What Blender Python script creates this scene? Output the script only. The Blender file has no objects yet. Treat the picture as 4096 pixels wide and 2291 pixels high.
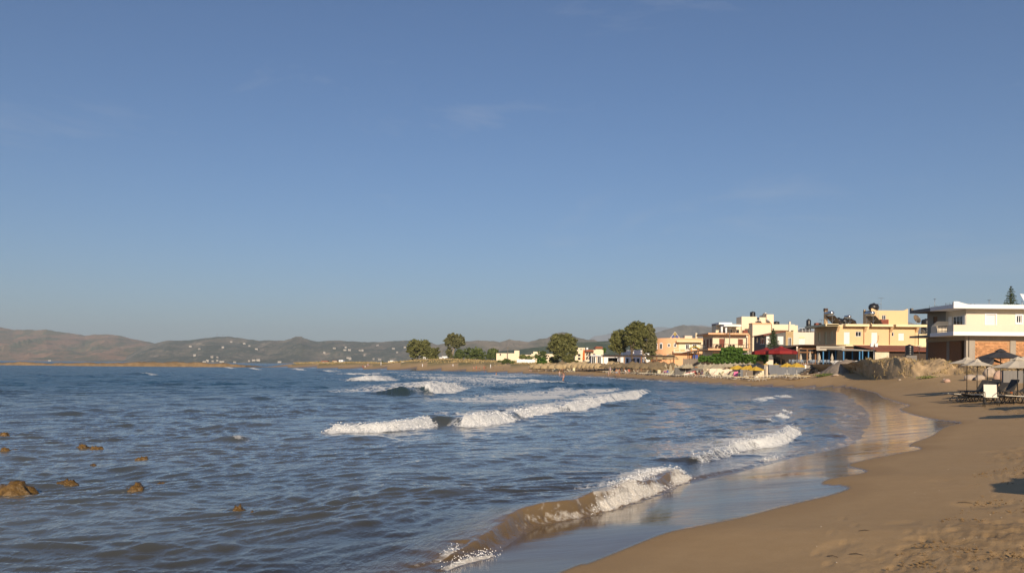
import bpy, bmesh, math, random
import numpy as np
from math import radians as RAD, pi, sin, cos
from mathutils import Vector, Matrix

S = bpy.context.scene
COL = S.collection
# ------------------------------------------------------------------ camera
F, CX, HY, EYE, ROLL = 3300.0, 2048.0, 1458.0, 2.6, 0.0087
cam_d = bpy.data.cameras.new('camera'); cam = bpy.data.objects.new('camera', cam_d); COL.objects.link(cam)
cam.location = (0, 0, EYE); cam.rotation_euler = (pi/2, -ROLL, 0)
cam_d.sensor_width = 36; cam_d.lens = 36*F/4096; cam_d.shift_y = (HY-1145.5)/4096
cam_d.clip_start = 0.1; cam_d.clip_end = 60000
S.camera = cam
# ------------------------------------------------------------------ world, sun, exposure
SUN_EL, SUN_AZ = RAD(22), RAD(3)          # azimuth: sun stands behind the camera, this much to its right
wd = bpy.data.worlds.new('World'); S.world = wd; wd.use_nodes = True
nt = wd.node_tree; nt.nodes.clear()
wo = nt.nodes.new('ShaderNodeOutputWorld'); bg = nt.nodes.new('ShaderNodeBackground')
sky = nt.nodes.new('ShaderNodeTexSky'); sky.sky_type = 'NISHITA'; sky.sun_disc = False
sky.sun_elevation = SUN_EL; sky.sun_rotation = pi - SUN_AZ
sky.altitude = 0; sky.air_density = 1.0; sky.dust_density = 0.45; sky.ozone_density = 5.0
bg.inputs['Strength'].default_value = 0.071
# thin high cloud wisps, laid out by direction in the sky
tc = nt.nodes.new('ShaderNodeTexCoord')
def wnode(t, **k):
    n = nt.nodes.new(t)
    for a, b in k.items(): setattr(n, a, b)
    return n
mp = wnode('ShaderNodeMapping'); mp.inputs['Scale'].default_value = (1.6, 1.6, 6.0); mp.inputs['Rotation'].default_value = (0, 0, 0.5)
nt.links.new(tc.outputs['Generated'], mp.inputs['Vector'])
n1 = wnode('ShaderNodeTexNoise'); n1.inputs['Scale'].default_value = 2.2; n1.inputs['Detail'].default_value = 9; n1.inputs['Roughness'].default_value = 0.62
n1.inputs['Distortion'].default_value = 0.5
nt.links.new(mp.outputs[0], n1.inputs['Vector'])
rp = wnode('ShaderNodeValToRGB'); rp.color_ramp.elements[0].position = 0.57; rp.color_ramp.elements[1].position = 0.9
rp.color_ramp.elements[0].color = (0, 0, 0, 1); rp.color_ramp.elements[1].color = (0.30, 0.30, 0.30, 1)
nt.links.new(n1.outputs['Fac'], rp.inputs[0])
tint = wnode('ShaderNodeMixRGB', blend_type='MULTIPLY'); tint.inputs[0].default_value = 1.0; tint.inputs[2].default_value = (.92, .99, 1.10, 1)
mx = wnode('ShaderNodeMixRGB'); mx.inputs[2].default_value = (7.5, 7.6, 8.0, 1)
nt.links.new(rp.outputs[0], mx.inputs[0]); nt.links.new(sky.outputs[0], tint.inputs[1]); nt.links.new(tint.outputs[0], mx.inputs[1])
nt.links.new(mx.outputs[0], bg.inputs['Color']); nt.links.new(bg.outputs[0], wo.inputs['Surface'])

sl = bpy.data.lights.new('sun', 'SUN'); sun = bpy.data.objects.new('sun', sl); COL.objects.link(sun)
sl.energy = 5.0; sl.angle = RAD(0.53); sl.color = (1.0, 0.82, 0.60)
sdir = Vector((sin(SUN_AZ)*cos(SUN_EL), -cos(SUN_AZ)*cos(SUN_EL), sin(SUN_EL)))   # towards the sun
sun.rotation_euler = sdir.to_track_quat('Z', 'Y').to_euler(); sun.location = (0, 0, 60)
S.view_settings.view_transform = 'Standard'; S.view_settings.look = 'None'
S.view_settings.gamma = 1; S.view_settings.use_curve_mapping = False; S.view_settings.exposure = 0.10
S.cycles.max_bounces = 8; S.cycles.transparent_max_bounces = 12; S.cycles.volume_bounces = 0
S.cycles.diffuse_bounces = 3; S.cycles.glossy_bounces = 3; S.cycles.caustics_reflective = False; S.cycles.caustics_refractive = False

# ------------------------------------------------------------------ where things stand
CA, SA = cos(ROLL), sin(ROLL)
def at(px, py, d):                      # the point at depth d seen there
    U, V = (px-CX)/F, (HY-py)/F
    return Vector((d*(U*CA-V*SA), d, EYE+d*(U*SA+V*CA)))
def on(px, py, z=0.0):                  # the point at height z seen there
    U, V = (px-CX)/F, (HY-py)/F
    d = (z-EYE)/(U*SA+V*CA)
    return at(px, py, d)
def X(px, d, py=1458): return at(px, py, d).x
def Zp(py, d, px=2048): return at(px, py, d).z

# ------------------------------------------------------------------ noise (numpy)
def _h(ix, iy, seed):
    n = (ix.astype(np.int64)*374761393 + iy.astype(np.int64)*668265263 + seed*974711) & 0xffffffff
    n = ((n ^ (n >> 13))*1274126177) & 0xffffffff
    n = (n ^ (n >> 16)) & 0xffff
    return n.astype(np.float64)/65535.0
def vnoise(x, y, seed=0):
    x = np.asarray(x, float); y = np.asarray(y, float)
    ix, iy = np.floor(x), np.floor(y); fx, fy = x-ix, y-iy
    u, v = fx*fx*fx*(fx*(fx*6-15)+10), fy*fy*fy*(fy*(fy*6-15)+10)
    def g(ax, ay):
        a = _h(ix+ax, iy+ay, seed)*2*pi
        return np.cos(a)*(fx-ax)+np.sin(a)*(fy-ay)
    a = g(0, 0)*(1-u)+g(1, 0)*u; b = g(0, 1)*(1-u)+g(1, 1)*u
    return (a*(1-v)+b*v)*1.4
def fbm(x, y, o=4, seed=0, gain=.5):
    r = 0; a = 1; t = 0
    for i in range(o):
        r = r+a*vnoise(x*2**i+17.3*i, y*2**i-9.1*i, seed+i); t += a; a *= gain
    return r/t
def sstep(a, b, x):
    t = np.clip((x-a)/(b-a), 0, 1); return t*t*(3-2*t)

# ------------------------------------------------------------------ materials
MATS = {}
def newmat(name):
    m = bpy.data.materials.new(name); m.use_nodes = True; MATS[name] = m
    n = m.node_tree.nodes; n.clear()
    o = n.new('ShaderNodeOutputMaterial'); b = n.new('ShaderNodeBsdfPrincipled')
    m.node_tree.links.new(b.outputs[0], o.inputs['Surface'])
    return m, m.node_tree, b, o
class NT:
    """tiny helper to write node trees"""
    def __init__(s, t): s.t = t
    def n(s, typ, ins=None, **k):
        x = s.t.nodes.new(typ)
        for a, b in k.items(): setattr(x, a, b)
        for a, b in (ins or {}).items():
            if isinstance(b, bpy.types.NodeSocket): s.t.links.new(b, x.inputs[a])
            else: x.inputs[a].default_value = b
        return x
    def math(s, op, a, b=0.0, c=None, clamp=False):
        d = {0: a, 1: b}
        if c is not None: d[2] = c
        return s.n('ShaderNodeMath', d, operation=op, use_clamp=clamp).outputs[0]
    def mix(s, f, a, b, bt='MIX'):
        x = s.n('ShaderNodeMixRGB', {0: f}, blend_type=bt)
        for i, v in ((1, a), (2, b)):
            if isinstance(v, bpy.types.NodeSocket): s.t.links.new(v, x.inputs[i])
            else: x.inputs[i].default_value = (*v, 1) if len(v) == 3 else v
        return x.outputs[0]
    def ramp(s, f, stops, interp='LINEAR'):
        r = s.n('ShaderNodeValToRGB', {0: f}); cr = r.color_ramp; cr.interpolation = interp
        while len(cr.elements) < len(stops): cr.elements.new(0.5)
        for e, (p, c) in zip(cr.elements, stops):
            e.position = p; e.color = (c, c, c, 1) if not hasattr(c, '__len__') else (*c, 1)
        return r.outputs[0]
    def noise(s, vec, scale, detail=4, rough=.55, dist=0.0, out='Fac'):
        d = {'Scale': scale, 'Detail': detail, 'Roughness': rough, 'Distortion': dist}
        if vec is not None: d['Vector'] = vec
        return s.n('ShaderNodeTexNoise', d).outputs[out]
    def pos(s): return s.n('ShaderNodeNewGeometry').outputs['Position']
    def obj(s): return s.n('ShaderNodeTexCoord').outputs['Object']
    def scale(s, vec, sc, rot=(0, 0, 0), loc=(0, 0, 0)):
        return s.n('ShaderNodeMapping', {'Vector': vec, 'Scale': sc, 'Rotation': rot, 'Location': loc}).outputs[0]
    def attr(s, name, out='Fac'): return s.n('ShaderNodeAttribute', attribute_name=name).outputs[out]
    def bump(s, h, strength=.3, dist=.02, normal=None):
        d = {'Height': h, 'Strength': strength, 'Distance': dist}
        if normal is not None: d['Normal'] = normal
        return s.n('ShaderNodeBump', d).outputs[0]

def mat(name, col, rough=.7, var=.18, vscale=1.2, bump=.0, bscale=30., metal=0., spec=.4, streak=False, rnd=0.0, trans=0.0):
    """general procedural surface: base colour with mottling at two scales, optional streaks, bump and per-object variation"""
    if name in MATS: return MATS[name]
    m, t, b, o = newmat(name); k = NT(t); v = k.obj()
    n1 = k.noise(v, vscale, 5, .6); n2 = k.noise(v, vscale*7, 3, .6)
    f = k.math('ADD', k.math('MULTIPLY', n1, .65), k.math('MULTIPLY', n2, .35))
    if streak:
        n3 = k.noise(k.scale(v, (vscale*5, vscale*5, vscale*.35)), 1.0, 4, .6)
        f = k.math('ADD', k.math('MULTIPLY', f, .55), k.math('MULTIPLY', n3, .45))
    f = k.ramp(f, [(.28, 0), (.72, 1)])
    dark = tuple(c*(1-var) for c in col); lite = tuple(min(1, c*(1+var*.55)) for c in col)
    c = k.mix(f, dark, lite)
    if rnd:
        oi = k.n('ShaderNodeObjectInfo').outputs['Random']
        hsv = k.n('ShaderNodeHueSaturation', {'Value': k.math('ADD', k.math('MULTIPLY', oi, rnd), 1-rnd*.5), 'Color': c})
        c = hsv.outputs[0]
    t.links.new(c, b.inputs['Base Color'])
    b.inputs['Roughness'].default_value = rough; b.inputs['Metallic'].default_value = metal
    b.inputs['Specular IOR Level'].default_value = spec
    if bump: t.links.new(k.bump(k.noise(v, bscale, 4, .6), bump, .02), b.inputs['Normal'])
    if trans:
        tr = k.n('ShaderNodeBsdfTranslucent', {'Color': c}); ms = k.n('ShaderNodeMixShader', {0: trans, 1: b.outputs[0], 2: tr.outputs[0]})
        t.links.new(ms.outputs[0], o.inputs['Surface'])
    return m

# ------------------------------------------------------------------ mesh building
class MB:
    """collects shapes and links them as ONE mesh object"""
    def __init__(s): s.v = []; s.f = []; s.sm = []
    def add(s, vs, fs, smooth=False):
        o = len(s.v); s.v += [tuple(v) for v in vs]; s.f += [tuple(o+i for i in f) for f in fs]; s.sm += [smooth]*len(fs); return s
    def box(s, x0, x1, y0, y1, z0, z1, rz=0, c=None):
        vs = [(x, y, z) for z in (z0, z1) for x, y in ((x0, y0), (x1, y0), (x1, y1), (x0, y1))]
        if rz:
            cx, cy = c or ((x0+x1)/2, (y0+y1)/2); ca, sa = cos(rz), sin(rz)
            vs = [(cx+(x-cx)*ca-(y-cy)*sa, cy+(x-cx)*sa+(y-cy)*ca, z) for x, y, z in vs]
        return s.add(vs, [(0, 3, 2, 1), (4, 5, 6, 7), (0, 1, 5, 4), (1, 2, 6, 5), (2, 3, 7, 6), (3, 0, 4, 7)])
    def prism(s, pts, z0, z1):          # plan polygon extruded upwards (counter-clockwise)
        n = len(pts); vs = [(x, y, z0) for x, y in pts]+[(x, y, z1) for x, y in pts]
        return s.add(vs, [tuple(range(n-1, -1, -1)), tuple(range(n, 2*n))]+[(i, (i+1) % n, n+(i+1) % n, n+i) for i in range(n)])
    def slab(s, pts, axis, a0, a1):     # polygon in the plane across an axis ('x' or 'y'), extruded along it
        n = len(pts)
        mk = (lambda p, a: (a, p[0], p[1])) if axis == 'x' else (lambda p, a: (p[0], a, p[1]))
        vs = [mk(p, a0) for p in pts]+[mk(p, a1) for p in pts]
        return s.add(vs, [tuple(range(n)), tuple(range(2*n-1, n-1, -1))]+[((i+1) % n, i, n+i, n+(i+1) % n) for i in range(n)])
    def tube(s, pts, r, n=6, cap=True, smooth=True):
        pts = [Vector(p) for p in pts]; rr = r if hasattr(r, '__len__') else [r]*len(pts)
        rings = []; up0 = None
        for i, p in enumerate(pts):
            d = (pts[min(i+1, len(pts)-1)]-pts[max(i-1, 0)])
            d = d.normalized() if d.length > 1e-9 else Vector((0, 0, 1))
            if up0 is None:
                up0 = Vector((0, 0, 1)) if abs(d.z) < .9 else Vector((1, 0, 0))
            a = d.cross(up0)
            if a.length < 1e-6: a = d.cross(Vector((0, 1, 0.01)))
            a.normalize(); b = a.cross(d).normalized()
            rings.append([p+(a*cos(2*pi*k/n)+b*sin(2*pi*k/n))*rr[i] for k in range(n)])
        vs = [v for r_ in rings for v in r_]; fs = []
        for i in range(len(pts)-1):
            for k in range(n): fs.append((i*n+k, i*n+(k+1) % n, (i+1)*n+(k+1) % n, (i+1)*n+k))
        s.add(vs, fs, smooth)
        if cap:
            o = len(s.v)-len(vs)
            s.f += [tuple(o+k for k in range(n-1, -1, -1)), tuple(o+(len(pts)-1)*n+k for k in range(n))]; s.sm += [False, False]
        return s
    def bar(s, a, b, w, h=None):        # square bar between two points
        return s.tube([a, b], (w/2)*1.414, 4, True, False)
    def lathe(s, prof, n=16, c=(0, 0, 0), smooth=True, sx=1, sy=1):
        vs = []; fs = []
        for r, z in prof:
            for k in range(n): vs.append((c[0]+r*sx*cos(2*pi*k/n), c[1]+r*sy*sin(2*pi*k/n), c[2]+z))
        m = len(prof)
        for i in range(m-1):
            for k in range(n): fs.append((i*n+k, i*n+(k+1) % n, (i+1)*n+(k+1) % n, (i+1)*n+k))
        fs += [tuple(range(n-1, -1, -1)), tuple((m-1)*n+k for k in range(n))]
        return s.add(vs, fs, smooth)
    def ball(s, c, r, n=8, m=6, sz=1.0):
        prof = [(max(.02*r, r*sin(pi*i/m)), -r*sz*cos(pi*i/m)) for i in range(m+1)]
        return s.lathe(prof, n, c)
    def mesh(s, name):
        me = bpy.data.meshes.new(name); me.from_pydata(s.v, [], s.f); me.polygons.foreach_set('use_smooth', s.sm); me.update(); return me
    def build(s, name, material, parent=None, **k):
        return link(name, s.mesh(name), material, parent, **k)
def link(name, me, material, parent=None, loc=None, rz=None, kind=None, label=None):
    o = bpy.data.objects.new(name, me); COL.objects.link(o)
    if material is not None:
        m = MATS[material] if isinstance(material, str) else material
        if not me.materials: me.materials.append(m)
    if parent is not None: o.parent = parent
    if loc is not None: o.location = loc
    if rz is not None: o.rotation_euler = (0, 0, rz)
    if kind: o['kind'] = kind
    if label: o['label'] = label
    return o
def tag(o, label=None, cat=None, group=None, kind=None):
    if label: o['label'] = label
    if cat: o['category'] = cat
    if group: o['group'] = group
    if kind: o['kind'] = kind
    return o
def thing(name, label, cat, loc=(0, 0, 0), rz=0, group=None):
    o = bpy.data.objects.new(name, None); COL.objects.link(o); o.location = loc; o.rotation_euler = (0, 0, rz)
    o.empty_display_size = .3
    return tag(o, label, cat, group)
KIDS = {}
def copy_tree(o, parent=None):
    c = o.copy(); COL.objects.link(c); c.parent = parent
    for ch in o.children: copy_tree(ch, c)
    return c
def place(o, loc, rz=0, label=None, group=None, sc=None):
    o.location = loc; o.rotation_euler = (0, 0, rz)
    if label: o['label'] = label
    if group: o['group'] = group
    if sc: o.scale = (sc, sc, sc) if not hasattr(sc, '__len__') else sc
    return o
def grid_mesh(name, P, keep=None, attrs=None):
    """P: rows x cols x 3"""
    R, C = P.shape[:2]; idx = np.arange(R*C).reshape(R, C)
    q = np.stack([idx[:-1, :-1], idx[:-1, 1:], idx[1:, 1:], idx[1:, :-1]], -1).reshape(-1, 4)
    if keep is not None:
        k = keep.reshape(-1); q = q[k[q].any(1)]
    used = np.zeros(R*C, bool); used[q.ravel()] = True
    remap = -np.ones(R*C, np.int64); remap[used] = np.arange(used.sum())
    V = P.reshape(-1, 3)[used]; q = remap[q]
    me = bpy.data.meshes.new(name)
    me.vertices.add(len(V)); me.vertices.foreach_set('co', V.astype(np.float32).ravel())
    me.loops.add(q.size); me.loops.foreach_set('vertex_index', q.astype(np.int32).ravel())
    me.polygons.add(len(q)); me.polygons.foreach_set('loop_start', np.arange(0, q.size, 4, dtype=np.int32))
    me.polygons.foreach_set('use_smooth', np.ones(len(q), bool))
    me.update(calc_edges=True)
    for n, a in (attrs or {}).items():
        at_ = me.attributes.new(n, 'FLOAT', 'POINT'); at_.data.foreach_set('value', a.reshape(-1)[used].astype(np.float32))
    return me
# ================================================================== TERRAIN
def catmull(P, n=8):
    P = [np.array(p[:2], float) for p in P]; out = []
    Q = [2*P[0]-P[1]]+P+[2*P[-1]-P[-2]]
    for i in range(1, len(Q)-2):
        a, b, c, d = Q[i-1], Q[i], Q[i+1], Q[i+2]
        for j in range(n):
            t = j/n
            out.append(.5*((2*b)+(c-a)*t+(2*a-5*b+4*c-d)*t*t+(3*b-a-3*c+d)*t**3))
    out.append(P[-1]); return np.array(out)
def seg_dist(px, py, line, chunk=None):
    """distance to a polyline, arc position of the foot, and signed side (left of travel is +)"""
    best = np.full(px.shape, 1e18); arc = np.zeros(px.shape); side = np.zeros(px.shape)
    L = 0.0
    for (ax, ay), (bx, by) in zip(line[:-1], line[1:]):
        dx, dy = bx-ax, by-ay; l2 = dx*dx+dy*dy+1e-12
        t = np.clip(((px-ax)*dx+(py-ay)*dy)/l2, 0, 1)
        ex, ey = px-(ax+t*dx), py-(ay+t*dy); d2 = ex*ex+ey*ey
        m = d2 < best
        best = np.where(m, d2, best); arc = np.where(m, L+t*math.sqrt(l2), arc)
        side = np.where(m, dx*ey-dy*ex, side); L += math.sqrt(l2)
    return np.sqrt(best), arc, np.sign(side), L
def inside(px, py, poly):
    r = np.zeros(px.shape, bool); n = len(poly)
    for i in range(n):
        ax, ay = poly[i]; bx, by = poly[(i+1) % n]
        if ay == by: continue
        c = (ay > py) != (by > py)
        r ^= c & (px < (bx-ax)*(py-ay)/(by-ay)+ax)
    return r

Lpx = [(1773, 2282), (1960, 2207), (2052, 2148), (2200, 2090), (2448, 2040), (2640, 1972), (2774, 1917), (2900, 1892), (3030, 1863), (3150, 1831),
       (3296, 1802), (3420, 1768), (3455, 1722), (3480, 1672), (3440, 1625), (3400, 1590), (3340, 1566), (3200, 1551), (3000, 1543), (2850, 1535.5),
       (2750, 1529.5), (2600, 1518), (2400, 1505.5), (2200, 1497), (2050, 1491), (1800, 1484), (1600, 1479.5), (1400, 1475), (1250, 1471.5), (1120, 1468.8), (1060, 1467.6)]
Lw = [(-22, -14), (-9, -.5), (-4.2, 5.6)]+[tuple(on(*p).xy) for p in Lpx]
Lw += [(-152, 520), (-140, 640), (-90, 820), (20, 1100), (300, 1700), (900, 2600), (2400, 3300)]
SHORE = catmull(Lw, 4)
LAND = np.vstack([SHORE, [(9000, 3300), (9000, -400), (-22, -400)]])
_far = on(1060, 1467.6).xy
_A, _B = SHORE[:-1], SHORE[1:]; _D = _B-_A; _L2 = (_D**2).sum(1)+1e-12
_PA, _PB = LAND, np.roll(LAND, -1, 0)
def shore_s(x, y):
    if np.size(x) < 400:                # few points: all segments at once
        P = np.stack([np.ravel(x), np.ravel(y)], -1)[:, None, :]
        t_ = np.clip(((P-_A)*_D).sum(-1)/_L2, 0, 1); d = np.sqrt((((P-_A)-t_[..., None]*_D)**2).sum(-1).min(1))
        py = P[:, :, 1]; c = (_PA[:, 1] > py) != (_PB[:, 1] > py)
        with np.errstate(all='ignore'): xi = (_PB[:, 0]-_PA[:, 0])*(py-_PA[:, 1])/(_PB[:, 1]-_PA[:, 1])+_PA[:, 0]
        ins = (c & (P[:, :, 0] < xi)).sum(1) % 2 == 1
        return np.where(ins, d, -d).reshape(np.shape(x))
    d, arc, _, _ = seg_dist(x, y, SHORE)
    return np.where(inside(x, y, LAND), d, -d)
PROF = ([-400, -60, -25, -8, -2.5, 0, 1.7, 3.5, 7, 12, 20, 30, 45, 80, 150, 400, 2000, 6000], [-9, -3.0, -1.5, -.62, -.22, 0, .19, .36, .74, 1.05, 1.4, 1.85, 2.2, 2.5, 2.8, 3.2, 9, 40])
def bumpg(x, y, c, rx, ry, h, rot=0):
    dx, dy = x-c[0], y-c[1]; ca, sa = cos(rot), sin(rot)
    u, v = (dx*ca+dy*sa)/rx, (-dx*sa+dy*ca)/ry
    return h*np.exp(-(u*u+v*v))
DUNES = [(at(1690, 1440, 385).xy, 30, 14, 1.9, -.25), (at(1800, 1440, 365).xy, 34, 14, 2.3, -.2), (at(1925, 1440, 335).xy, 34, 14, 2.2, -.3), (at(2040, 1445, 300).xy, 22, 9, 1.5, -.35),
         (at(1390, 1450, 455).xy, 26, 12, 1.3, 0), (at(1300, 1450, 485).xy, 38, 13, 1.0, 0), (at(1150, 1452, 500).xy, 22, 12, .8, 0), (at(2160, 1445, 285).xy, 18, 8, .9, -.4)]
BANK = [(3400, 112, 1.9), (3440, 104, 2.6), (3480, 98, 3.3), (3520, 94, 3.55), (3570, 91, 3.5), (3620, 88.5, 3.8), (3660, 87, 3.75), (3700, 86, 3.35), (3760, 85, 3.3), (3800, 84.5, 3.4), (3860, 83, 3.2), (3920, 81, 3.0), (3980, 79, 2.95), (4100, 76, 2.95), (4300, 70, 2.95), (4700, 60, 2.95)]
APRON = [(at(p, 1472, d_+3).xy, 8.5, 8.5, .50, 0) for p, d_, _ in BANK[0:14]]
def ground_z(x, y, fine=True, s=None):
    x = np.asarray(x, float); y = np.asarray(y, float)
    if s is None: s = shore_s(x, y)
    z = np.interp(s, *PROF)
    d = np.hypot(x, y)
    land = sstep(4, 14, s)
    for c, rx, ry, h, rot in DUNES: z = z+bumpg(x, y, c, rx, ry, h, rot)*land
    ap = 0
    for c, rx, ry, h, rot in APRON: ap = np.maximum(ap, bumpg(x, y, c, rx, ry, 1.0, rot))
    z = z+1.0*ap*sstep(2, 9, s)+land*fbm(x*.09, y*.09, 3, 5)*.10
    z = z-sstep(60, 130, s)*sstep(250, 420, y)*0.6
    if fine:
        z = z+sstep(-2, -14, s)*sstep(-60, -10, s)*(np.maximum(0, fbm(x*.33+3, y*.33, 4, 71)-.02)*1.1)   # boulders and weed beds on the sea floor
    return z
def gz(x, y): return float(ground_z(np.array([x]), np.array([y]), False)[0])
_dm = np.concatenate([np.linspace(5, 160, 500), np.linspace(160.5, 700, 700)])
def onground(px, py):                   # the point of the ground seen there
    U, V = (px-CX)/F, (HY-py)/F
    x = _dm*(U*CA-V*SA); z = EYE+_dm*(U*SA+V*CA); g = ground_z(x, _dm, False)
    i = int(np.argmax(z < g)) if (z < g).any() else len(_dm)-1
    return Vector((float(x[i]), float(_dm[i]), float(g[i])))
def stand(px, d, dz=0.0):               # ground point in that column at depth d
    x = X(px, d, 1470); return Vector((x, d, gz(x, d)+dz))

Upx = [(2244, 2291), (2361, 2253), (2507, 2195), (2681, 2128), (2800, 2103), (2975, 2068), (3150, 2022), (3325, 1981), (3395, 1958), (3409, 1949), (3385, 1938), (3302, 1932), (3330, 1914), (3440, 1895), (3478, 1884),
       (3462, 1874), (3405, 1858), (3450, 1842), (3558, 1820), (3650, 1803), (3692, 1794), (3680, 1785), (3646, 1780), (3670, 1765), (3733, 1742), (3770, 1716), (3800, 1702), (3852, 1689), (3800, 1681), (3745, 1675), (3663, 1657), (3618, 1643), (3608, 1633),
       (3645, 1620), (3610, 1610), (3535, 1588), (3494, 1567), (3383, 1546), (3200, 1539)]
Uw = []
for p in Upx:
    z = .3
    for _ in range(8):
        q = on(*p, z); z = .6*z+.4*gz(q.x, q.y)
    q = on(*p, z); Uw.append((q.x, q.y))
UEDGE = catmull([(-20, -16), (-6.5, -.6), (-2.0, 5.2)]+Uw, 5)
FILM = np.vstack([UEDGE, [(-80, 140), (-200, 60), (-60, -40)]])

def up2(A, shape):
    r = np.linspace(0, A.shape[0]-1, shape[0]); c = np.linspace(0, A.shape[1]-1, shape[1])
    i = np.minimum(r.astype(int), A.shape[0]-2); j = np.minimum(c.astype(int), A.shape[1]-2); u = (r-i)[:, None]; v = (c-j)[None, :]
    B = A[i]*(1-u)+A[i+1]*u; return B[:, j]*(1-v)+B[:, j+1]*v
def shore_grid(x, y):                   # signed shore distance on a big grid, from every second row and column
    rr = np.unique(np.linspace(0, x.shape[0]-1, (x.shape[0]+1)//2).round().astype(int)); cc = np.unique(np.linspace(0, x.shape[1]-1, (x.shape[1]+1)//2).round().astype(int))
    A = shore_s(x[np.ix_(rr, cc)], y[np.ix_(rr, cc)])
    B = np.stack([np.interp(np.arange(x.shape[1]), cc, a) for a in A]); return np.stack([np.interp(np.arange(x.shape[0]), rr, B[:, k]) for k in range(B.shape[1])], 1)
# ---- sampling grid: dense in view, rows closing up towards the viewer
def polar(nr, nc, d0, d1, far, nfar, a_in=34, a_out=62):
    t = np.linspace(d0**-.5, d1**-.5, nr); d = t**-2.0
    if nfar: d = np.concatenate([d, np.geomspace(d1*1.06, far, nfar)])
    ti = np.linspace(-1, 1, nc); a = np.concatenate([np.linspace(-a_out, -a_in-1, 26), ti*a_in, np.linspace(a_in+1, a_out, 26)])
    a = np.radians(a); Xg = d[:, None]*np.tan(np.clip(a, -1.2, 1.2))[None, :]; Yg = np.repeat(d[:, None], len(a), 1)
    return Xg, Yg
Xg, Yg = polar(430, 640, 2.0, 640, 9000, 36)
Sg = shore_grid(Xg, Yg)
Zg = ground_z(Xg, Yg, True, Sg)
nn = (Yg[:, 0] < 125); du = np.full(Xg.shape, -99.0)
infilm = inside(Xg[nn], Yg[nn], FILM)
dd_, _, _, _ = seg_dist(Xg[nn], Yg[nn], UEDGE)
du[nn] = np.where(infilm, dd_, -dd_)                          # >0 on the wet side
farw = sstep(70, 100, Yg)
du = np.where((Yg > 62) & (Sg < 30), np.maximum(du, (1.1+.6*fbm(Xg*.2, Yg*.2, 2, 3)-Sg)*farw-99*(1-farw)), du)
film = sstep(0.0, .10, du)
damp = np.maximum(sstep(-1.6, -.05, du+.35*fbm(Xg*.7, Yg*.7, 3, 8))*.9, .55*sstep(15, 4, Sg+2.5*fbm(Xg*.15, Yg*.15, 3, 4)))
# footprints and trampled sand on the upper beach
tramp = sstep(-2.2, -4.6, du+1.6*fbm(Xg*.35+5, Yg*.35, 3, 21))*sstep(95, 50, Yg)
r = fbm(Xg*4.6, Yg*4.6, 3, 30, .6); r2 = vnoise(Xg*1.15+9, Yg*1.15, 33)
prints = -np.maximum(0, vnoise(Xg*2.6, Yg*2.6, 40)-.34)*.15
prints2 = -np.maximum(0, vnoise(Xg*3.1+4, Yg*3.1, 45)-.36)*.14
churn = (np.abs(r)*-.045+.010+r2*.018)*sstep(.02, .5, tramp)+prints*1.0*sstep(.05, .6, tramp)+prints2*.9*sstep(.02, .4, tramp)
sparse = -np.maximum(0, vnoise(Xg*.95+31, Yg*.95, 50)-.50)*.10*sstep(-.8, -2.5, du)*sstep(90, 60, Yg)
trail_z = np.zeros_like(Xg); rf = np.random.RandomState(17)
for (ax, ay, bx_, by_) in [(1.2, 6.0, 13.5, 26), (3.0, 6.2, 17, 27), (4.4, 7.0, 22, 33), (14, 20, 24, 44), (5.2, 8.2, 16, 22), (9, 13, 27, 40)]:
    L_ = math.hypot(bx_-ax, by_-ay); ux, uy = (bx_-ax)/L_, (by_-ay)/L_; n_ = int(L_/.62)
    for i_ in range(n_):
        w_ = .25*sin(i_*.21+ax*3); q = i_*.62+rf.uniform(-.05, .05); cx_ = ax+ux*q-uy*(w_+(.11 if i_ % 2 else -.11)); cy_ = ay+uy*q+ux*(w_+(.11 if i_ % 2 else -.11))
        rr0 = np.searchsorted(Yg[:, 0], cy_-.4); rr1 = np.searchsorted(Yg[:, 0], cy_+.4)
        if rr1 <= rr0: continue
        xs_, ys_ = Xg[rr0:rr1]-cx_, Yg[rr0:rr1]-cy_; e = ((xs_*ux+ys_*uy)/.135)**2+((-xs_*uy+ys_*ux)/.055)**2
        trail_z[rr0:rr1] += rf.uniform(.6, 1.2)*(-.009*np.exp(-e**2)+.003*np.exp(-((e-1.9)/.8)**2))
trail_z *= sstep(-.7, -1.8, du)
nearfade = sstep(70, 20, Yg)
Zg = Zg+trail_z+(churn+sparse)*nearfade+sstep(-.5, -3, du)*fbm(Xg*.6, Yg*.6, 3, 60)*.018*nearfade
Zg = Zg-film*.012*(Yg < 60)
for c, rx, ry, h, rot in DUNES: pass
veg = np.zeros_like(Xg)
for c, rx, ry, h, rot in DUNES: veg = np.maximum(veg, bumpg(Xg, Yg, c, rx*1.1, ry*1.1, 1.0, rot))
veg = np.where(Yg > 150, np.maximum(veg*1.25, sstep(45, 75, Sg)), sstep(35, 60, Sg)*.9)
veg = sstep(.35, .75, veg+.35*fbm(Xg*.12, Yg*.12, 4, 77))*(Sg > 15)
keep = Sg > -26
me = grid_mesh('beach', np.stack([Xg, Yg, Zg], -1), keep, {'film': film, 'damp': damp, 'veg': veg, 'tramp': tramp, 's': Sg})

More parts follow.
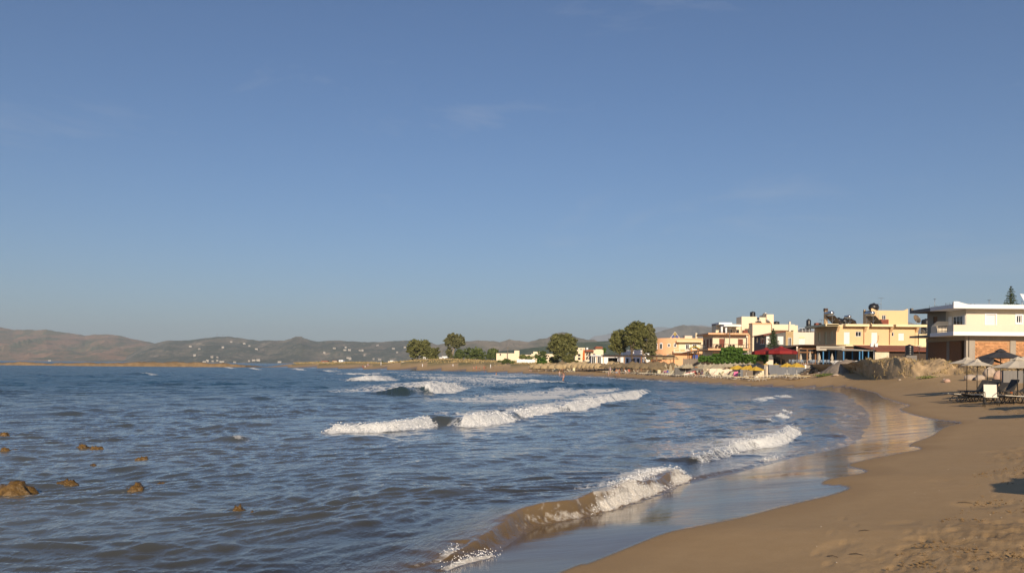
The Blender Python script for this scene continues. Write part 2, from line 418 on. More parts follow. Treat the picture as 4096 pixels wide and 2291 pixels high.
m, t, b, o = newmat('sand'); k = NT(t); v = k.pos()
fA, dA, vA, tA, sA = (k.attr(n) for n in ('film', 'damp', 'veg', 'tramp', 's'))
n1 = k.noise(v, .35, 5, .6); n2 = k.noise(v, 4.0, 5, .6); n3 = k.noise(v, 60, 3, .7); n4 = k.noise(v, 300, 2, .7)
dry = k.mix(n1, (.46, .315, .165), (.57, .41, .24)); dry = k.mix(k.ramp(n2, [(.35, 0), (.7, .55)]), dry, (.42, .285, .148))
wet = k.mix(n1, (.31, .195, .085), (.40, .26, .12))
c = k.mix(dA, dry, wet)
c = k.mix(k.math('MULTIPLY', k.ramp(n2, [(.45, 0), (.62, 1)]), k.math('MULTIPLY', tA, .45)), c, (.27, .172, .082))
grain = k.ramp(k.math('ADD', k.math('MULTIPLY', n3, .5), k.math('MULTIPLY', n4, .5)), [(.3, .78), (.7, 1.18)])
c = k.mix(1.0, c, grain, 'MULTIPLY')
peb = k.n('ShaderNodeTexVoronoi', {'Vector': v, 'Scale': 9.0, 'Randomness': 1.0}); pd = k.ramp(peb.outputs['Distance'], [(.05, 1), (.10, 0)])
psel = k.ramp(k.n('ShaderNodeSeparateXYZ', {0: peb.outputs['Color']}).outputs[0], [(.80, 0), (.82, 1)])
pebc = k.mix(k.n('ShaderNodeSeparateXYZ', {0: peb.outputs['Color']}).outputs[1], (.05, .04, .03), (.5, .42, .33))
c = k.mix(k.math('MULTIPLY', k.math('MULTIPLY', pd, psel), k.math('SUBTRACT', 1.0, fA)), c, pebc)
shelly = k.ramp(sA, [(0, 0), (1, 1)])
grassc = k.mix(k.noise(v, .8, 5, .65), (.20, .165, .075), (.36, .28, .13)); grassc = k.mix(k.ramp(k.noise(v, .23, 3, .6), [(.45, 0), (.6, .8)]), grassc, (.10, .12, .045))
c = k.mix(vA, c, grassc)
rockb = k.mix(k.noise(v, 2.2, 5, .6), (.05, .036, .016), (.26, .19, .075))
under = k.ramp(k.math('MULTIPLY', sA, -.1), [(.12, 0), (.5, 1)])
c = k.mix(under, c, rockb)
c = k.mix(fA, c, (.135, .088, .045))
t.links.new(c, b.inputs['Base Color'])
strk = k.noise(k.scale(v, (.35, 1.6, 1), (0, 0, .55)), 1.0, 5, .62)
rfilm = k.ramp(strk, [(.30, .055), (.62, .17), (.8, .30)])
t.links.new(k.mix(fA, k.mix(dA, (.85, .85, .85), (.62, .62, .62)), rfilm), b.inputs['Roughness'])
b.inputs['IOR'].default_value = 1.36
t.links.new(k.math('ADD', k.math('MULTIPLY', fA, .35), .25), b.inputs['Specular IOR Level'])
hb = k.math('ADD', k.math('MULTIPLY', n3, .35), k.math('ADD', k.math('MULTIPLY', k.noise(v, 14, 4, .65), .5), k.math('MULTIPLY', n4, .12)))
bs = k.math('MULTIPLY', k.math('SUBTRACT', 1.0, fA), k.math('ADD', .35, k.math('MULTIPLY', tA, .6)))
bn = k.n('ShaderNodeBump', {'Height': hb, 'Strength': bs, 'Distance': .03})
bn2 = k.n('ShaderNodeBump', {'Height': k.noise(k.scale(v, (1.5, 5, 1), (0, 0, .55)), 1.0, 4, .6), 'Strength': k.math('MULTIPLY', fA, .16), 'Distance': .02, 'Normal': bn.outputs[0]})
t.links.new(bn2.outputs[0], b.inputs['Normal'])
beach = link('beach', me, m, kind='structure'); beach['label'] = 'brown sandy beach with wet swash zone, dunes and plain behind'

# ================================================================== SEA
Xs, Ys = polar(820, 940, 7.0, 470, 30000, 46, 34, 62)
Ss = shore_grid(Xs, Ys)
Ds = np.hypot(Xs, Ys)
dr = np.gradient(Ys, axis=0)
rng = np.random.RandomState(4)
Zs = np.zeros_like(Xs)
base_dir = math.atan2(-.50, .86)
calm = sstep(-.2, -2.2, Ss)*.40+.25+.35*sstep(-6, -26, Ss)
spec = []
for i in range(70):
    lam = 0.30*(8.0/.30)**(i/69.0)
    ang = (base_dir-.45 if lam < 2.4 else base_dir)+rng.normal(0, .40 if lam < 2.4 else .30)
    amp = .0068*lam**.42*rng.uniform(.6, 1.4)
    spec.append((lam, ang, amp, rng.uniform(0, 2*pi)))
wx = Xs+.5*fbm(Xs*.15, Ys*.15, 2, 90)*4; wy = Ys+.5*fbm(Xs*.15+40, Ys*.15, 2, 91)*4
group = .62+.75*np.clip(fbm(Xs*.06, Ys*.06, 3, 95)+.15, -.4, .8)
for lam, ang, amp, ph in spec:
    kx, ky = cos(ang)*2*pi/lam, sin(ang)*2*pi/lam
    p = kx*wx+ky*wy+ph
    ww = sstep(1.6, 4.0, lam/(np.abs(dr)*abs(sin(ang))+Ds*.0013+1e-6))
    Zs += amp*ww*(np.sin(p)+.25*np.cos(2*p))*((.98+.50*sstep(14, 70, Ds)) if lam < .9 else (.70+.75*sstep(14, 70, Ds)) if lam < 2.4 else (.35+1.6*sstep(20, 80, Ds)))
Zs = Zs+2.2*np.maximum(Zs, 0)**2*sstep(60, 25, Ds); Zs *= group*calm
foam = np.zeros_like(Xs); lace = np.zeros_like(Xs); brown = np.zeros_like(Xs)
lump = fbm(Xs*3.0, Ys*3.0, 3, 100); lump2 = fbm(Xs*8.0, Ys*8.0, 3, 103); lowf = fbm(Xs*.5, Ys*.5, 3, 110)
def wave(pts, h, wf, wb, fo, la=0.0, trail=0.0, lw=.0, br=0.0, seed=0, curl=.0, dens=1.0, foot=False):
    """a shoreward wave along a crest line given as (px, py of its front foot, height factor, foam factor)"""
    global Zs
    P = np.array([tuple(on(p[0], p[1]).xy) for p in pts]); C = catmull(P, 6)
    hk = np.interp(np.linspace(0, len(pts)-1, len(C)), range(len(pts)), [p[2] for p in pts]); fk = np.interp(np.linspace(0, len(pts)-1, len(C)), range(len(pts)), [p[3] for p in pts])
    pad = wb*4+wf*4+trail*1.5+3
    sel = (Xs > C[:, 0].min()-pad) & (Xs < C[:, 0].max()+pad) & (Ys > C[:, 1].min()-pad) & (Ys < C[:, 1].max()+pad)
    if not sel.any(): return
    x, y = Xs[sel], Ys[sel]
    jag = .22*wf*fbm(x*.9+seed, y*.9, 3, 200+seed)+.10*wf*fbm(x*3.2, y*3.2, 2, 210+seed)
    d, arc, side, L = seg_dist(x, y, C)
    al = np.concatenate([[0], np.cumsum(np.hypot(*np.diff(C, axis=0).T))])
    hh = np.interp(arc, al, hk)*h; ff = np.interp(arc, al, fk)
    # the wave's shoreward side: which side of the line looks to the shore
    mid = C[len(C)//2]; nrm = np.array([-(C[len(C)//2+1]-mid)[1], (C[len(C)//2+1]-mid)[0]]); nrm /= np.hypot(*nrm)
    sgn = 1.0 if shore_s(np.array([mid[0]+nrm[0]*2]), np.array([mid[1]+nrm[1]*2]))[0] > shore_s(np.array([mid[0]-nrm[0]*2]), np.array([mid[1]-nrm[1]*2]))[0] else -1.0
    u = d*side*sgn+jag                   # >0 shoreward of the foot line
    endf = sstep(0, wf*1.2, arc)*sstep(0, wf*1.2, L-arc)*np.where((arc > 1e-3) & (arc < L-1e-3), 1, np.exp(-(d/wf)**2))
    q = u+wf                             # crest stands wf behind the foot
    prof = np.where(q > 0, np.exp(-(q/(wf*.62))**2*1.2), np.exp(-np.abs(q/wb)**1.5))
    an = np.clip(.78+1.0*fbm(arc*.42+seed*3.1, arc*0+seed, 3, 260+seed), .25, 1.25); ff = ff*np.clip(an+.1, .3, 1.15); hh = hh*(.55+.45*an)
    hh = hh*(1+.35*lowf[sel])
    Zs[sel] = Zs[sel]*(1-.5*prof*endf)+hh*prof*endf
    fr = sstep(.35*wf, -.12*wf, u)*sstep(-wf*2.1, -wf*1.0, u)*ff*endf
    if foot: fr = fr*np.maximum(sstep(-1.15*wf, -.35*wf, u), np.clip((ff-.85)*2.2, 0, 1))
    Zs[sel] += fr*(lump[sel]*.26+lump2[sel]*.14)*h*.85
    foam[sel] = np.maximum(foam[sel], fr*dens)
    if trail:
        bk = sstep(.0, -wf*.8, u)*sstep(-trail, -trail*.15, u)*np.maximum(ff, .25)*endf*la
        lace[sel] = np.maximum(lace[sel], bk)
    if lw: lace[sel] = np.maximum(lace[sel], sstep(lw, 0, u)*sstep(-wf, 0, u)*ff*endf*.6)
    if br: brown[sel] = np.maximum(brown[sel], br*np.maximum(prof, sstep(wf*1.5, 0, np.abs(u)))*endf)

# the long breaker across the middle
wave([(1225, 1733, .35, .5), (1330, 1737, .7, .95), (1480, 1730, .85, 1), (1620, 1722, .95, 1), (1730, 1706, .95, .9), (1768, 1700, .9, .25), (1800, 1704, 1.1, .8), (1860, 1708, 1.2, 1), (1990, 1695, 1.15, 1), (2080, 1676, .95, .9), (2200, 1653, .95, .9),
      (2320, 1641, 1.1, 1), (2420, 1616, 1.15, 1), (2520, 1595, 1.15, 1), (2585, 1576, 1.1, .9), (2620, 1566, .6, .3)], .38, .55, 1.6, 1, .8, 9, .3, seed=1)
wave([(2010, 1622, 0, .5), (2150, 1608, 0, .8), (2300, 1592, 0, 1), (2450, 1572, 0, 1), (2560, 1556, 0, .8)], .02, 3.0, 6, .18, .9, 16, 0, seed=2, dens=.1)
wave([(1600, 1583, .35, .0), (1655, 1582, .7, .15), (1700, 1580, 1.0, .7), (1750, 1579, 1.1, 1), (1800, 1574, 1., 1), (1860, 1560, .9, 1), (1885, 1552, .5, .6)], .85, 1.4, 3.0, 1, .8, 22, .6, seed=3)
wave([(1690, 1562, .7, .4), (1760, 1548, .8, .9), (1800, 1535, .7, .8)], .55, 1.8, 3.5, 1, .8, 18, .6, seed=4)
wave([(1330, 1523, .5, .5), (1400, 1524, .8, .9), (1500, 1524, 1.0, 1), (1580, 1521, .9, .9), (1640, 1513, .7, .15), (1690, 1508, .5, .1)], .8, 2.0, 4.0, 1, .75, 26, .8, seed=5)
wave([(1400, 1500, .7, .9), (1480, 1499, .8, 1), (1560, 1500, .5, .5)], .6, 2.4, 5, 1, .6, 26, .8, seed=6)
for i, pts in enumerate([
    [(1720, 1508, .5, .6), (1850, 1512, .7, .9), (2000, 1519, .7, 1), (2120, 1526, .7, .9), (2240, 1531, .8, 1), (2330, 1537, .7, .8)],
    [(1650, 1496, .4, .7), (1800, 1499, .5, .8), (1950, 1503, .5, .7), (2100, 1507, .6, 1), (2220, 1511, .5, .8)],
    [(2050, 1497.5, .5, .7), (2200, 1503, .5, .8), (2350, 1509, .4, .5)],
    [(1900, 1532, .4, .6), (2050, 1542, .5, .7), (2230, 1548, .4, .4)],
    [(1500, 1488, .4, .6), (1650, 1490, .4, .8), (1800, 1492, .3, .4)]]):
    wave(pts, .55, 2.6, 4.5, 1, .75, 26, 1.2, seed=7+i, dens=.85)
# shore-lapping lines on the far beach
wave([(2260, 1503, .5, .8), (2400, 1509, .5, .9), (2540, 1518, .6, 1), (2640, 1524, .5, .9), (2720, 1532, .4, .5)], .3, 1.2, 2.5, 1, .5, 9, .6, seed=13)
wave([(2840, 1541, .4, .5), (3000, 1548, .4, .7), (3180, 1554, .4, .6), (3300, 1566, .3, .5)], .18, .8, 1.6, .8, .5, 6, .5, seed=14)
wave([(2250, 1556, .6, 0), (2350, 1551, 1, .0), (2480, 1547, .9, .0), (2570, 1543, .5, .1)], .5, 1.6, 3.2, 0, seed=15)
# the second line nearer the right shore
wave([(2790, 1857, .5, .55), (2880, 1838, .8, .85), (2970, 1806, .9, .8), (3030, 1792, 1, .95), (3100, 1786, 1, 1), (3160, 1768, 1, 1), (3200, 1735, .8, .9), (3206, 1708, .4, .5)], .27, .36, 1.0, 1, .75, 4.5, .2, seed=16, dens=.9)
wave([(3100, 1690, .5, .7), (3150, 1672, .7, .9), (3165, 1648, .6, .7), (3120, 1630, .4, .35)], .22, .4, 1.2, 1, .6, 4, .25, seed=17, dens=.8)
wave([(3000, 1616, .4, .3), (3060, 1604, .7, .8), (3140, 1592, .7, .9), (3195, 1582, .5, .7)], .24, .6, 1.6, 1, .5, 5, .3, seed=18, dens=.8)
wave([(3330, 1700, .5, .3), (3400, 1738, .7, .35), (3410, 1752, .5, .3)], .16, .35, .8, .6, .3, 2, seed=19, dens=.6)
# the shore break
wave([(1790, 2262, .25, .35), (1895, 2232, .4, .3), (1985, 2192, .55, .2), (2060, 2146, .8, .45), (2140, 2104, 1.0, .65), (2309, 2072, 1.15, .8), (2448, 2037, 1.25, .9), (2565, 1995, 1.2, 1.1), (2660, 1960, 1.1, 1.4), (2740, 1928, .95, 1.3), (2785, 1912, .5, .6)],
     .27, .27, .75, 1, .45, 2.0, .0, br=1.0, seed=20, dens=.80, foot=True)
wave([(2500, 1985, .3, .8), (2610, 1938, .45, 1.1), (2700, 1900, .45, 1.2), (2770, 1884, .3, .8)], .24, .35, .6, 1, .8, 2.2, .1, br=.3, seed=27, dens=.95)
wave([(2770, 1926, .5, .25), (2860, 1903, .6, .2), (2960, 1882, .6, .2), (3040, 1860, .4, .4)], .09, .16, .4, .7, .4, .8, .0, br=1.0, seed=21, dens=.7)
wave([(3050, 1850, .3, .6), (3110, 1838, .4, .8), (3160, 1826, .3, .6), (3300, 1798, .4, .7), (3360, 1786, .3, .4)], .07, .14, .3, .9, .4, .8, .0, br=.5, seed=22, dens=.9)
wave([(1640, 2275, .3, .5), (1760, 2250, .4, .9), (1850, 2215, .4, .9), (1900, 2190, .3, .8)], .06, .10, .4, .9, .4, .7, seed=23, br=.9, dens=.62)
wave([(1770, 2286, .3, .8), (1850, 2256, .4, 1.1), (1930, 2236, .4, 1.2), (2000, 2222, .3, 1.0), (2020, 2205, .2, .5)], .04, .08, .3, .9, .35, .5, seed=24, br=.6, dens=.72)
# unbroken swells
for i, (pts, h, wf, wb) in enumerate([
    ([(830, 1722, .5, 0), (960, 1712, 1, 0), (1120, 1702, .9, 0), (1220, 1697, .5, 0)], .26, .9, 1.7), ([(1320, 1772, .6, 0), (1480, 1765, 1, 0), (1640, 1757, .6, 0)], .22, .7, 1.4),
    ([(600, 1662, .6, 0), (800, 1652, 1, 0), (1000, 1646, .6, 0)], .3, 1.1, 2.2), ([(960, 1768, .6, .3), (1010, 1760, 1, .4), (1080, 1750, .5, .1)], .22, .5, 1.0), ([(100, 1640, .6, 0), (350, 1632, 1, 0), (620, 1622, .6, 0)], .3, 1.2, 2.2),
    ([(1740, 1992, .6, 0), (1860, 1975, 1, 0), (1990, 1955, .6, 0)], .13, .35, .8), ([(1150, 1605, .5, 0), (1400, 1600, 1, 0), (1600, 1597, .6, 0)], .36, 1.3, 2.6), ([(900, 1556, .6, 0), (1150, 1553, 1, 0), (1400, 1550, .6, 0)], .45, 1.8, 3.4),
    ([(1120, 1900, .5, 0), (1300, 1880, 1, 0), (1450, 1865, .5, 0)], .10, .4, .9), ([(300, 1900, .6, 0), (560, 1880, 1, 0), (800, 1868, .5, 0)], .12, .5, .9), ([(200, 1530, .5, 0), (500, 1527, 1, 0), (800, 1526, .6, 0)], .5, 2.2, 4.0),
    ([(1950, 1860, .5, 0), (2150, 1825, 1, 0), (2330, 1800, .5, 0)], .10, .4, .9), ([(2400, 1760, .5, 0), (2600, 1730, 1, 0), (2800, 1700, .5, 0)], .12, .5, 1.0), ([(2500, 1660, .5, 0), (2750, 1640, 1, 0), (2950, 1625, .5, .1)], .18, .7, 1.4)]):
    wave(pts, h*.62, wf*1.1, wb*1.2, 0, seed=30+i)
# scattered far whitecaps
for i, (px, py, w) in enumerate([(940, 1474, 30), (1040, 1478, 26), (1210, 1480, 60), (620, 1500, 40), (1340, 1487, 60)]):
    wave([(px-w, py+.5, .5, .5), (px, py, 1, 1), (px+w, py-1.5, .4, .2)], .7, 2.4, 5, 1, .5, 10, seed=50+i, dens=.85)
for rx_, ry_, rw_ in [(20, 1978, 190), (245, 1944, 110), (527, 1966, 104), (636, 1939, 82), (560, 1839, 70), (317, 1792, 78), (378, 1798, 64), (8, 1806, 60), (6, 1743, 58), (350, 1864, 120), (950, 2044, 66)]:
    c_ = on(rx_, ry_); R0 = rw_/2*c_.y/F; i0, i1 = np.searchsorted(Ys[:, 0], [c_.y-3*R0-.3, c_.y+4*R0+.3]); e = np.hypot(Xs[i0:i1]-c_.x, (Ys[i0:i1]-c_.y-R0*.6)*1.1)/R0
    lace[i0:i1] = np.maximum(lace[i0:i1], .36*np.exp(-((e-1.12)/.30)**2))
Zs = np.where(Ss > 0, Zs*np.exp(-np.maximum(Ss, 0)/.5)-.03*Ss-sstep(.3, 1.0, Ss)*.05, Zs)
bed = ground_z(Xs, Ys, True, Ss)
depth = np.clip(Zs-bed, 0, 9)
shoal = fbm(Xs*.10, Ys*.10, 4, 150)
depth_a = np.clip(depth, 0, 3)
brown = np.maximum(brown, .8*sstep(-1.8, -.1, Ss+.6*lowf))
rocky = sstep(40, 14, Ys)*sstep(4, -6, Xs)                 # weed-covered shelf in the near left
me = grid_mesh('sea', np.stack([Xs, Ys, Zs], -1), Ss < 1.2, {'foam': np.clip(foam, 0, 1.3), 'lace': lace, 'brown': brown, 'depth': depth_a, 'shoal': shoal, 'far': sstep(18, 110, Ds), 'height': Zs})
m, t, b, o = newmat('sea_water'); k = NT(t); v = k.pos()
fo, la, br, de, sh, fa, he = (k.attr(n) for n in ('foam', 'lace', 'brown', 'depth', 'shoal', 'far', 'height'))
deep = k.mix(fa, (.120, .126, .116), (.007, .060, .098))
deep = k.mix(k.ramp(sh, [(.0, 0), (.35, .4)]), deep, (.055, .070, .074))
deep = k.mix(k.math('MULTIPLY', k.ramp(he, [(.12, 0), (.6, 1)]), .45), deep, (.040, .080, .070))
shal = k.mix(k.noise(v, .8, 4, .6), (.085, .075, .056), (.13, .11, .078))
c = k.mix(k.ramp(de, [(.06, 1), (.20, .35), (.45, 0)]), deep, shal)
c = k.mix(br, c, (.215, .140, .062))
# foam: solid on the breakers, torn into lace behind them
fn = k.noise(v, 5.5, 6, .66); fn2 = k.noise(k.scale(v, (1, 1, 1)), 16, 4, .6)
solid = k.math('ADD', k.math('MULTIPLY', fo, 1.5), k.math('SUBTRACT', k.math('MULTIPLY', k.math('ADD', k.math('MULTIPLY', fn, .6), k.math('MULTIPLY', fn2, .4)), 1.5), 1.42))
solid = k.math('ADD', solid, k.math('MULTIPLY', k.math('SUBTRACT', k.noise(v, 1.7, 3, .6), .5), 1.1))
solid = k.ramp(solid, [(.0, 0), (.42, 1)])
lsc = k.scale(v, (.9, .32, 1), (0, 0, .42))
vw = k.n('ShaderNodeVectorMath', {0: lsc, 1: k.n('ShaderNodeVectorMath', {0: k.noise(lsc, 1.2, 4, .6, out='Color'), 1: (1.1, 1.1, 1.1)}, operation='MULTIPLY').outputs[0]}, operation='ADD').outputs[0]
vo = k.n('ShaderNodeTexVoronoi', {'Vector': vw, 'Scale': 1.7}, feature='DISTANCE_TO_EDGE').outputs['Distance']
ll = k.math('SUBTRACT', k.math('MULTIPLY', la, k.math('ADD', .35, k.math('MULTIPLY', k.noise(lsc, .9, 5, .65), .9))), k.math('MULTIPLY', vo, 2.0))
ll = k.math('ADD', ll, k.math('MULTIPLY', k.math('SUBTRACT', fn, .5), .9))
ll = k.ramp(k.math('SUBTRACT', k.math('ADD', ll, k.math('MULTIPLY', la, .95)), k.math('MULTIPLY', k.noise(k.scale(v, (.55, .16, 1), (0, 0, .42)), 1.0, 4, .6), .75)), [(.12, 0), (.52, .92)])
fm = k.math('MAXIMUM', solid, ll)
foamc = k.mix(fn2, (.60, .61, .60), (.82, .82, .80)); foamc = k.mix(k.math('MULTIPLY', br, .40), foamc, (.50, .38, .22))
t.links.new(foamc, b.inputs['Base Color']); b.inputs['IOR'].default_value = 1.333
t.links.new(k.mix(fm, k.mix(fa, (.05, .05, .05), (.24, .24, .24)), (.75, .75, .75)), b.inputs['Roughness'])
t.links.new(k.math('SUBTRACT', k.math('SUBTRACT', .80, k.math('MULTIPLY', fa, .36)), k.math('MULTIPLY', fm, .35), clamp=True), b.inputs['Specular IOR Level'])
w1 = k.noise(k.scale(v, (1, .42, 1), (0, 0, .52)), 7.0, 5, .62, .35); w2 = k.noise(k.scale(v, (1, .5, 1), (0, 0, .3)), 1.3, 4, .6, .3); w3 = k.noise(k.scale(v, (1, .45, 1), (0, 0, .62)), .42, 4, .55, .2)
bA = k.n('ShaderNodeBump', {'Height': w1, 'Strength': k.math('ADD', .52, k.math('MULTIPLY', fa, .25)), 'Distance': .055})
bB = k.n('ShaderNodeBump', {'Height': w2, 'Strength': k.math('ADD', .32, k.math('MULTIPLY', fa, .68)), 'Distance': .17, 'Normal': bA.outputs[0]})
bC = k.n('ShaderNodeBump', {'Height': w3, 'Strength': k.math('MULTIPLY', fa, 1.0), 'Distance': .65, 'Normal': bB.outputs[0]})
bF = k.n('ShaderNodeBump', {'Height': k.math('ADD', k.noise(v, 9, 4, .7), k.math('MULTIPLY', fn2, .5)), 'Strength': k.math('MULTIPLY', fm, .7), 'Distance': .07, 'Normal': bC.outputs[0]})
t.links.new(bF.outputs[0], b.inputs['Normal'])
fr = k.n('ShaderNodeFresnel', {'IOR': 1.333, 'Normal': bF.outputs[0]}).outputs[0]
tr = k.n('ShaderNodeBsdfTransparent', {'Color': (.72, .80, .74, 1)})
# light coming back out of the water body does not follow the small facets of its surface; the sky's reflection does
upv = k.n('ShaderNodeCombineXYZ', {'X': 0.0, 'Y': 0.0, 'Z': 1.0}).outputs[0]
gn = k.n('ShaderNodeNewGeometry').outputs['Normal']
dn = k.n('ShaderNodeVectorMath', {0: k.mix(k.math('MULTIPLY', br, .8), upv, gn)}, operation='NORMALIZE').outputs[0]
dif = k.n('ShaderNodeBsdfDiffuse', {'Color': c, 'Normal': dn})
gls = k.n('ShaderNodeBsdfGlossy', {'Color': (1, 1, 1, 1), 'Roughness': k.math('ADD', .05, k.math('MULTIPLY', fa, .19)), 'Normal': bF.outputs[0]})
bodyclear = k.math('MULTIPLY', k.ramp(de, [(.0, .95), (.12, .55), (.30, .20), (.55, .0)]), k.math('SUBTRACT', 1.0, k.math('MULTIPLY', br, .75)), clamp=True)
body_ = k.n('ShaderNodeMixShader', {0: bodyclear, 1: dif.outputs[0], 2: tr.outputs[0]})
frs = k.math('MULTIPLY', fr, k.math('SUBTRACT', 1.15, k.math('MULTIPLY', fa, .50)), clamp=True)
wat = k.n('ShaderNodeMixShader', {0: frs, 1: body_.outputs[0], 2: gls.outputs[0]})
ms = k.n('ShaderNodeMixShader', {0: fm, 1: wat.outputs[0], 2: b.outputs[0]})
t.links.new(ms.outputs[0], o.inputs['Surface'])
sea = link('sea', me, m, kind='structure'); sea['label'] = 'blue sea with white breakers rolling onto the beach'
def sea_z(x, y):
    i = np.argmin((Xs-x)**2+(Ys-y)**2); return float(Zs.ravel()[i])

# ================================================================== HILLS
def hillmat(name, earth, scrub, fmin, fmax, sc, pale=.0, dots=True):
    m, t, b, o = newmat(name); k = NT(t); v = k.pos(); vs = k.scale(v, (1, .35, 1.5))
    n = k.noise(vs, sc, 7, .62, .3); n2 = k.noise(vs, sc*6, 5, .6)
    f = k.ramp(k.math('ADD', k.math('MULTIPLY', n, .72), k.math('MULTIPLY', n2, .28)), [(fmin, 0), (fmax, 1)])
    c = k.mix(f, earth, scrub)
    if pale:
        p = k.ramp(k.noise(k.scale(v, (1, .3, 2.6)), sc*3.2, 5, .6), [(.60, 0), (.70, pale)]); c = k.mix(p, c, (.44, .36, .28))
    if dots:
        vo = k.n('ShaderNodeTexVoronoi', {'Vector': vs, 'Scale': sc*13}); dd = k.ramp(vo.outputs['Distance'], [(.16, .75), (.30, 0)])
        sel = k.ramp(k.noise(vs, sc*3, 3), [(.48, 0), (.55, 1)]); c = k.mix(k.math('MULTIPLY', dd, sel), c, (.045, .05, .03))
    t.links.new(c, b.inputs['Base Color']); b.inputs['Roughness'].default_value = .95; b.inputs['Specular IOR Level'].default_value = .05
    t.links.new(k.bump(k.math('ADD', n, k.math('MULTIPLY', n2, .5)), .7, 18), b.inputs['Normal'])
    return m
hillmat('hill_brown', (.36, .22, .14), (.14, .14, .085), .44, .56, .0060, 0.2)
hillmat('hill_green', (.31, .255, .20), (.112, .120, .098), .34, .54, .0065, .9)
hillmat('hill_rock', (.34, .28, .21), (.12, .125, .085), .40, .62, .006, .5)
hillmat('hill_olive', (.14, .15, .08), (.06, .09, .05), .38, .55, .008, .35)
hillmat('hill_grey', (.31, .27, .225), (.17, .155, .12), .40, .62, .0045, .4)
hillmat('mountain_far', (.36, .31, .27), (.20, .19, .18), .4, .6, .0016, .0, False)
def ridge(name, label, mt, d, depth, pts, seed, rough=1.0, base=-2.0, nr=60, nc=520, conc=1.25):
    px = np.linspace(pts[0][0], pts[-1][0], nc); py = np.interp(px, [p[0] for p in pts], [p[1] for p in pts])
    U, V = (px-CX)/F, (HY-py)/F; hz = EYE+d*(U*SA+V*CA)-base
    rows = np.linspace(0, 1.5, nr); Pt = np.zeros((nr, nc, 3))
    for i, r_ in enumerate(rows):
        dd = d+depth*(r_-1)
        x = dd*(U*CA-V*SA)
        y = np.full(nc, dd)
        shp = r_**conc if r_ <= 1 else max(0, 1-((r_-1)/.5)**1.6*.9)
        g = fbm(x/(depth*.30)+fbm(x/(depth*.5), y/(depth*.5), 2, seed+9), y/(depth*.42), 5, seed, .55)
        gul = -np.abs(vnoise(x/(depth*.14)+.6*g, y/(depth*.7)+.3, seed+5))*.30
        mid = sin(pi*min(1, r_))**.8 if r_ < 1 else 0
        top = fbm(x/(depth*.03), y*0+seed, 3, seed+3)*.022*rough*(r_ > .3)
        z = base+hz*(shp+rough*mid*(.50*g+gul*1.35)*.85+top*1.5*shp)
        lim = base+hz*dd/d*(.5+.5*shp)*(1.0 if r_ < 1 else 1)
        z = np.where(r_ < 1, np.minimum(z, base+(hz*(dd/d))*.985+0*lim), z)
        Pt[i] = np.stack([x, y, z], -1)
    me = grid_mesh(name, Pt)
    o_ = link(name, me, mt, kind='structure'); o_['label'] = label
    return o_
ridge('mountains', 'pale blue far mountain range', 'mountain_far', 15000, 3000, [(2200, 1440), (2300, 1375), (2353, 1358), (2378, 1343), (2416, 1338), (2442, 1332), (2467, 1328), (2530, 1322), (2618, 1308), (2650, 1306), (2680, 1310), (2760, 1298), (2820, 1300), (2900, 1310), (3100, 1320), (3300, 1326), (3600, 1330), (3900, 1325), (4300, 1330), (4700, 1400)], 3, .7)
ridge('hills', 'grey rocky mountain behind the houses', 'hill_grey', 5200, 1700, [(2430, 1440), (2560, 1352), (2619, 1331), (2647, 1321), (2681, 1312), (2712, 1302), (2735, 1297), (2763, 1303), (2798, 1301), (2821, 1304), (2868, 1311), (2950, 1318), (3050, 1326), (3300, 1318), (3500, 1298), (3600, 1284), (3640, 1287), (3669, 1298), (3710, 1297), (3800, 1306), (4000, 1300), (4300, 1310), (4800, 1380)], 11, 1.0)
ridge('hills', 'bare brown headland sloping down to the sea', 'hill_brown', 6200, 2200, [(-1400, 1400), (-900, 1330), (-500, 1290), (-250, 1286), (-60, 1300), (0, 1306), (54, 1318), (109, 1317), (163, 1318), (185, 1316), (231, 1325), (272, 1330), (326, 1338), (340, 1341), (380, 1336), (448, 1337), (475, 1340), (516, 1351), (557, 1359), (598, 1367), (640, 1378), (720, 1405), (800, 1436), (830, 1446)], 21, 1.0)
ridge('hills', 'long green scrub covered ridge dotted with white houses', 'hill_green', 4600, 1500, [(480, 1446), (540, 1405), (598, 1376), (625, 1371), (652, 1364), (674, 1360), (700, 1361), (754, 1360), (803, 1353), (863, 1346), (912, 1345), (945, 1348), (993, 1356), (1040, 1361), (1080, 1360), (1135, 1361), (1162, 1353), (1178, 1346), (1206, 1346.5), (1216, 1351), (1243, 1360), (1271, 1365), (1329, 1360), (1396, 1363), (1460, 1367), (1533, 1366), (1562, 1363), (1649, 1360), (1722, 1367), (1745, 1377), (1800, 1384), (1900, 1400), (2050, 1446)], 31, .8)
ridge('hills', 'brown stony hills behind the dunes', 'hill_rock', 3700, 1100, [(1600, 1450), (1700, 1390), (1777, 1372), (1865, 1364), (1911, 1360), (1970, 1363), (1999, 1366), (2038, 1357), (2076, 1361), (2114, 1367), (2164, 1353), (2189, 1351), (2219, 1332), (2247, 1327), (2267, 1328), (2303, 1347), (2353, 1358), (2378, 1356), (2391, 1363), (2460, 1376), (2600, 1395), (2800, 1448)], 41, .9)
ridge('hills', 'low olive green slope behind the town', 'hill_olive', 2300, 700, [(1900, 1458), (2000, 1403), (2076, 1396), (2177, 1384), (2310, 1368), (2378, 1366), (2442, 1361), (2600, 1358), (2800, 1362), (3200, 1370), (3700, 1372), (4200, 1375), (4700, 1440)], 51, .6)
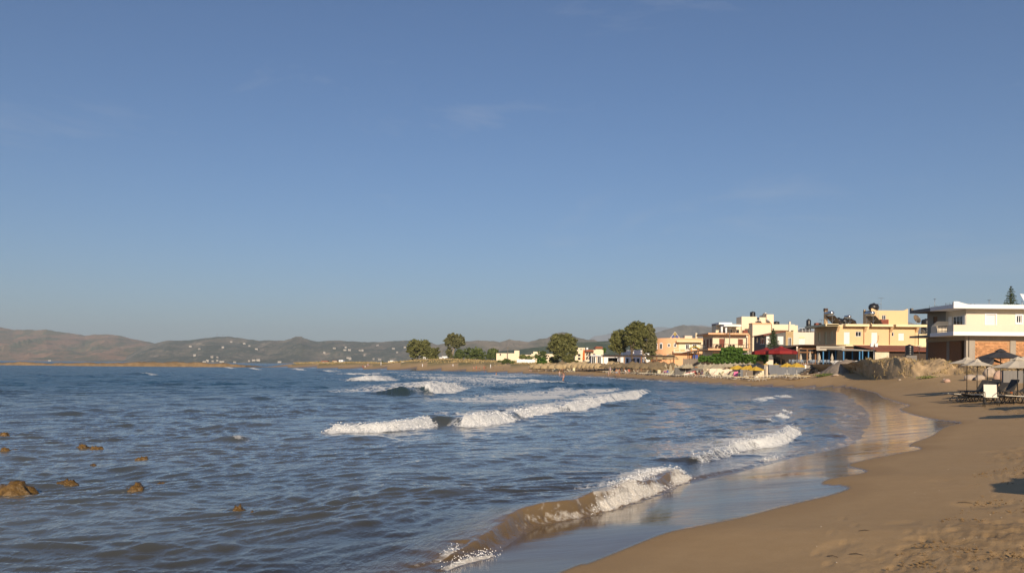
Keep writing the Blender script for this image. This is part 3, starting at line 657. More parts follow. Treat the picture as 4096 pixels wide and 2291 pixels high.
# ================================================================== VEGETATION, ROCKS, BANK
def leafmat(name, a, b_, spot=.5):
    m, t, b, o = newmat(name); k = NT(t); v = k.pos()
    n = k.noise(v, .55, 4, .6); n2 = k.noise(v, 3.0, 3, .6)
    rd = k.attr('leaf')
    f = k.math('ADD', k.math('MULTIPLY', n, .45), k.math('ADD', k.math('MULTIPLY', n2, .2), k.math('MULTIPLY', rd, .4)))
    c = k.mix(k.ramp(f, [(.25, 0), (.75, 1)]), a, b_)
    t.links.new(c, b.inputs['Base Color']); b.inputs['Roughness'].default_value = .6; b.inputs['Specular IOR Level'].default_value = .25
    tr = k.n('ShaderNodeBsdfTranslucent', {'Color': c}); ms = k.n('ShaderNodeMixShader', {0: .22, 1: b.outputs[0], 2: tr.outputs[0]})
    t.links.new(ms.outputs[0], o.inputs['Surface'])
    return m
leafmat('leaf_tamarisk', (.070, .082, .026), (.23, .225, .075)); leafmat('leaf_eucalypt', (.075, .085, .034), (.22, .21, .09)); leafmat('leaf_bush', (.055, .088, .026), (.17, .205, .062))
leafmat('leaf_ivy', (.035, .085, .012), (.12, .22, .035)); leafmat('leaf_pine', (.022, .045, .020), (.085, .120, .045)); leafmat('leaf_dry', (.28, .20, .085), (.52, .40, .20)); leafmat('leaf_palegreen', (.10, .14, .035), (.26, .27, .09))
mat('bark', (.13, .095, .065), .9, .4, 3, .5, 25, streak=True); mat('bark_pale', (.34, .27, .20), .85, .35, 3, .4, 25, streak=True)

def leaf_mesh(name, centers, sizes, rs, aspect=.55, droop=0.0, out=None):
    """many small four-cornered leaves"""
    n = len(centers); nrm = rs.normal(size=(n, 3))
    if out is not None: nrm = nrm*.8+out
    nrm /= np.linalg.norm(nrm, axis=1)[:, None]
    a = np.cross(nrm, rs.normal(size=(n, 3))); a[:, 2] -= droop; a /= np.linalg.norm(a, axis=1)[:, None]
    b = np.cross(nrm, a); b /= np.linalg.norm(b, axis=1)[:, None]+1e-9
    s = sizes[:, None]
    V = np.stack([centers-a*s, centers+b*s*aspect, centers+a*s, centers-b*s*aspect], 1).reshape(-1, 3)
    me = bpy.data.meshes.new(name); me.vertices.add(4*n); me.vertices.foreach_set('co', V.astype(np.float32).ravel())
    me.loops.add(4*n); me.loops.foreach_set('vertex_index', np.arange(4*n, dtype=np.int32))
    me.polygons.add(n); me.polygons.foreach_set('loop_start', np.arange(0, 4*n, 4, dtype=np.int32)); me.update(calc_edges=True)
    at_ = me.attributes.new('leaf', 'FLOAT', 'POINT'); at_.data.foreach_set('value', np.repeat(rs.rand(n), 4).astype(np.float32))
    return me
def crown_pts(lobes, n, rs, clump=.16):
    """leaf places: clusters spread over the shells of many overlapping lobes"""
    vol = np.array([l[3]*l[4]*l[5] for l in lobes])**.67; pr = vol/vol.sum()
    k = max(30, n//26); li = rs.choice(len(lobes), k, p=pr); L = np.array(lobes)[li]
    d = rs.normal(size=(k, 3)); d /= np.linalg.norm(d, axis=1)[:, None]
    r = .55+.5*rs.rand(k)**.55
    cc = L[:, :3]+d*L[:, 3:6]*r[:, None]
    j = rs.randint(0, k, n); sz = (L[j, 3:6].mean(1)*clump)[:, None]
    return cc[j]+rs.normal(size=(n, 3))*sz*np.array([1, 1, .7]), d[j]
def limb(mb, a, b, r0, r1, rs, bend=.12, n=5):
    a, b = Vector(a), Vector(b); L = (b-a).length; pts = []; rad = []
    o1 = Vector(rs.normal(size=3))*L*bend
    for i in range(n+1):
        t = i/n; pts.append(a.lerp(b, t)+o1*sin(pi*t)*.6); rad.append(r0+(r1-r0)*t)
    mb.tube(pts, rad, 7, True)
def tree(name, label, px, d, ytop, ybot, lobes_px, leafm, barkm, n, leaf=.3, trunk=None, seed=1, group=None, tr=.28, droop=0, ybase=None):
    """lobes_px: (px, py, rx in px, ry in px); the depth of each lobe is about its width"""
    rs = np.random.RandomState(seed); sc = F/d
    base = stand(px, d)
    if ybase is not None: base.z = min(base.z, Zp(ybase, d, px)); 
    t = thing(name, label, 'tree' if 'shrub' not in name else 'shrub', base, group=group)
    lobes = []
    for lx, ly, rx, ry in lobes_px:
        p = at(lx, ly, d); m = (rx+ry)/2/sc
        for q in range(5):               # each lobe is broken up into smaller ones
            f = .0 if q == 0 else .62
            off = rs.normal(size=3); off /= np.linalg.norm(off)
            s_ = .95 if q == 0 else .62
            lobes.append((p.x+off[0]*rx/sc*f-base.x, p.y+off[1]*m*f-base.y, p.z+off[2]*ry/sc*f-base.z, rx/sc*s_, m*s_, ry/sc*s_))
    c, dn = crown_pts(lobes, n, rs)
    c[:, 2] = np.maximum(c[:, 2], .12)
    link('crown', leaf_mesh('crown', c, leaf*(.6+.8*rs.rand(n)), rs, .6, droop, dn*.9), leafm, t)
    mb = MB(); top = trunk or (px, (ytop+2*ybot)/3)
    tp = at(top[0], top[1], d)-base
    limb(mb, (0, 0, -.25), tp, tr, tr*.62, rs, .05)
    for l in lobes[::5]: limb(mb, tp*.96, Vector(l[:3]), tr*.5, tr*.12, rs, .1)
    mb.build('trunk', barkm, t)
    return t
tree('tamarisk_tree', 'large round tamarisk tree standing on the dune beside a smaller tree', 1672, 392, 1357, 1446, [(1660, 1385, 30, 26), (1690, 1384, 32, 26), (1645, 1402, 17, 18), (1665, 1415, 25, 22), (1700, 1405, 22, 22), (1662, 1432, 14, 14)], 'leaf_tamarisk', 'bark', 11000, .42, seed=1)
tree('tamarisk_tree', 'lower tamarisk tree touching the right side of the large round tree', 1725, 388, 1385, 1448, [(1722, 1408, 22, 20), (1742, 1404, 17, 18), (1710, 1428, 16, 16), (1735, 1428, 19, 14)], 'leaf_tamarisk', 'bark', 6500, .40, seed=2)
tree('eucalyptus_tree', 'tall eucalyptus tree with pale leaning trunk on the dune', 1805, 400, 1327, 1440, [(1812, 1348, 20, 18), (1835, 1358, 22, 20), (1795, 1366, 18, 16), (1850, 1370, 13, 14), (1822, 1378, 20, 13), (1795, 1402, 12, 18), (1800, 1420, 11, 14)], 'leaf_eucalypt', 'bark_pale', 8500, .42, (1819, 1384), 3, tr=.42, droop=.6)
for i, (px, d, lb, lab) in enumerate([
    (1838, 392, [(1838, 1418, 17, 18), (1828, 1428, 12, 12)], 'rounded green shrub at the foot of the eucalyptus'),
    (1892, 388, [(1880, 1408, 24, 16), (1905, 1412, 26, 20), (1925, 1418, 18, 20), (1890, 1425, 30, 14)], 'broad spreading green shrub on the dune between two rounder shrubs'),
    (1970, 380, [(1968, 1411, 20, 18), (1980, 1420, 16, 16), (1958, 1425, 13, 13)], 'rounded green shrub on the dune beside the cream blank house')]):
    tree('tamarisk_shrub', lab, px, d, 1395, 1440, lb, 'leaf_bush', 'bark', 5200, .38, seed=10+i, tr=.15)
tree('tamarisk_tree', 'single round tamarisk tree behind the thatched parasols', 2250, 285, 1332, 1448, [(2228, 1362, 26, 22), (2262, 1355, 26, 20), (2285, 1372, 22, 24), (2212, 1388, 22, 22), (2250, 1390, 32, 26), (2290, 1400, 20, 20), (2235, 1418, 24, 18), (2275, 1430, 26, 16)], 'leaf_tamarisk', 'bark', 15000, .34, seed=21)
tree('tamarisk_tree', 'smaller rounded tamarisk, left of three by the beach bar', 2480, 226, 1318, 1455, [(2478, 1338, 24, 20), (2462, 1362, 22, 22), (2490, 1372, 24, 22), (2448, 1388, 15, 12), (2480, 1400, 20, 12)], 'leaf_tamarisk', 'bark', 9500, .28, (2480, 1420), 22, tr=.2)
tree('tamarisk_tree', 'tallest tamarisk with forked dark trunk by the beach bar', 2528, 222, 1285, 1450, [(2545, 1306, 30, 20), (2518, 1325, 20, 22), (2560, 1335, 28, 26), (2520, 1360, 24, 22), (2545, 1372, 26, 22), (2575, 1318, 16, 16)], 'leaf_tamarisk', 'bark', 13000, .28, (2526, 1412), 23, tr=.42)
tree('tamarisk_tree', 'drooping tamarisk with brown trunk beside the round peach house', 2592, 224, 1300, 1450, [(2598, 1330, 18, 28), (2606, 1365, 17, 30), (2590, 1390, 22, 26), (2612, 1400, 12, 26), (2600, 1425, 12, 16), (2572, 1372, 14, 20)], 'leaf_eucalypt', 'bark_pale', 9500, .28, (2570, 1415), 24, tr=.32, droop=.6)
for i, (px, d, lb, lab, lm) in enumerate([
    (2162, 300, [(2165, 1420, 20, 18), (2150, 1430, 14, 16), (2178, 1436, 12, 14)], 'dark green shrub behind the row of domed thatch parasols', 'leaf_bush'),
    (2166, 290, [(2165, 1443, 15, 14), (2176, 1448, 12, 9)], 'small bright green shrub in front of the dark green shrub', 'leaf_ivy'),
    (2212, 292, [(2205, 1438, 16, 11), (2226, 1445, 16, 8)], 'low olive shrub left under the single round tamarisk', 'leaf_tamarisk'),
    (2285, 292, [(2280, 1443, 20, 10), (2302, 1448, 12, 7)], 'low olive shrub right under the single round tamarisk', 'leaf_tamarisk'),
    (2024, 318, [(2024, 1443, 13, 9), (2014, 1447, 8, 6)], 'green shrub in front of the cream blank house', 'leaf_bush'),
    (2048, 322, [(2048, 1449, 10, 5)], 'low green shrub by the corner of the white boundary wall', 'leaf_bush'),
    (2105, 330, [(2092, 1427, 14, 9), (2115, 1430, 16, 8)], 'pale green shrub row behind the white boundary wall', 'leaf_palegreen'),
    (1998, 330, [(1998, 1448, 8, 6)], 'little green shrub on the dune end', 'leaf_bush'),
    (2415, 330, [(2415, 1402, 7, 9)], 'green treetop beside the red roofed house', 'leaf_ivy')]):
    tree('green_shrub', lab, px, d, 1430, 1455, lb, lm, 'bark', 2600, .26, seed=40+i, tr=.1)
for i, px in enumerate([1590, 1640, 1330, 1270, 1490, 1530]):
    tree('green_shrub', 'small dark shrub on the far flat land beyond the dunes', px, 600+20*i, 1440, 1452, [(px, 1450.5, 9, 4.5), (px+8, 1451.5, 7, 3)], 'leaf_bush', 'bark', 500, .5, seed=60+i, group='shrubs on the far flat land', tr=.12)

# ---- tiered conifers
def conifer(label, px, d, ytop, ybase_px, w, seed, tiers, up=.2, dense=1.0):
    rs = np.random.RandomState(seed); sc = F/d; top = at(px, ytop, d); base = at(px, ybase_px, d); h = top.z-base.z
    t = thing('norfolk_pine', label, 'tree', base)
    br = MB().tube([(0, 0, -.3), (0, 0, h*.5), (0, 0, h)], [.16, .10, .02], 7)
    C = []; W = w/2/sc
    for i in range(tiers):
        f = i/(tiers-1); z = h*(.10+.88*f); L = W*(1-f)**.8+.12; nb = 7 if f < .8 else 5
        for j in range(nb):
            a = 2*pi*j/nb+rs.rand()*.7; l = L*rs.uniform(.75, 1.08); e = Vector((cos(a)*l, sin(a)*l, z+l*up)); s0 = Vector((0, 0, z))
            br.tube([s0, s0.lerp(e, .6)+Vector((0, 0, -.06*l)), e], [.03, .02, .01], 4)
            for q in range(int(24*dense*(.4+l/W))):
                u = rs.uniform(.18, 1.0); p = s0.lerp(e, u)+Vector(rs.normal(size=3))*.085*(.5+l*.4); C.append(tuple(p))
    br.build('trunk', 'bark', t)
    C = np.array(C); link('crown', leaf_mesh('crown', C, .13*(.7+.7*rs.rand(len(C))), rs, .28, -.3), 'leaf_pine', t)
conifer('dark norfolk pine between grey stone house and red parasols', 3092, 158, 1314, 1420, 62, 3, 15, .25, 1.5)
conifer('tall norfolk pine with level branches behind the white house roof', 4042, 122, 1145, 1330, 100, 4, 19, .10, 1.0)
conifer('second norfolk pine top just showing over the white house roof', 4107, 120, 1195, 1330, 70, 5, 12, .10, 1.0)

# ---- the climber over the terrace wall
def leafy_mass(name, label, cat, d, boxes, n, lm, leaf, seed, dy=1.2, base_px=None):
    rs = np.random.RandomState(seed); p0 = at(base_px[0], base_px[1], d); t = thing(name, label, cat, p0)
    P = []
    for (x0, x1, y0, y1, w) in boxes:
        m = int(n*w); x = rs.uniform(x0, x1, m); u = rs.rand(m); y = y1+(y0-y1)*u
        y = y+4*np.array(fbm(x*.05, y*.08, 3, seed)).ravel()
        dd = d+rs.uniform(-.5, 1, m)*dy+dy*.8*np.array(fbm(x*.09+3, y*.14, 2, seed+3)).ravel()
        for a, b, c_ in zip(x, y, dd):
            q = at(a, b, c_); P.append((q.x-p0.x, q.y-p0.y, q.z-p0.z))
    P = np.array(P); link('foliage', leaf_mesh('foliage', P, leaf*(.6+.8*rs.rand(len(P))), rs, .75, .2, np.array([[.1, -.7, .35]])), lm, t)
    return t
tp = leafy_mass('climbing_plant', 'bright green climbing plant spilling over the pale terrace wall', 'climber', 164,
    [(2795, 2860, 1424, 1446, .10), (2850, 2960, 1416, 1452, .34), (2955, 3015, 1418, 1448, .20), (3010, 3072, 1420, 1442, .14), (2885, 2970, 1392, 1412, .16), (2905, 2940, 1388, 1400, .04), (2880, 2990, 1406, 1420, .1), (2930, 2938, 1440, 1458, .01), (2975, 2984, 1440, 1458, .01), (3018, 3024, 1438, 1455, .01), (3056, 3062, 1438, 1452, .01)], 9500, 'leaf_ivy', .20, 5, 1.3, (2930, 1460))
for px in (2830, 2900, 2960, 3020, 3055):
    a = at(px, 1462, 164.6)-tp.location; MB().tube([a, a+Vector((.1, 0, .9)), a+Vector((-.1, 0, 2.0))], [.06, .05, .03], 5).build('stem', 'bark', tp)

# ---- rocks standing out of the water
mat('wet_rock', (.17, .098, .026), .30, .85, 11, 1.0, 40, spec=.55)
mat('boulder', (.46, .37, .29), .85, .35, 3, .8, 9); mat('boulder_pink', (.50, .33, .25), .85, .25, 3, .6, 9)
def rock_mesh(rx, ry, rz, seed, sub=4, rough=.36):
    bm = bmesh.new(); bmesh.ops.create_icosphere(bm, subdivisions=sub, radius=1)
    co = np.array([v.co[:] for v in bm.verts]); o = seed*7.7
    d = 1+rough*(fbm(co[:, 0]*1.3+o+co[:, 2], co[:, 1]*1.3-o, 4, seed, .6)+.75*fbm(co[:, 0]*3.7+o, co[:, 1]*3.7+co[:, 2]*3.7, 4, seed+3, .65))
    co = co*d[:, None]*np.array([rx, ry, rz])
    for v, c in zip(bm.verts, co): v.co = c
    me = bpy.data.meshes.new('rock'); bm.to_mesh(me); bm.free(); me.polygons.foreach_set('use_smooth', [True]*len(me.polygons)); me.update(); return me
ROCKS = [(20, 1978, 190, 62, 'largest brown rock in the shallows with a stepped outline'), (245, 1944, 110, 27, 'long low golden brown rock in the shallows between two larger rocks'), (527, 1966, 104, 36, 'rounded golden rock in the shallows beside a low flat rock'), (636, 1939, 82, 9, 'flat rock barely breaking the surface beside the rounded golden rock'),
         (560, 1839, 70, 22, 'small dark pointed rock in the shallows, alone'), (317, 1792, 78, 18, 'low golden rock touching a darker rock in the shallows'), (378, 1798, 64, 20, 'dark wet rock touching a low golden rock in the shallows'), (8, 1806, 60, 17, 'brown rock beside a tiny rock in the shallows'),
         (53, 1801, 36, 9, 'tiny brown rock beside a larger one in the shallows'), (6, 1743, 58, 24, 'dark craggy rock farthest out in the shallows'), (350, 1864, 120, 7, 'wide brown rock awash just under the surface'), (950, 2044, 66, 32, 'small golden peaked rock alone in the shallows'), (1000, 2046, 40, 12, 'little low rock beside the golden peaked rock')]
for i, (px, py, w, h, lab) in enumerate(ROCKS):
    p = on(px, py); sc = F/p.y; rx = w/2/sc; hz_ = h/sc
    o = link('sea_rock', rock_mesh(rx, max(rx*.8, .18), (hz_+.22)*.82, 100+i, 4, .46), 'wet_rock', loc=(p.x, p.y+rx*.6, sea_z(p.x, p.y)-.20-.12*hz_))
    tag(o, lab, 'rock')
rs = np.random.RandomState(8)

# ---- low rock reef closing off the bay
mat('reef_rock', (.25, .17, .09), .9, .45, .35, .9, 1.2)
base = [(-420, 1455), (-150, 1458), (0, 1459.5), (150, 1461), (300, 1463), (450, 1464.5), (600, 1465.5), (750, 1466.5), (880, 1467.5), (980, 1468), (1060, 1467.6)]
top = [(-420, 1444), (-150, 1447), (0, 1450), (80, 1447), (160, 1451), (280, 1451.5), (420, 1452), (520, 1449.5), (640, 1448), (740, 1448), (800, 1449), (900, 1454), (980, 1459), (1020, 1463), (1060, 1466)]
nc, nr = 420, 12; px = np.linspace(-420, 1062, nc); by = np.interp(px, *zip(*base)); ty = np.interp(px, *zip(*top)); G = np.zeros((nr, nc, 3))
for j in range(nc):
    p = on(px[j], by[j]); z1 = Zp(ty[j], p.y+2, px[j]); w = 9.0
    for i in range(nr):
        u = i/(nr-1); prof = [-.6, .05, .55, .85, 1, .96, 1, .93, .85, .6, .2, -.6][i]
        G[i, j] = (p.x*(p.y+w*u)/p.y, p.y+w*u, max(z1, .25)*prof if prof > 0 else -.6)
nz = fbm(G[..., 0]*.16, G[..., 1]*.3, 4, 300, .6); blk = np.floor(fbm(G[..., 0]*.10, G[..., 1]*.2, 2, 305)*5)/5
mid = np.array([0, .5, .9, 1, 1, 1, 1, 1, 1, .9, .5, 0])[:, None]
G[..., 2] += mid*(nz*.75+blk*.55)*np.clip(G[..., 2]/1.4, .2, 1); G[..., 1] += mid*nz*1.6; G[..., 0] += mid*blk*.8
reef = link('rock_reef', grid_mesh('rock_reef', G), 'reef_rock', kind='structure'); reef['label'] = 'long low brown rock reef closing the bay'

# ---- eroded bank with dry grass in front of the white house
mat('bank_earth', (.50, .355, .20), .95, .45, .9, .8, 5)
BK = BANK
nc, nr = 330, 54; u = np.linspace(0, 1, nc); px = 3385+(4700-3385)*u**1.35
dd = np.interp(px, [b_[0] for b_ in BK], [b_[1] for b_ in BK]); zt = np.interp(px, [b_[0] for b_ in BK], [b_[2] for b_ in BK]); G = np.zeros((nr, nc, 3))
off = np.concatenate([np.linspace(-1.6, 3.4, 40), np.geomspace(3.8, 34, 14)])
bx = dd*(px-CX)/F
cut = sstep(.1, .35, fbm(bx*.30, dd*.3, 3, 400)+.15)
for i in range(nr):
    d2 = dd+off[i]; x = bx*(1+off[i]/dd*.35); foot = ground_z(x, d2, False)
    f_soft = sstep(-1.6, 3.8, off[i]); f_cut = sstep(.3, 1.8, off[i])*.62+.38*sstep(-1.4, 3.2, off[i])
    f = f_soft*(1-cut)+f_cut*cut
    z = foot-.12+np.maximum(zt-foot+.12, .1)*f
    amp = 1.0 if off[i] < 5 else .35
    z = z+amp*f*(fbm(x*.5, d2*.3, 4, 410, .6)*.8-np.maximum(0, fbm(x*1.3, d2*1.6, 3, 415)-.12)*.75*(f < .97))
    if off[i] > 9: z = np.minimum(z, 3.1)
    G[i] = np.stack([x, d2-.55*cut*sin(pi*min(1, max(0, (off[i]+1)/4)))*fbm(x*.8, d2*0+f*3, 3, 420), z], -1)
bank = link('earth_bank', grid_mesh('earth_bank', G), 'bank_earth', kind='structure'); bank['label'] = 'eroded brown earth bank with dry grass below the white house'
rs = np.random.RandomState(12); pts = []
sel = G[12:44].reshape(-1, 3); sel = sel[rs.randint(0, len(sel), 9000)]
msk = fbm(sel[:, 0]*.35, sel[:, 1]*.5, 3, 430)+rs.rand(len(sel))*.25 > .16; sel = sel[msk]
c = sel+rs.normal(size=sel.shape)*np.array([.15, .15, .03])+np.array([0, 0, .08])
g_ = link('dry_grass', leaf_mesh('dry_grass', c, .15*(.5+rs.rand(len(c))), rs, .16, -1.6), 'leaf_dry', kind='stuff'); g_['label'] = 'dry straw coloured grass on the earth bank'
def tufts(name, label, spots, n, lm, leaf, seed, spread=.5):
    rs = np.random.RandomState(seed); t0 = spots[0]; C = []
    for s in spots:
        m = n//len(spots); q = rs.normal(size=(m, 3))*np.array([spread, spread*.6, .06]); q[:, 2] = np.abs(q[:, 2])+.05; C.append(q+np.array(s)-np.array(t0))
    C = np.concatenate(C); o = link(name, leaf_mesh(name, C, leaf*(.5+rs.rand(len(C))), rs, .22, -1.2), lm, loc=t0); o['kind'] = 'stuff'; o['label'] = label; return o
tufts('grass_tuft', 'green grass tuft at the foot of the grey terrace wall', [onground(3285, 1505), onground(3300, 1504), onground(3315, 1500)], 700, 'leaf_bush', .14, 3, .45)
tufts('grass_tuft', 'yellow green grass tuft on sand below the earth bank near the white post', [onground(3540, 1506), onground(3556, 1503)], 300, 'leaf_palegreen', .12, 4, .5)
tufts('grass_tuft', 'yellow green grass tuft on sand by the pink boulder', [onground(3705, 1513), onground(3718, 1512)], 300, 'leaf_palegreen', .12, 5, .5)
p_ = at(3752, 1447, 92.5); tufts('grass_tuft', 'green weeds along the brick wall of the white house', [Vector((p_.x+.6, 93.5, 3.12)), Vector((p_.x+1.2, 93.2, 3.12))], 400, 'leaf_bush', .2, 6, .5)
for i, (px, py, w, h, mt, lab) in enumerate([(3792, 1528, 28, 16, 'boulder_pink', 'pink boulder lying on the sand below the earth bank'), (3778, 1524, 12, 12, 'boulder', 'grey stone behind the pink boulder'), (3888, 1521, 48, 26, 'boulder', 'broad pale boulder under the beige parasols'),
     (3925, 1520, 38, 24, 'boulder', 'slanting grey boulder behind the loungers'), (3965, 1505, 46, 44, 'boulder', 'large stone heap boulder below the brick wall'), (3998, 1518, 36, 40, 'boulder_pink', 'rounded pinkish boulder beside the grey block wall'), (3575, 1497, 12, 8, 'boulder', 'small stone at the foot of the earth bank'),
     (3465, 1497, 14, 8, 'boulder_pink', 'reddish stone lying by the white post'), (3545, 1490, 18, 22, 'boulder', 'upright grey stone in the earth bank'), (3345, 1503, 26, 8, 'boulder', 'white slab fallen at the terrace wall foot'), (3600, 1521, 12, 6, 'boulder', 'small grey stones on the sand')]):
    p = onground(px, py); sc = F/p.y; rx = w/2/sc
    o = link('boulder', rock_mesh(rx, rx*.8, h/sc*.62, 150+i, 3, .3), mt, loc=p+Vector((0, rx*.5, h/sc*.25))); tag(o, lab, 'boulder')
# rubble mound by the terrace
aa, bb = np.meshgrid(np.linspace(-1, 1, 60), np.linspace(-1, 1, 26)); p = at(3392, 1480, 113); G = np.zeros((26, 60, 3)); G[..., 0] = p.x+aa*3.0; G[..., 1] = 113.5+bb*3.2
G[..., 2] = ground_z(G[..., 0], G[..., 1], False)-.1+1.75*np.maximum(0, 1-aa**2)*np.maximum(0, 1-bb**2)
G[..., 2] += .22*fbm(G[..., 0]*1.6, G[..., 1]*1.6, 4, 500)
mat('rubble', (.33, .265, .205), .95, .5, 5, 1.0, 14); mo = link('rubble_mound', grid_mesh('rubble_mound', G), 'rubble', kind='structure'); mo['label'] = 'sloping grey mound of rubble beside the terrace'
# dune grass
rs = np.random.RandomState(15); C = []
for c_, rx, ry, h, rot in DUNES:
    q = rs.normal(size=(2600, 2))*np.array([rx, ry])*.75; ca, sa = cos(rot), sin(rot)
    xy = np.stack([c_[0]+q[:, 0]*ca-q[:, 1]*sa, c_[1]+q[:, 0]*sa+q[:, 1]*ca], 1); C.append(xy)
C = np.concatenate(C); s_ = shore_s(C[:, 0], C[:, 1]); mm = (s_ > 18) & (fbm(C[:, 0]*.12, C[:, 1]*.12, 4, 77)+rs.rand(len(C))*.5 > .1); C = C[mm]
z = ground_z(C[:, 0], C[:, 1], False)+.16; C3 = np.stack([C[:, 0], C[:, 1], z], 1)
g_ = link('dune_grass', leaf_mesh('dune_grass', C3, .42*(.5+rs.rand(len(C3))), rs, .30, -1.6), 'leaf_dry', kind='stuff'); g_['label'] = 'dry yellow grass covering the dunes'
# ================================================================== BUILDINGS
mat('white_paint', (.80, .80, .82), .6, .05, .6, .1, 8, streak=True); mat('cream_wall', (.80, .68, .50), .75, .06, .5, .15, 8, streak=True); mat('yellow_wall', (.74, .51, .28), .75, .06, .5, .15, 8, streak=True)
mat('yellow_trim', (.82, .68, .42), .7, .05, .6); mat('peach_wall', (.78, .44, .24), .75, .06, .5, .1, 8, streak=True); mat('pink_wall', (.80, .66, .54), .75, .05, .5, streak=True); mat('warm_cream', (.80, .67, .49), .75, .05, .5, streak=True)
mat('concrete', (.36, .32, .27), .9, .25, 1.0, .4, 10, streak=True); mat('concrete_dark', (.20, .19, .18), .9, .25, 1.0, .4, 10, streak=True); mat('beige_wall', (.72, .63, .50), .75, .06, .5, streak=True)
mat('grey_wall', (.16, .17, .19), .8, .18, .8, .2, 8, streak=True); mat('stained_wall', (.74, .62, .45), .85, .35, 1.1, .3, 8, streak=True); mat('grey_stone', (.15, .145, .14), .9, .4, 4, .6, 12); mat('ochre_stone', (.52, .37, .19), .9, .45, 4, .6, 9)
mat('brick', (.52, .27, .13), .9, .20, 3, .4, 20, rnd=.55); mat('brick_shaded', (.20, .105, .055), .9, .35, 5, .4, 12); mat('mortar', (.44, .27, .15), .95, .2, 3)
mat('wood_brown', (.22, .10, .035), .6, .3, 3, .3, 25, streak=True); mat('wood_dark', (.055, .033, .02), .7, .3, 3, .2, 25, streak=True); mat('wood_grey', (.23, .19, .15), .85, .3, 3, .3, 25, streak=True); mat('shutter_brown', (.20, .052, .028), .6, .15, 2)
mat('glass_dark', (.02, .022, .026), .08, .2, 1, spec=.6); mat('interior_shade', (.018, .015, .013), .9, .3, 1); mat('white_frame', (.78, .78, .78), .45, .04, 1); mat('shutter_white', (.80, .78, .74), .5, .03, 1)  # the interior near-black stands in for the shade of unlit rooms
mat('roof_tile', (.30, .10, .055), .85, .3, 3, .5, 14); mat('roof_dark', (.085, .055, .042), .85, .3, 1.5); mat('blue_paint', (.045, .20, .42), .55, .15, 2); mat('metal_grey', (.35, .35, .36), .4, .2, 2, metal=.7); mat('metal_dark', (.05, .045, .04), .5, .2, 2, metal=.4)
mat('tank_black', (.016, .016, .018), .35, .3, 2, spec=.5); mat('steel', (.55, .55, .56), .25, .15, 2, metal=.9); mat('solar_panel', (.055, .030, .022), .25, .2, 2, spec=.5); mat('awning', (.42, .37, .30), .8, .15, 1.5, streak=True); mat('brick_box', (.22, .065, .04), .85, .2, 4)

def wloc(o):
    p = Vector((0, 0, 0))
    while o is not None: p += o.location; o = o.parent
    return p
def bw(mb, name, material, parent, label=None):     # build from world coordinates under a parent
    o = wloc(parent)
    mb.v = [(x-o.x, y-o.y, z-o.z) for x, y, z in mb.v]
    return mb.build(name, material, parent, label=label)
def cells(lo, hi, cuts):
    return sorted({lo, hi, *[c for c in cuts if lo < c < hi]})
def wall(mb, face, pos, a0, a1, z0, z1, holes=(), th=.25):
    """a wall with real openings. face 'f': faces the viewer at y=pos, spans x; 'l': faces left at x=pos, spans y"""
    A = cells(a0, a1, [h[0] for h in holes]+[h[1] for h in holes]); Zc = cells(z0, z1, [h[2] for h in holes]+[h[3] for h in holes])
    for i in range(len(A)-1):
        run = None
        for j in range(len(Zc)-1):
            ca, cz = (A[i]+A[i+1])/2, (Zc[j]+Zc[j+1])/2
            solid = not any(h[0] < ca < h[1] and h[2] < cz < h[3] for h in holes)
            if solid and run is None: run = Zc[j]
            if (not solid or j == len(Zc)-2) and run is not None:
                top = Zc[j+1] if solid else Zc[j]
                if face == 'f': mb.box(A[i], A[i+1], pos, pos+th, run, top)
                else: mb.box(pos, pos+th, A[i], A[i+1], run, top)
                run = None
    return mb
def fbox(mb, face, pos, d0, d1, a0, a1, z0, z1):     # box lying in a facade, from depth d0 to d1 behind its face
    return mb.box(a0, a1, pos+d0, pos+d1, z0, z1) if face == 'f' else mb.box(pos+d0, pos+d1, a0, a1, z0, z1)
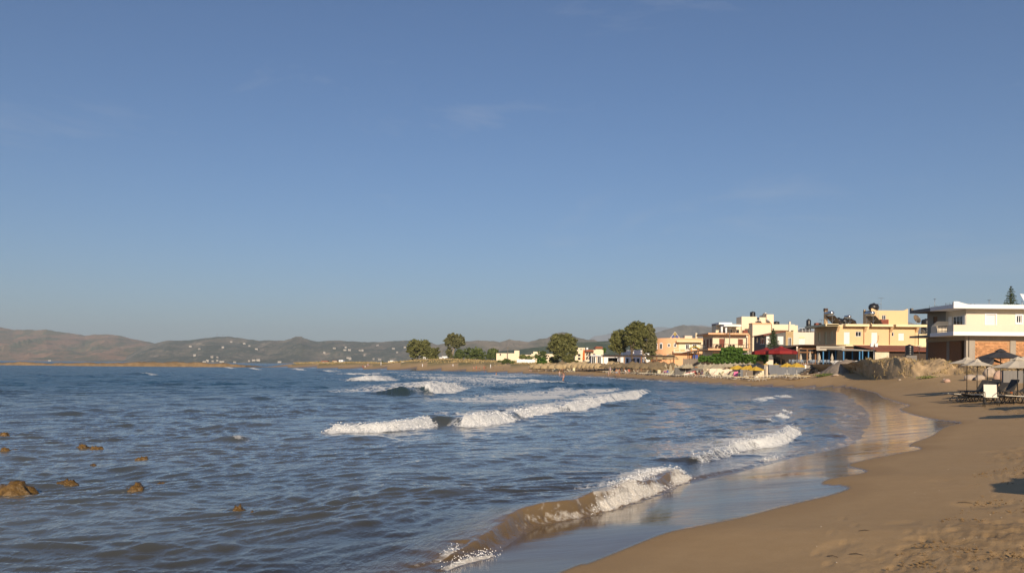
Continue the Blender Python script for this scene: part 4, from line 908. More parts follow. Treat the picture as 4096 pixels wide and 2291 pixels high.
def window(par, face, pos, a0, a1, z0, z1, kind='glass', frame='white_frame', nl=2, rec=.10, trim=None, name=None, shut='shutter_white'):
    f = .07; mb = MB()
    for q in ((a0-.01, a0+f, z0-.01, z1+.01), (a1-f, a1+.01, z0-.01, z1+.01), (a0+f, a1-f, z1-f, z1+.01), (a0+f, a1-f, z0-.01, z0+f)): fbox(mb, face, pos, rec-.03, rec+.05, *q)
    if kind == 'glass':
        for i in range(1, nl):
            m = a0+(a1-a0)*i/nl; fbox(mb, face, pos, rec-.025, rec+.04, m-.035, m+.035, z0+f, z1-f)
    w = bw(mb, name or ('door' if z1-z0 > 1.75 else 'window'), frame, par)
    if kind == 'glass':
        for i in range(nl):
            l, r = a0+(a1-a0)*i/nl+.03, a0+(a1-a0)*(i+1)/nl-.03; bw(fbox(MB(), face, pos, rec+.01, rec+.03, l, r, z0+.03, z1-.03), 'pane', 'glass_dark', w)
    elif kind == 'roll':
        mb = MB(); n = max(3, int((z1-z0)/.16))
        for i in range(n):
            zz = z0+.05+(z1-z0-.1)*i/n; fbox(mb, face, pos, rec-.015, rec+.02, a0+.05, a1-.05, zz, zz+(z1-z0-.1)/n*.92)
        fbox(mb, face, pos, rec+.0, rec+.03, a0+.04, a1-.04, z0+.04, z1-.04)
        bw(mb, 'shutter', shut, w)
    elif kind == 'leaf':
        for i in range(2):
            l, r = a0+(a1-a0)*i/2+.02, a0+(a1-a0)*(i+1)/2-.02; mb = MB(); fbox(mb, face, pos, -.05, -.01, l, r, z0+.02, z1-.02)
            for q in range(5):
                zz = z0+.1+(z1-z0-.2)*q/5; fbox(mb, face, pos, -.065, -.045, l+.07, r-.07, zz, zz+(z1-z0-.2)/5*.6)
            bw(mb, 'shutter', shut, w)
    elif kind == 'open': bw(fbox(MB(), face, pos, rec+.2, rec+.24, a0, a1, z0, z1), 'pane', 'interior_shade', w)  # no glass here: near-black sheet painted as the unlit room
    if trim:
        mb = MB(); g = .16
        for q in ((a0-g, a0-.012, z0-g, z1+g), (a1+.012, a1+g, z0-g, z1+g), (a0-.012, a1+.012, z1+.012, z1+g), (a0-.012, a1+.012, z0-g, z0-.012)): fbox(mb, face, pos, -.05, .02, *q)
        bw(mb, 'surround', trim, w)
    return w
def zz(py, d, px): return Zp(py, d, px)
def body(mb, x0, x1, y0, y1, z0, z1, t=.24):         # a shell's back, right side and roof deck; front and left walls are made with openings
    mb.box(x1-t, x1, y0+t+.01, y1, z0, z1); mb.box(x0+t+.01, x1-t-.01, y1-t, y1, z0, z1); return mb
def tv_antenna(label, p, h, parent=None, w=.6):
    t = thing('tv_antenna', label, 'antenna', p); MB().tube([(0, 0, -.05), (0, 0, h)], .025, 6).build('mast', 'metal_grey', t)
    mb = MB().bar((-w*.6, 0, h*.97), (w*.6, 0, h*.97), .03)
    for i in range(6): x = -w*.5+w*i/5; mb.bar((x, -.25, h*.97), (x, .25, h*.97), .02)
    mb.build('aerial', 'metal_grey', t); return t
def water_tank(label, p, r, h, lying=False):
    t = thing('water_tank', label, 'tank', p)
    if lying:
        prof = [(.05, -.62*h), (.55*r, -.58*h), (.9*r, -.42*h), (r, -.2*h), (r*1.02, -.18*h), (r, 0), (r*1.02, .18*h), (r, .2*h), (.9*r, .42*h), (.55*r, .58*h), (.05, .62*h)]
        mb = MB().lathe(prof, 18); mb.v = [(z, y, x+r) for x, y, z in mb.v]; mb.f = [tuple(reversed(f)) for f in mb.f]
        mb.build('shell', 'tank_black', t); MB().lathe([(.2, 0), (.2, .1), (.16, .13)], 12, (0, 0, 2*r-.02)).build('lid', 'tank_black', t)
        MB().box(-.4*h, -.3*h, -r*.6, r*.6, -.02, .12*r).build('cradle', 'metal_dark', t); MB().box(.3*h, .4*h, -r*.6, r*.6, -.02, .12*r).build('cradle', 'metal_dark', t)
    else:
        prof = [(r*.96, 0), (r, .04)]
        for i in range(5): q = .1+.78*h*i/5; prof += [(r, q), (r*1.02, q+.03), (r*1.02, q+.07), (r, q+.1)]
        prof += [(r, .88*h), (.85*r, .96*h), (.3*r, h)]
        MB().lathe(prof, 20).build('shell', 'tank_black', t); MB().lathe([(.28*r, h-.03), (.28*r, h+.06), (.2*r, h+.09)], 14).build('lid', 'tank_black', t)
    return t
def solar_heater(label, p, s=1.0, rz=0, tank='steel'):
    t = thing('solar_water_heater', label, 'water heater', p, rz)
    c = .12*s
    MB().slab([(.62*s, .18*s), (.62*s+.08, .26*s), (-.55*s+.08, 1.30*s), (-.55*s, 1.22*s)], 'y', -.95*s, -.02).build('panel', 'solar_panel', t)
    MB().slab([(.62*s, .18*s), (.62*s+.08, .26*s), (-.55*s+.08, 1.30*s), (-.55*s, 1.22*s)], 'y', .02, .95*s).build('panel', 'solar_panel', t)
    prof = [(.04, -.8*s), (.24*s, -.78*s), (.29*s, -.70*s), (.29*s, .70*s), (.24*s, .78*s), (.04, .8*s)]
    mb = MB().lathe(prof, 14); mb.v = [(-.66*s+x, z, 1.62*s+y) for x, y, z in mb.v]; mb.build('tank', tank, t)
    mb = MB()
    for y in (-.7*s, .7*s): mb.bar((-.66*s, y, -.03), (-.66*s, y, 1.4*s), .05); mb.bar((-.66*s, y, .03), (.6*s, y, .2*s), .05); mb.bar((-.6*s, y, .5*s), (-.2*s, y, .9*s), .04)
    mb.bar((-.66*s, -.7*s, .6*s), (-.66*s, .7*s, .6*s), .04); mb.build('stand', 'metal_grey', t); return t
def dish(label, p, r, h=1.0, rz=0):
    t = thing('satellite_dish', label, 'dish', p, rz); MB().tube([(0, 0, -.04), (0, 0, h)], .035, 6).build('mast', 'metal_grey', t)
    mb = MB().lathe([(.02, .0), (.4*r, .02*r), (.8*r, .11*r), (r, .2*r), (r, .23*r), (.8*r, .14*r), (.02, .03)], 16); M = Matrix.Rotation(RAD(62), 4, 'Y')
    mb.v = [tuple(M @ Vector(v)+Vector((0, 0, h))) for v in mb.v]; mb.build('reflector', 'metal_grey', t)
    e = M @ Vector((0, 0, .75*r))+Vector((0, 0, h)); MB().tube([M @ Vector((0, -r*.9, .2*r))+Vector((0, 0, h)), e], .02, 5).tube([e, e+Vector((.06, 0, .02))], .05, 6).build('feed_arm', 'metal_grey', t); return t

# ---------------------------------------------------------------- white house with the unfinished brick ground floor
d = 92.0; cx = X(3863, d, 1400); bx0 = 48.5; z0 = 2.7; x1 = cx+21
fz = lambda py, dd=90.7: zz(py, dd, 3900)
HW = thing('white_house', 'white two storey house with unfinished brick ground floor above the earth bank', 'house', (cx+5, d+4.4, z0))
zs0, zs1, zp, zr0, zr1 = fz(1341.5), fz(1326), fz(1298.5), fz(1233), fz(1217)
zfl = zs0+.12
# ground floor
wl = MB(); wall(wl, 'f', d+.06, cx+1.02, x1, z0, zs0-.5); wall(wl, 'l', cx+.06, d+1.3, 100.6, z0, zs0-.5); body(wl, cx+.06, x1, d+.06, 100.7, z0, zs0-.01)
gw = bw(wl, 'wall', 'mortar', HW, 'unfinished brick ground floor wall')
bm_ = MB().box(0, .31, 0, .1, 0, .175).mesh('brick')
c4 = X(4040, d, 1400), X(4062, d, 1400)
go = wloc(gw); nb = 0
rs = np.random.RandomState(2)
for r_ in range(int((zs0-.55-3.1)/.19)):
    x = cx+1.04+(.16 if r_ % 2 else 0)
    while x < cx+6.9:
        if not (c4[0]-.32 < x < c4[1]):
            o = link('brick', bm_, 'brick', gw, (x-go.x, d-.012+rs.uniform(-.006, .006)-go.y, 3.1+r_*.19-go.z)); nb += 1
        x += .325
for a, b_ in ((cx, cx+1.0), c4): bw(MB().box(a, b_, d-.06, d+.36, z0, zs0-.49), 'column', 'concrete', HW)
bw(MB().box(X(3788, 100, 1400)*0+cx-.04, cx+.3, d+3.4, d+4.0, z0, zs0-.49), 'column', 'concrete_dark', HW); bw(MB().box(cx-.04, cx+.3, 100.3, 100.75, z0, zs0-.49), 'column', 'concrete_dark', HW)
bw(MB().box(cx-.03, cx+.056, d+1.02, d+3.38, 3.0, zs0-.55), 'brick_panel', 'brick_shaded', HW); bw(MB().box(cx-.03, cx+.056, d+4.02, 100.28, 3.0, zs0-.55), 'brick_panel', 'brick_shaded', HW)  # side brick colour holds the overhang's deep shade plus its own darker tone
bw(MB().box(cx-.08, x1, d-.10, d+.40, zs0-.485, zs0-.005).box(cx-.08, cx+.35, d+.41, 100.72, zs0-.485, zs0-.005), 'beam', 'concrete', HW)
bw(MB().tube([(cx+.28, d-.12, z0+.3), (cx+.28, d-.12, zs0-.02)], .035, 6), 'downpipe', 'metal_dark', HW)
# balcony slab and parapet
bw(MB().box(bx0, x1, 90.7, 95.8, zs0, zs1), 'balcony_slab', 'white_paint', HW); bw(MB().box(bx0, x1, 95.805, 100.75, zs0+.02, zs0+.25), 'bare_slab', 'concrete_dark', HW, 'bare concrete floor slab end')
yr0, yr1 = bx0*F/(3789-CX), bx0*F/(3745-CX)
pa = MB().box(bx0+.01, x1, 90.72, 90.86, zs1+.002, zp).box(bx0+.01, bx0+.15, 90.865, yr0, zs1+.002, zp).box(bx0+.01, bx0+.15, yr1, 95.6, zs1+.002, zp)
bw(pa, 'parapet', 'beige_wall', HW)
rl = MB()
for zq in (zp-.06, zs1+.12): rl.bar((bx0+.08, yr0, zq), (bx0+.08, yr1, zq), .05)
for i in range(9): y = yr0+(yr1-yr0)*i/8; rl.bar((bx0+.08, y, zs1), (bx0+.08, y, zp-.05), .035)
bw(rl, 'railing', 'metal_dark', HW)
bw(MB().slab([(bx0+.16, zs1+.01), (cx-.02, zs1+.01), (cx-.02, zp+.62), (bx0+.75, zp+.62), (bx0+.16, zp+.1)], 'y', 95.6, 95.75), 'partition', 'beige_wall', HW)
# upper floor
ha = [(X(3944, d, 1280), X(3981, d, 1280), zz(1300, d, 3960), zz(1258, d, 3960)), (X(4066, d, 1280), X(4086, d, 1280), zz(1291, d, 4070), zz(1262, d, 4070)), (cx+9.5, cx+10.8, zz(1300, d, 3960), zz(1258, d, 3960)), (cx+14, cx+15.4, zs1, zz(1258, d, 3960))]
yh0, yh1 = cx*F/(3857-CX)+.15, 94.6
wl = wall(MB(), 'f', d, cx, x1, zs1, zr0, ha); hl = [(yh0+.25, yh1+.2, zs1+.02, zz(1262, 93, 3850))]; wall(wl, 'l', cx, d+.26, 96.3, zs1, zr0, hl); body(wl, cx, x1, d, 100.6, zs1, zr0)
bw(wl, 'wall', 'beige_wall', HW)
bw(wall(MB(), 'l', cx, 96.305, 100.6, zs1-.1, zr0, [(98.2, 99.2, zs1+1.0, zs1+2.1)]), 'bare_wall', 'concrete', HW, 'unpainted rendered rear part of the side wall'); window(HW, 'l', cx, 98.2, 99.2, zs1+1.0, zs1+2.1, 'roll', 'wood_brown', 1, shut='wood_brown')
window(HW, 'f', d, *ha[0], 'roll', trim='white_paint'); window(HW, 'f', d, *ha[1], 'glass', nl=2, trim='white_paint'); window(HW, 'f', d, *ha[2], 'roll', trim='white_paint'); window(HW, 'f', d, *ha[3], 'glass', nl=2)
window(HW, 'l', cx, *hl[0], 'glass', nl=3)
for y0_, y1_ in ((yh0-.35, yh0+.2), (yh1+.25, yh1+1.0)): bw(MB().box(cx-.07, cx-.02, y0_, y1_, zs1+.05, hl[0][3]), 'shutter_leaf', 'shutter_white', HW)
# roof
bw(MB().box(bx0, x1, 90.7, 95.8, zr0, zr1).slab([(bx0, zr1-.01), (bx0+1.7, zr1-.01), (bx0+.9, zr1+.16), (bx0+.5, zr1+.30), (bx0, zr1+.30)], 'y', 90.7, 90.9), 'roof', 'white_paint', HW)
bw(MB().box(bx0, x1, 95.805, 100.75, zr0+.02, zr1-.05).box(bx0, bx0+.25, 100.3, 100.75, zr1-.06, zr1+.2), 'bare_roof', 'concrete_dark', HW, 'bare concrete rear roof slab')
for px, dd, n in ((3652+65, 99.5, 5), (3787, 95.3, 6), (3882, 96, 9), (3950, 98, 8)):
    t = bw(MB().box(X(px, dd)-.05, X(px, dd)-.02, dd, dd+.02, zr1-.06, zr1+.5), 'rebar', 'metal_dark', HW)
    for i in range(1, n): o = link('rebar', t.data, 'metal_dark', HW, Vector(((i % 5)*.22+rs.uniform(-.04, .04), (i//5)*.35, rs.uniform(-.15, .05))))
tv_antenna('thin lattice mast on the white house roof, beside bare reinforcing rods', Vector((X(3737, 99), 99, zr1-.06)), 1.35, w=.15)
tv_antenna('thin antenna pole on the white house roof near the pine', Vector((X(3954, 97), 97, zr1-.06)), 1.1, w=.2)
wf = thing('wind_sail_panel', 'white framed panel on a pole above the white house roof', 'panel', Vector((X(4086, 94), 94, zr1-.05)))
MB().tube([(0, 0, 0), (0, 0, .75)], .04, 6).build('pole', 'metal_grey', wf); MB().slab([(-.25, 1.55), (.30, .60), (.75, .85), (.22, 1.50)], 'y', -.03, .03).build('panel', 'white_frame', wf)
# black water tank and dish behind the house's left end
dsh = dish('satellite dish standing on the yellow house terrace roof', Vector((X(3664, 152), 152, 10.3)), .85, 1.3, .2)

# ---------------------------------------------------------------- yellow house
d = 150.0; cx = X(3345, d, 1350); x1 = X(3672, d, 1350); zf, zt = 6.75, 10.05; yb = 161.0; zg = 2.6
HY_ = thing('yellow_house', 'yellow two storey house with flat eaves and solar heaters above the taverna', 'house', (cx+7, d+5, zg))
R = lambda a, b_, y0, y1: (X(a, d, 1350), X(b_, d, 1350), zz(y1, d, 3480), zz(y0, d, 3480))
hs = [R(3376, 3399, 1328, 1376), R(3422, 3445, 1326, 1346), R(3486, 3509, 1329, 1377), R(3565.5, 3575.5, 1328, 1344), R(3594, 3616, 1331, 1360)]
ly = lambda px: cx*F/(px-CX)
hl = [(ly(3330), ly(3321), 7.7, 9.3), (ly(3306), ly(3297), 6.85, 9.2), (ly(3281), ly(3271), 7.6, 9.3)]
wl = wall(MB(), 'f', d, cx, x1, zf, zt, hs); wall(wl, 'l', cx, d+.26, yb, zf, zt, hl); body(wl, cx, x1, d, yb, zf, zt); bw(wl, 'wall', 'yellow_wall', HY_)
gl = wall(MB(), 'f', d+.02, cx+.02, x1-.02, zg, zf-.3, [(cx+.8, x1-6, 3.2, 5.9)]); wall(gl, 'l', cx+.02, d+.3, yb, zg, zf-.3, [(d+2, d+4, 3.2, 5.6)]); body(gl, cx+.02, x1-.02, d, yb, zg, zf-.3); bw(gl, 'ground_wall', 'wood_brown', HY_)
bw(MB().box(cx-.2, x1+2.9, d-.5, yb, zf-.29, zf-.005), 'floor_slab', 'yellow_trim', HY_)
window(HY_, 'f', d, *hs[0], 'roll'); window(HY_, 'f', d, *hs[1], 'glass', nl=2); window(HY_, 'f', d, *hs[2], 'roll'); window(HY_, 'f', d, *hs[3], 'glass', nl=1); window(HY_, 'f', d, *hs[4], 'roll')
for h_ in hl: window(HY_, 'l', cx, *h_, 'roll', shut='yellow_trim', nl=1, rec=.14, frame='yellow_trim')
zt2 = zt+.42; ex = X(3302, 149, 1300)
bw(MB().box(ex, cx-.01, d-1.1, yb-1.5, zt, zt2).box(ex+.2, cx, d-1.1, yb-1, zt+.05, zt+.3), 'eaves', 'yellow_trim', HY_)
for a, b_ in ((3371, 3466), (3476, 3561), (3572, 3696)): bw(MB().box(X(a, d), X(b_, d), d-1.1, d-.005, zt, zt2), 'eaves', 'yellow_trim', HY_)
bw(MB().box(cx, x1, d, yb, zt+.005, zt2-.12), 'roof', 'yellow_trim', HY_)
for px in (3343, 3452, 3556, 3659): x = X(px, d); bw(MB().slab([(d-.95, zt+.05), (d+.1, zt+.05), (d+.1, zt-1.05), (d-.05, zt-1.05)], 'x', x, x+.42).box(x, x+.42, d-.10, d+.05, zf, zt-1.0), 'bracket', 'yellow_wall', HY_)
for px in (3453.5, 3556): bw(MB().tube([(X(px, d), d-.16, zf+.1), (X(px, d), d-.16, zt-.2)], .04, 6), 'downpipe', 'roof_tile', HY_)
# penthouse
dp = 154.0; px0, px1 = X(3485, dp, 1270), X(3632, dp, 1270); zh = zz(1241.5, dp, 3560)
hp = [(X(3526, dp), X(3542, dp), zz(1278, dp, 3530), zz(1260, dp, 3530))]
wl = wall(MB(), 'f', dp, px0, px1, zt2-.15, zh, hp); wall(wl, 'l', px0, dp+.26, 157.6, zt2-.15, zh); body(wl, px0, px1, dp, 157.6, zt2-.15, zh)
wl.box(px0, px1, dp+.26, 157.3, zh-.25, zh-.06)
wl.slab([(px0, zh), (px0+1.0, zh), (px0+.5, zh+.22), (px0+.3, zh+.36), (px0, zh+.36)], 'y', dp, dp+.25).slab([(px1, zh), (px1, zh+.3), (px1-.25, zh+.3), (px1-.45, zh+.15), (px1-.9, zh)], 'y', dp, dp+.25).box(px0, px0+.25, 157, 157.6, zh, zh+.32)
bw(wl, 'penthouse', 'yellow_wall', HY_); window(HY_, 'f', dp, *hp[0], 'glass', nl=2)
# chimney
ch = bw(MB().box(X(3297.5, 153), X(3309, 153), 153, 153.55, zt2-.13, zz(1244, 153, 3300)), 'chimney', 'yellow_wall', HY_)
bw(MB().box(X(3296.5, 153), X(3310, 153), 152.95, 153.6, zz(1244, 153, 3300)+.002, zz(1233, 153, 3300)), 'chimney_pot', 'roof_dark', ch)
rz_ = zt2-.12
water_tank('black round tank lying on the yellow penthouse roof', Vector((X(3493, 155.5), 155.5, zh-.06)), .72, 1.5, True)
water_tank('black tank on the yellow house roof beside the left solar heater', Vector((X(3353, 156), 156, rz_+.5)), .55, 1.2, True)
water_tank('black tank on the yellow house roof behind the middle solar heater', Vector((X(3377, 157), 157, rz_+.5)), .55, 1.2, True)
for x_, y_ in ((X(3353, 156), 156), (X(3377, 157), 157)): tag(MB().box(-.7, .7, -.5, .5, -.02, .53).build('tank_plinth', 'concrete', loc=(x_, y_, rz_)), 'concrete plinth under a black roof tank', 'plinth', 'tank plinths')
water_tank('black tank on the yellow house roof seen between solar heaters', Vector((X(3408, 158), 158, rz_+.4)), .5, 1.1, True)
tag(MB().box(-.6, .6, -.45, .45, -.02, .43).build('tank_plinth', 'concrete', loc=(X(3408, 158), 158, rz_)), 'concrete plinth under a black roof tank', 'plinth', 'tank plinths')
solar_heater('solar water heater beside the yellow house chimney', Vector((X(3332, 152), 152, rz_)), 1.35, .25)
solar_heater('solar water heater in the middle of the yellow house roof', Vector((X(3402, 152.5), 152.5, rz_)), 1.0, .2)
solar_heater('solar water heater leaning by the yellow penthouse', Vector((X(3494, 151.6), 151.6, rz_)), 1.35, .25)
for a, b_, py, lab in ((3262, 3285, 1291, 'dark red brick planter box at the left edge of the yellow roof'), (3524, 3553, 1277, 'red brown box in front of the yellow penthouse')):
    dd = 152.8 if a > 3400 else 155.5; o = tag(MB().box(X(a, dd), X(b_, dd), dd, dd+1.0, rz_-.02 if a > 3400 else zt2-.45, zz(py, dd, a)).build('roof_box', 'brick_box'), lab, 'box')
tv_antenna('tall bent television mast beside the yellow penthouse', Vector((X(3511, 153.2), 153.2, rz_)), 4.2, w=1.0); tv_antenna('tall television aerial on the yellow penthouse roof', Vector((X(3522, 156), 156, zh-.06)), 2.6, w=.9); tv_antenna('small television aerial on the left of the yellow roof', Vector((X(3285, 156), 156, zt2-.45)), 1.6, w=.9)
dish('small satellite dish behind the white house on a low roof', Vector((X(3690, 153), 153, zz(1336, 152, 3690)-.02)), .5, .5, .3)
yl = tag(MB().box(X(3675, 152), X(3790, 152), 152, 158, 2.6, zz(1336, 152, 3690)).build('side_building', 'yellow_trim'), 'low cream side building between the yellow and white houses', 'building')
water_tank('black upright tank behind the white house corner', Vector((X(3703, 154), 154, zz(1336, 152, 3690)-.01)), .85, 2.9)

# ---------------------------------------------------------------- taverna terrace
zt_ = 2.95; dt = 131.0
TW = thing('terrace_wall', 'grey and cream retaining wall of the taverna terrace on the beach', 'wall', (X(3250, dt), dt, 1.2))
bw(MB().box(X(3075, dt), X(3222, dt), dt, dt+.4, .6, zt_), 'grey_wall', 'grey_wall', TW); bw(MB().box(X(3252, dt), X(3314, dt), dt-.02, dt+.4, .6, zt_+.02), 'grey_wall', 'grey_wall', TW); bw(MB().box(X(3314.5, dt), X(3440, dt), dt, dt+.4, .6, zt_), 'cream_wall', 'stained_wall', TW)
bw(MB().box(X(3060, dt), X(3500, 150), dt+.41, d+.0, 1.0, zt_-.02), 'terrace_floor', 'concrete', TW)
bw(MB().box(X(3222, dt)+.01, X(3252, dt)-.01, dt+.05, dt+.38, .6, zt_-.1), 'landing', 'concrete', TW)
ST = thing('beach_steps', 'concrete steps leading from the sand up to the terrace', 'steps', (X(3225, dt), dt-.8, 1.2))
zb = gz(X(3225, dt), dt)
for i in range(5):
    xr = X(3250, dt)-.1-i*.42; zs_ = zt_-.25-(i+1)*(zt_-.25-zb)/5.2
    bw(MB().box(xr-.95 if i else xr-.95, xr if i == 0 else xr-.0, dt-1.35, dt-.01, max(.5, zs_-.45), zs_).box(xr-.98, xr-.90, dt-1.37, dt-1.352, zs_-.01, zs_+.0), 'step', 'concrete', ST)
    bw(MB().box(xr-.97, xr-.02, dt-1.38, dt-1.355, zs_-.22, zs_-.04), 'riser', 'wood_dark', ST)
bw(MB().box(X(3250, dt)-.09, X(3250, dt)+.35, dt-1.35, dt-.03, .6, zt_-.6), 'side_block', 'stained_wall', ST)
rl = thing('step_railing', 'pale metal railing at the head of the beach steps', 'railing', (X(3240, dt), dt+.5, zt_-.1))
for px in (3226, 3234, 3243, 3252): bw(MB().tube([(X(px, dt), dt+.3, zt_-.12), (X(px, dt), dt+.3, zt_+.55)], .025, 6), 'post', 'metal_grey', rl)
bw(MB().tube([(X(3226, dt), dt+.3, zt_+.55), (X(3252, dt), dt+.3, zt_+.55)], .025, 6).tube([(X(3226, dt), dt+.3, zt_+.25), (X(3252, dt), dt+.3, zt_+.25)], .02, 6), 'rail', 'metal_grey', rl)
wp = tag(MB().box(X(3220, dt-.3), X(3226, dt-.3), dt-.2, dt-.06, zt_-.55, zt_+.05).build('notice_board', 'white_paint'), 'small white board at the top of the beach steps', 'board')
# taverna building
da = 142.0; TV = thing('taverna', 'open fronted beach taverna with brown wooden front, flat canopy and blue posts', 'taverna', (X(3300, da), da+4, zt_))
T = lambda px, py, dd=da: (X(px, dd, py), zz(py, dd, px))
xl, xr = X(3195, da), X(3264, da); zc = zz(1381, da, 3230)
fr = MB()
for px in (3195.5, 3229, 3262): fr.box(X(px, da)-.12, X(px, da)+.12, da, da+.2, zt_-.05, zc-.05)
for py in (1384, 1393, 1407): z_ = zz(py, da, 3230); fr.box(xl, xr, da-.02, da+.18, z_-.17, z_+.05)
fr.box(xl, xr, da+.01, da+.17, zt_-.04, zt_+.35); bw(fr, 'wood_front', 'wood_brown', TV)
bw(MB().box(xl+.1, xr-.1, da-.01, da+.12, zz(1391, da, 3230), zc-.2), 'fascia', 'wood_brown', TV)
for a, b_ in ((3197, 3228), (3230, 3261)):
    bw(MB().box(X(a, da), X(b_, da), da+.09, da+.12, zt_+.35, zz(1408.5, da, 3230)), 'pane', 'glass_dark', TV); bw(MB().box(X(a, da), X(b_, da), da+.09, da+.12, zz(1405, da, 3230), zz(1395, da, 3230)), 'pane', 'glass_dark', TV)
x_ = X(3100, da); n = 24
sm = MB().box(-.035, .035, 0, .06, 0, zz(1392, da, 3150)-zt_).mesh('slat')
for i in range(n): link('slat', sm, 'wood_grey' if i % 3 else 'wood_dark', TV, Vector((x_+(xl-x_)*(i+.5)/n, da+.05, zt_))-TV.location)
bw(MB().box(x_, xl-.13, da+.9, da+1.0, zt_-.02, zc-.1), 'screen_backing', 'interior_shade', TV)  # near-black sheet stands for the shade behind the slats
bw(MB().slab([(x_-.4, zz(1399, da, 3100)), (xl, zc-.02), (X(3372, da), zc-.02), (X(3372, da), zc+.10), (xl, zc+.12), (x_-.4, zz(1397, da, 3100)+.02)], 'y', da-1.2, 149.3), 'roof', 'roof_dark', TV)
bw(MB().slab([(da-1.30, zz(1384, da-1.3, 3300)), (da-1.2, zz(1384, da-1.3, 3300)), (da-1.35, zz(1401.5, da-1.3, 3300)), (da-1.45, zz(1401.5, da-1.3, 3300))], 'x', X(3264.5, da-1.3), X(3379, da-1.3)), 'awning', 'awning', TV)
bw(MB().box(xr+.13, X(3376, 147), 148.6, 149.2, zt_-.02, zc-.05).box(X(3376, 147), X(3500, 147), 148.6, 149.2, zt_-.02, zz(1404, da, 3440)), 'back_wall', 'interior_shade', TV)  # near-black colour carries the shade inside the taverna
bw(MB().box(X(3267, da), X(3272, da), da-.3, da-.1, zt_-.05, zc-.03), 'grey_pillar', 'grey_wall', TV)
for px, dd in ((3374.5, 134.5), (3438.5, 134.5), (3474, 134.5), (3293, 141), (3317, 141), (3343, 141), (3410, 141), (3450, 141)):
    z1_ = zz(1402, dd, px) if dd < 140 else zz(1399, dd, px); bw(MB().box(X(px, dd)-.09, X(px, dd)+.09, dd, dd+.18, zt_-.1, z1_), 'post', 'blue_paint', TV)
zcan = zz(1402, 134.3, 3430)
bw(MB().slab([(134.2, zcan), (149.2, zcan+.75), (149.2, zcan+.83), (134.2, zcan+.08)], 'x', X(3365, 134.3), X(3490, 134.3)), 'canopy', 'awning', TV); bw(MB().slab([(140.5, zc-.45), (149, zc-.35), (149, zc-.30), (140.5, zc-.4)], 'x', xr+.15, X(3365, 141)), 'ceiling', 'roof_dark', TV)
LT = thing('lattice_fence', 'white diamond lattice fence along the terrace edge', 'fence', (X(3380, dt+.5), dt+.5, zt_))
xa, xb, lh = X(3336, dt+.5), X(3428, dt+.5), .72; n = 20; st_ = (xb-xa)/n
for s_ in (0, 1):
    m1 = MB().add([(0, s_*.02, 0), (.05, s_*.02, 0), ((1-2*s_)*lh*.9+.05, s_*.02, lh), ((1-2*s_)*lh*.9, s_*.02, lh), (0, s_*.02+.018, 0), (.05, s_*.02+.018, 0), ((1-2*s_)*lh*.9+.05, s_*.02+.018, lh), ((1-2*s_)*lh*.9, s_*.02+.018, lh)],
                  [(0, 1, 2, 3), (7, 6, 5, 4), (0, 4, 5, 1), (1, 5, 6, 2), (2, 6, 7, 3), (3, 7, 4, 0)]).mesh('slat')
    for i in range(n): link('slat', m1, 'white_frame', LT, Vector((xa+st_*(i+s_*1.6)-.25, dt+.5, zt_+.0))-LT.location)
bw(MB().box(xa-.05, xb+.05, dt+.49, dt+.55, zt_-.03, zt_+.05), 'rail', 'white_frame', LT); bw(MB().box(xa-.05, xb+.05, dt+.49, dt+.55, zt_+lh-.02, zt_+lh+.04), 'rail', 'white_frame', LT)
# brown roofed building behind the bank
BR = thing('brown_roof_shed', 'low building with red brown sheet roof behind the earth bank', 'building', (X(3600, 138), 142, 2.6))
bw(MB().slab([(136.5, zz(1405, 136.5, 3600)), (146, zz(1384, 146, 3600)), (146, zz(1384, 146, 3600)+.12), (136.5, zz(1405, 136.5, 3600)+.12)], 'x', X(3500, 137), X(3760, 137)), 'roof', 'roof_tile', BR)
bw(MB().box(X(3556, 137.3), X(3750, 137.3), 137.3, 137.6, 2.4, zz(1405, 136.5, 3600)+.05), 'wall', 'wood_dark', BR); bw(MB().box(X(3500, 136.9), X(3556, 136.9), 136.9, 137.6, 2.4, zz(1407, 136.5, 3600)), 'cream_wall', 'stained_wall', BR)  # front wall near-black, the deep shade there put into its colour
bw(MB().box(X(3500, 137.3), X(3750, 137.3), 145.6, 146, 2.4, zz(1386, 146, 3600)), 'back_wall', 'wood_dark', BR)
water_tank('black upright water tank in shade beside the brown roofed building', Vector((X(3637, 125), 125, zz(1412, 125, 3637)-.35)), .58, 1.6); tag(MB().box(-.8, .8, -.7, .7, -2.6, .01).build('tank_plinth', 'concrete_dark', loc=(X(3637, 125), 125, zz(1412, 125, 3637)-.35)), 'dark block base under the upright black tank behind the bank', 'plinth')
st = thing('street_lamp', 'short lamp on a pole above the brown roof', 'lamp', (X(3676, 136), 136, zz(1407, 136, 3676)-2.5)); MB().tube([(0, 0, 0), (0, 0, 3.4)], .05, 6).build('pole', 'metal_dark', st); MB().box(-.32, .32, -.12, .12, 3.4, 3.5).build('lamp_head', 'metal_grey', st)
fl = thing('floodlight_mast', 'thin mast with two white floodlights in front of the yellow house', 'lamp', (X(3495, 133), 133, zt_)); MB().tube([(0, 0, -1.2), (0, 0, 3.1)], .05, 6).build('pole', 'metal_grey', fl)
for s_ in (-.35, .35): MB().box(s_-.22, s_+.22, -.15, .12, 3.05, 3.6).build('floodlight', 'white_frame', fl)
MB().tube([(.1, 0, 3.2), (.7, 0, 4.1), (.75, 0, 4.9)], .03, 5).build('cable_arm', 'metal_dark', fl)
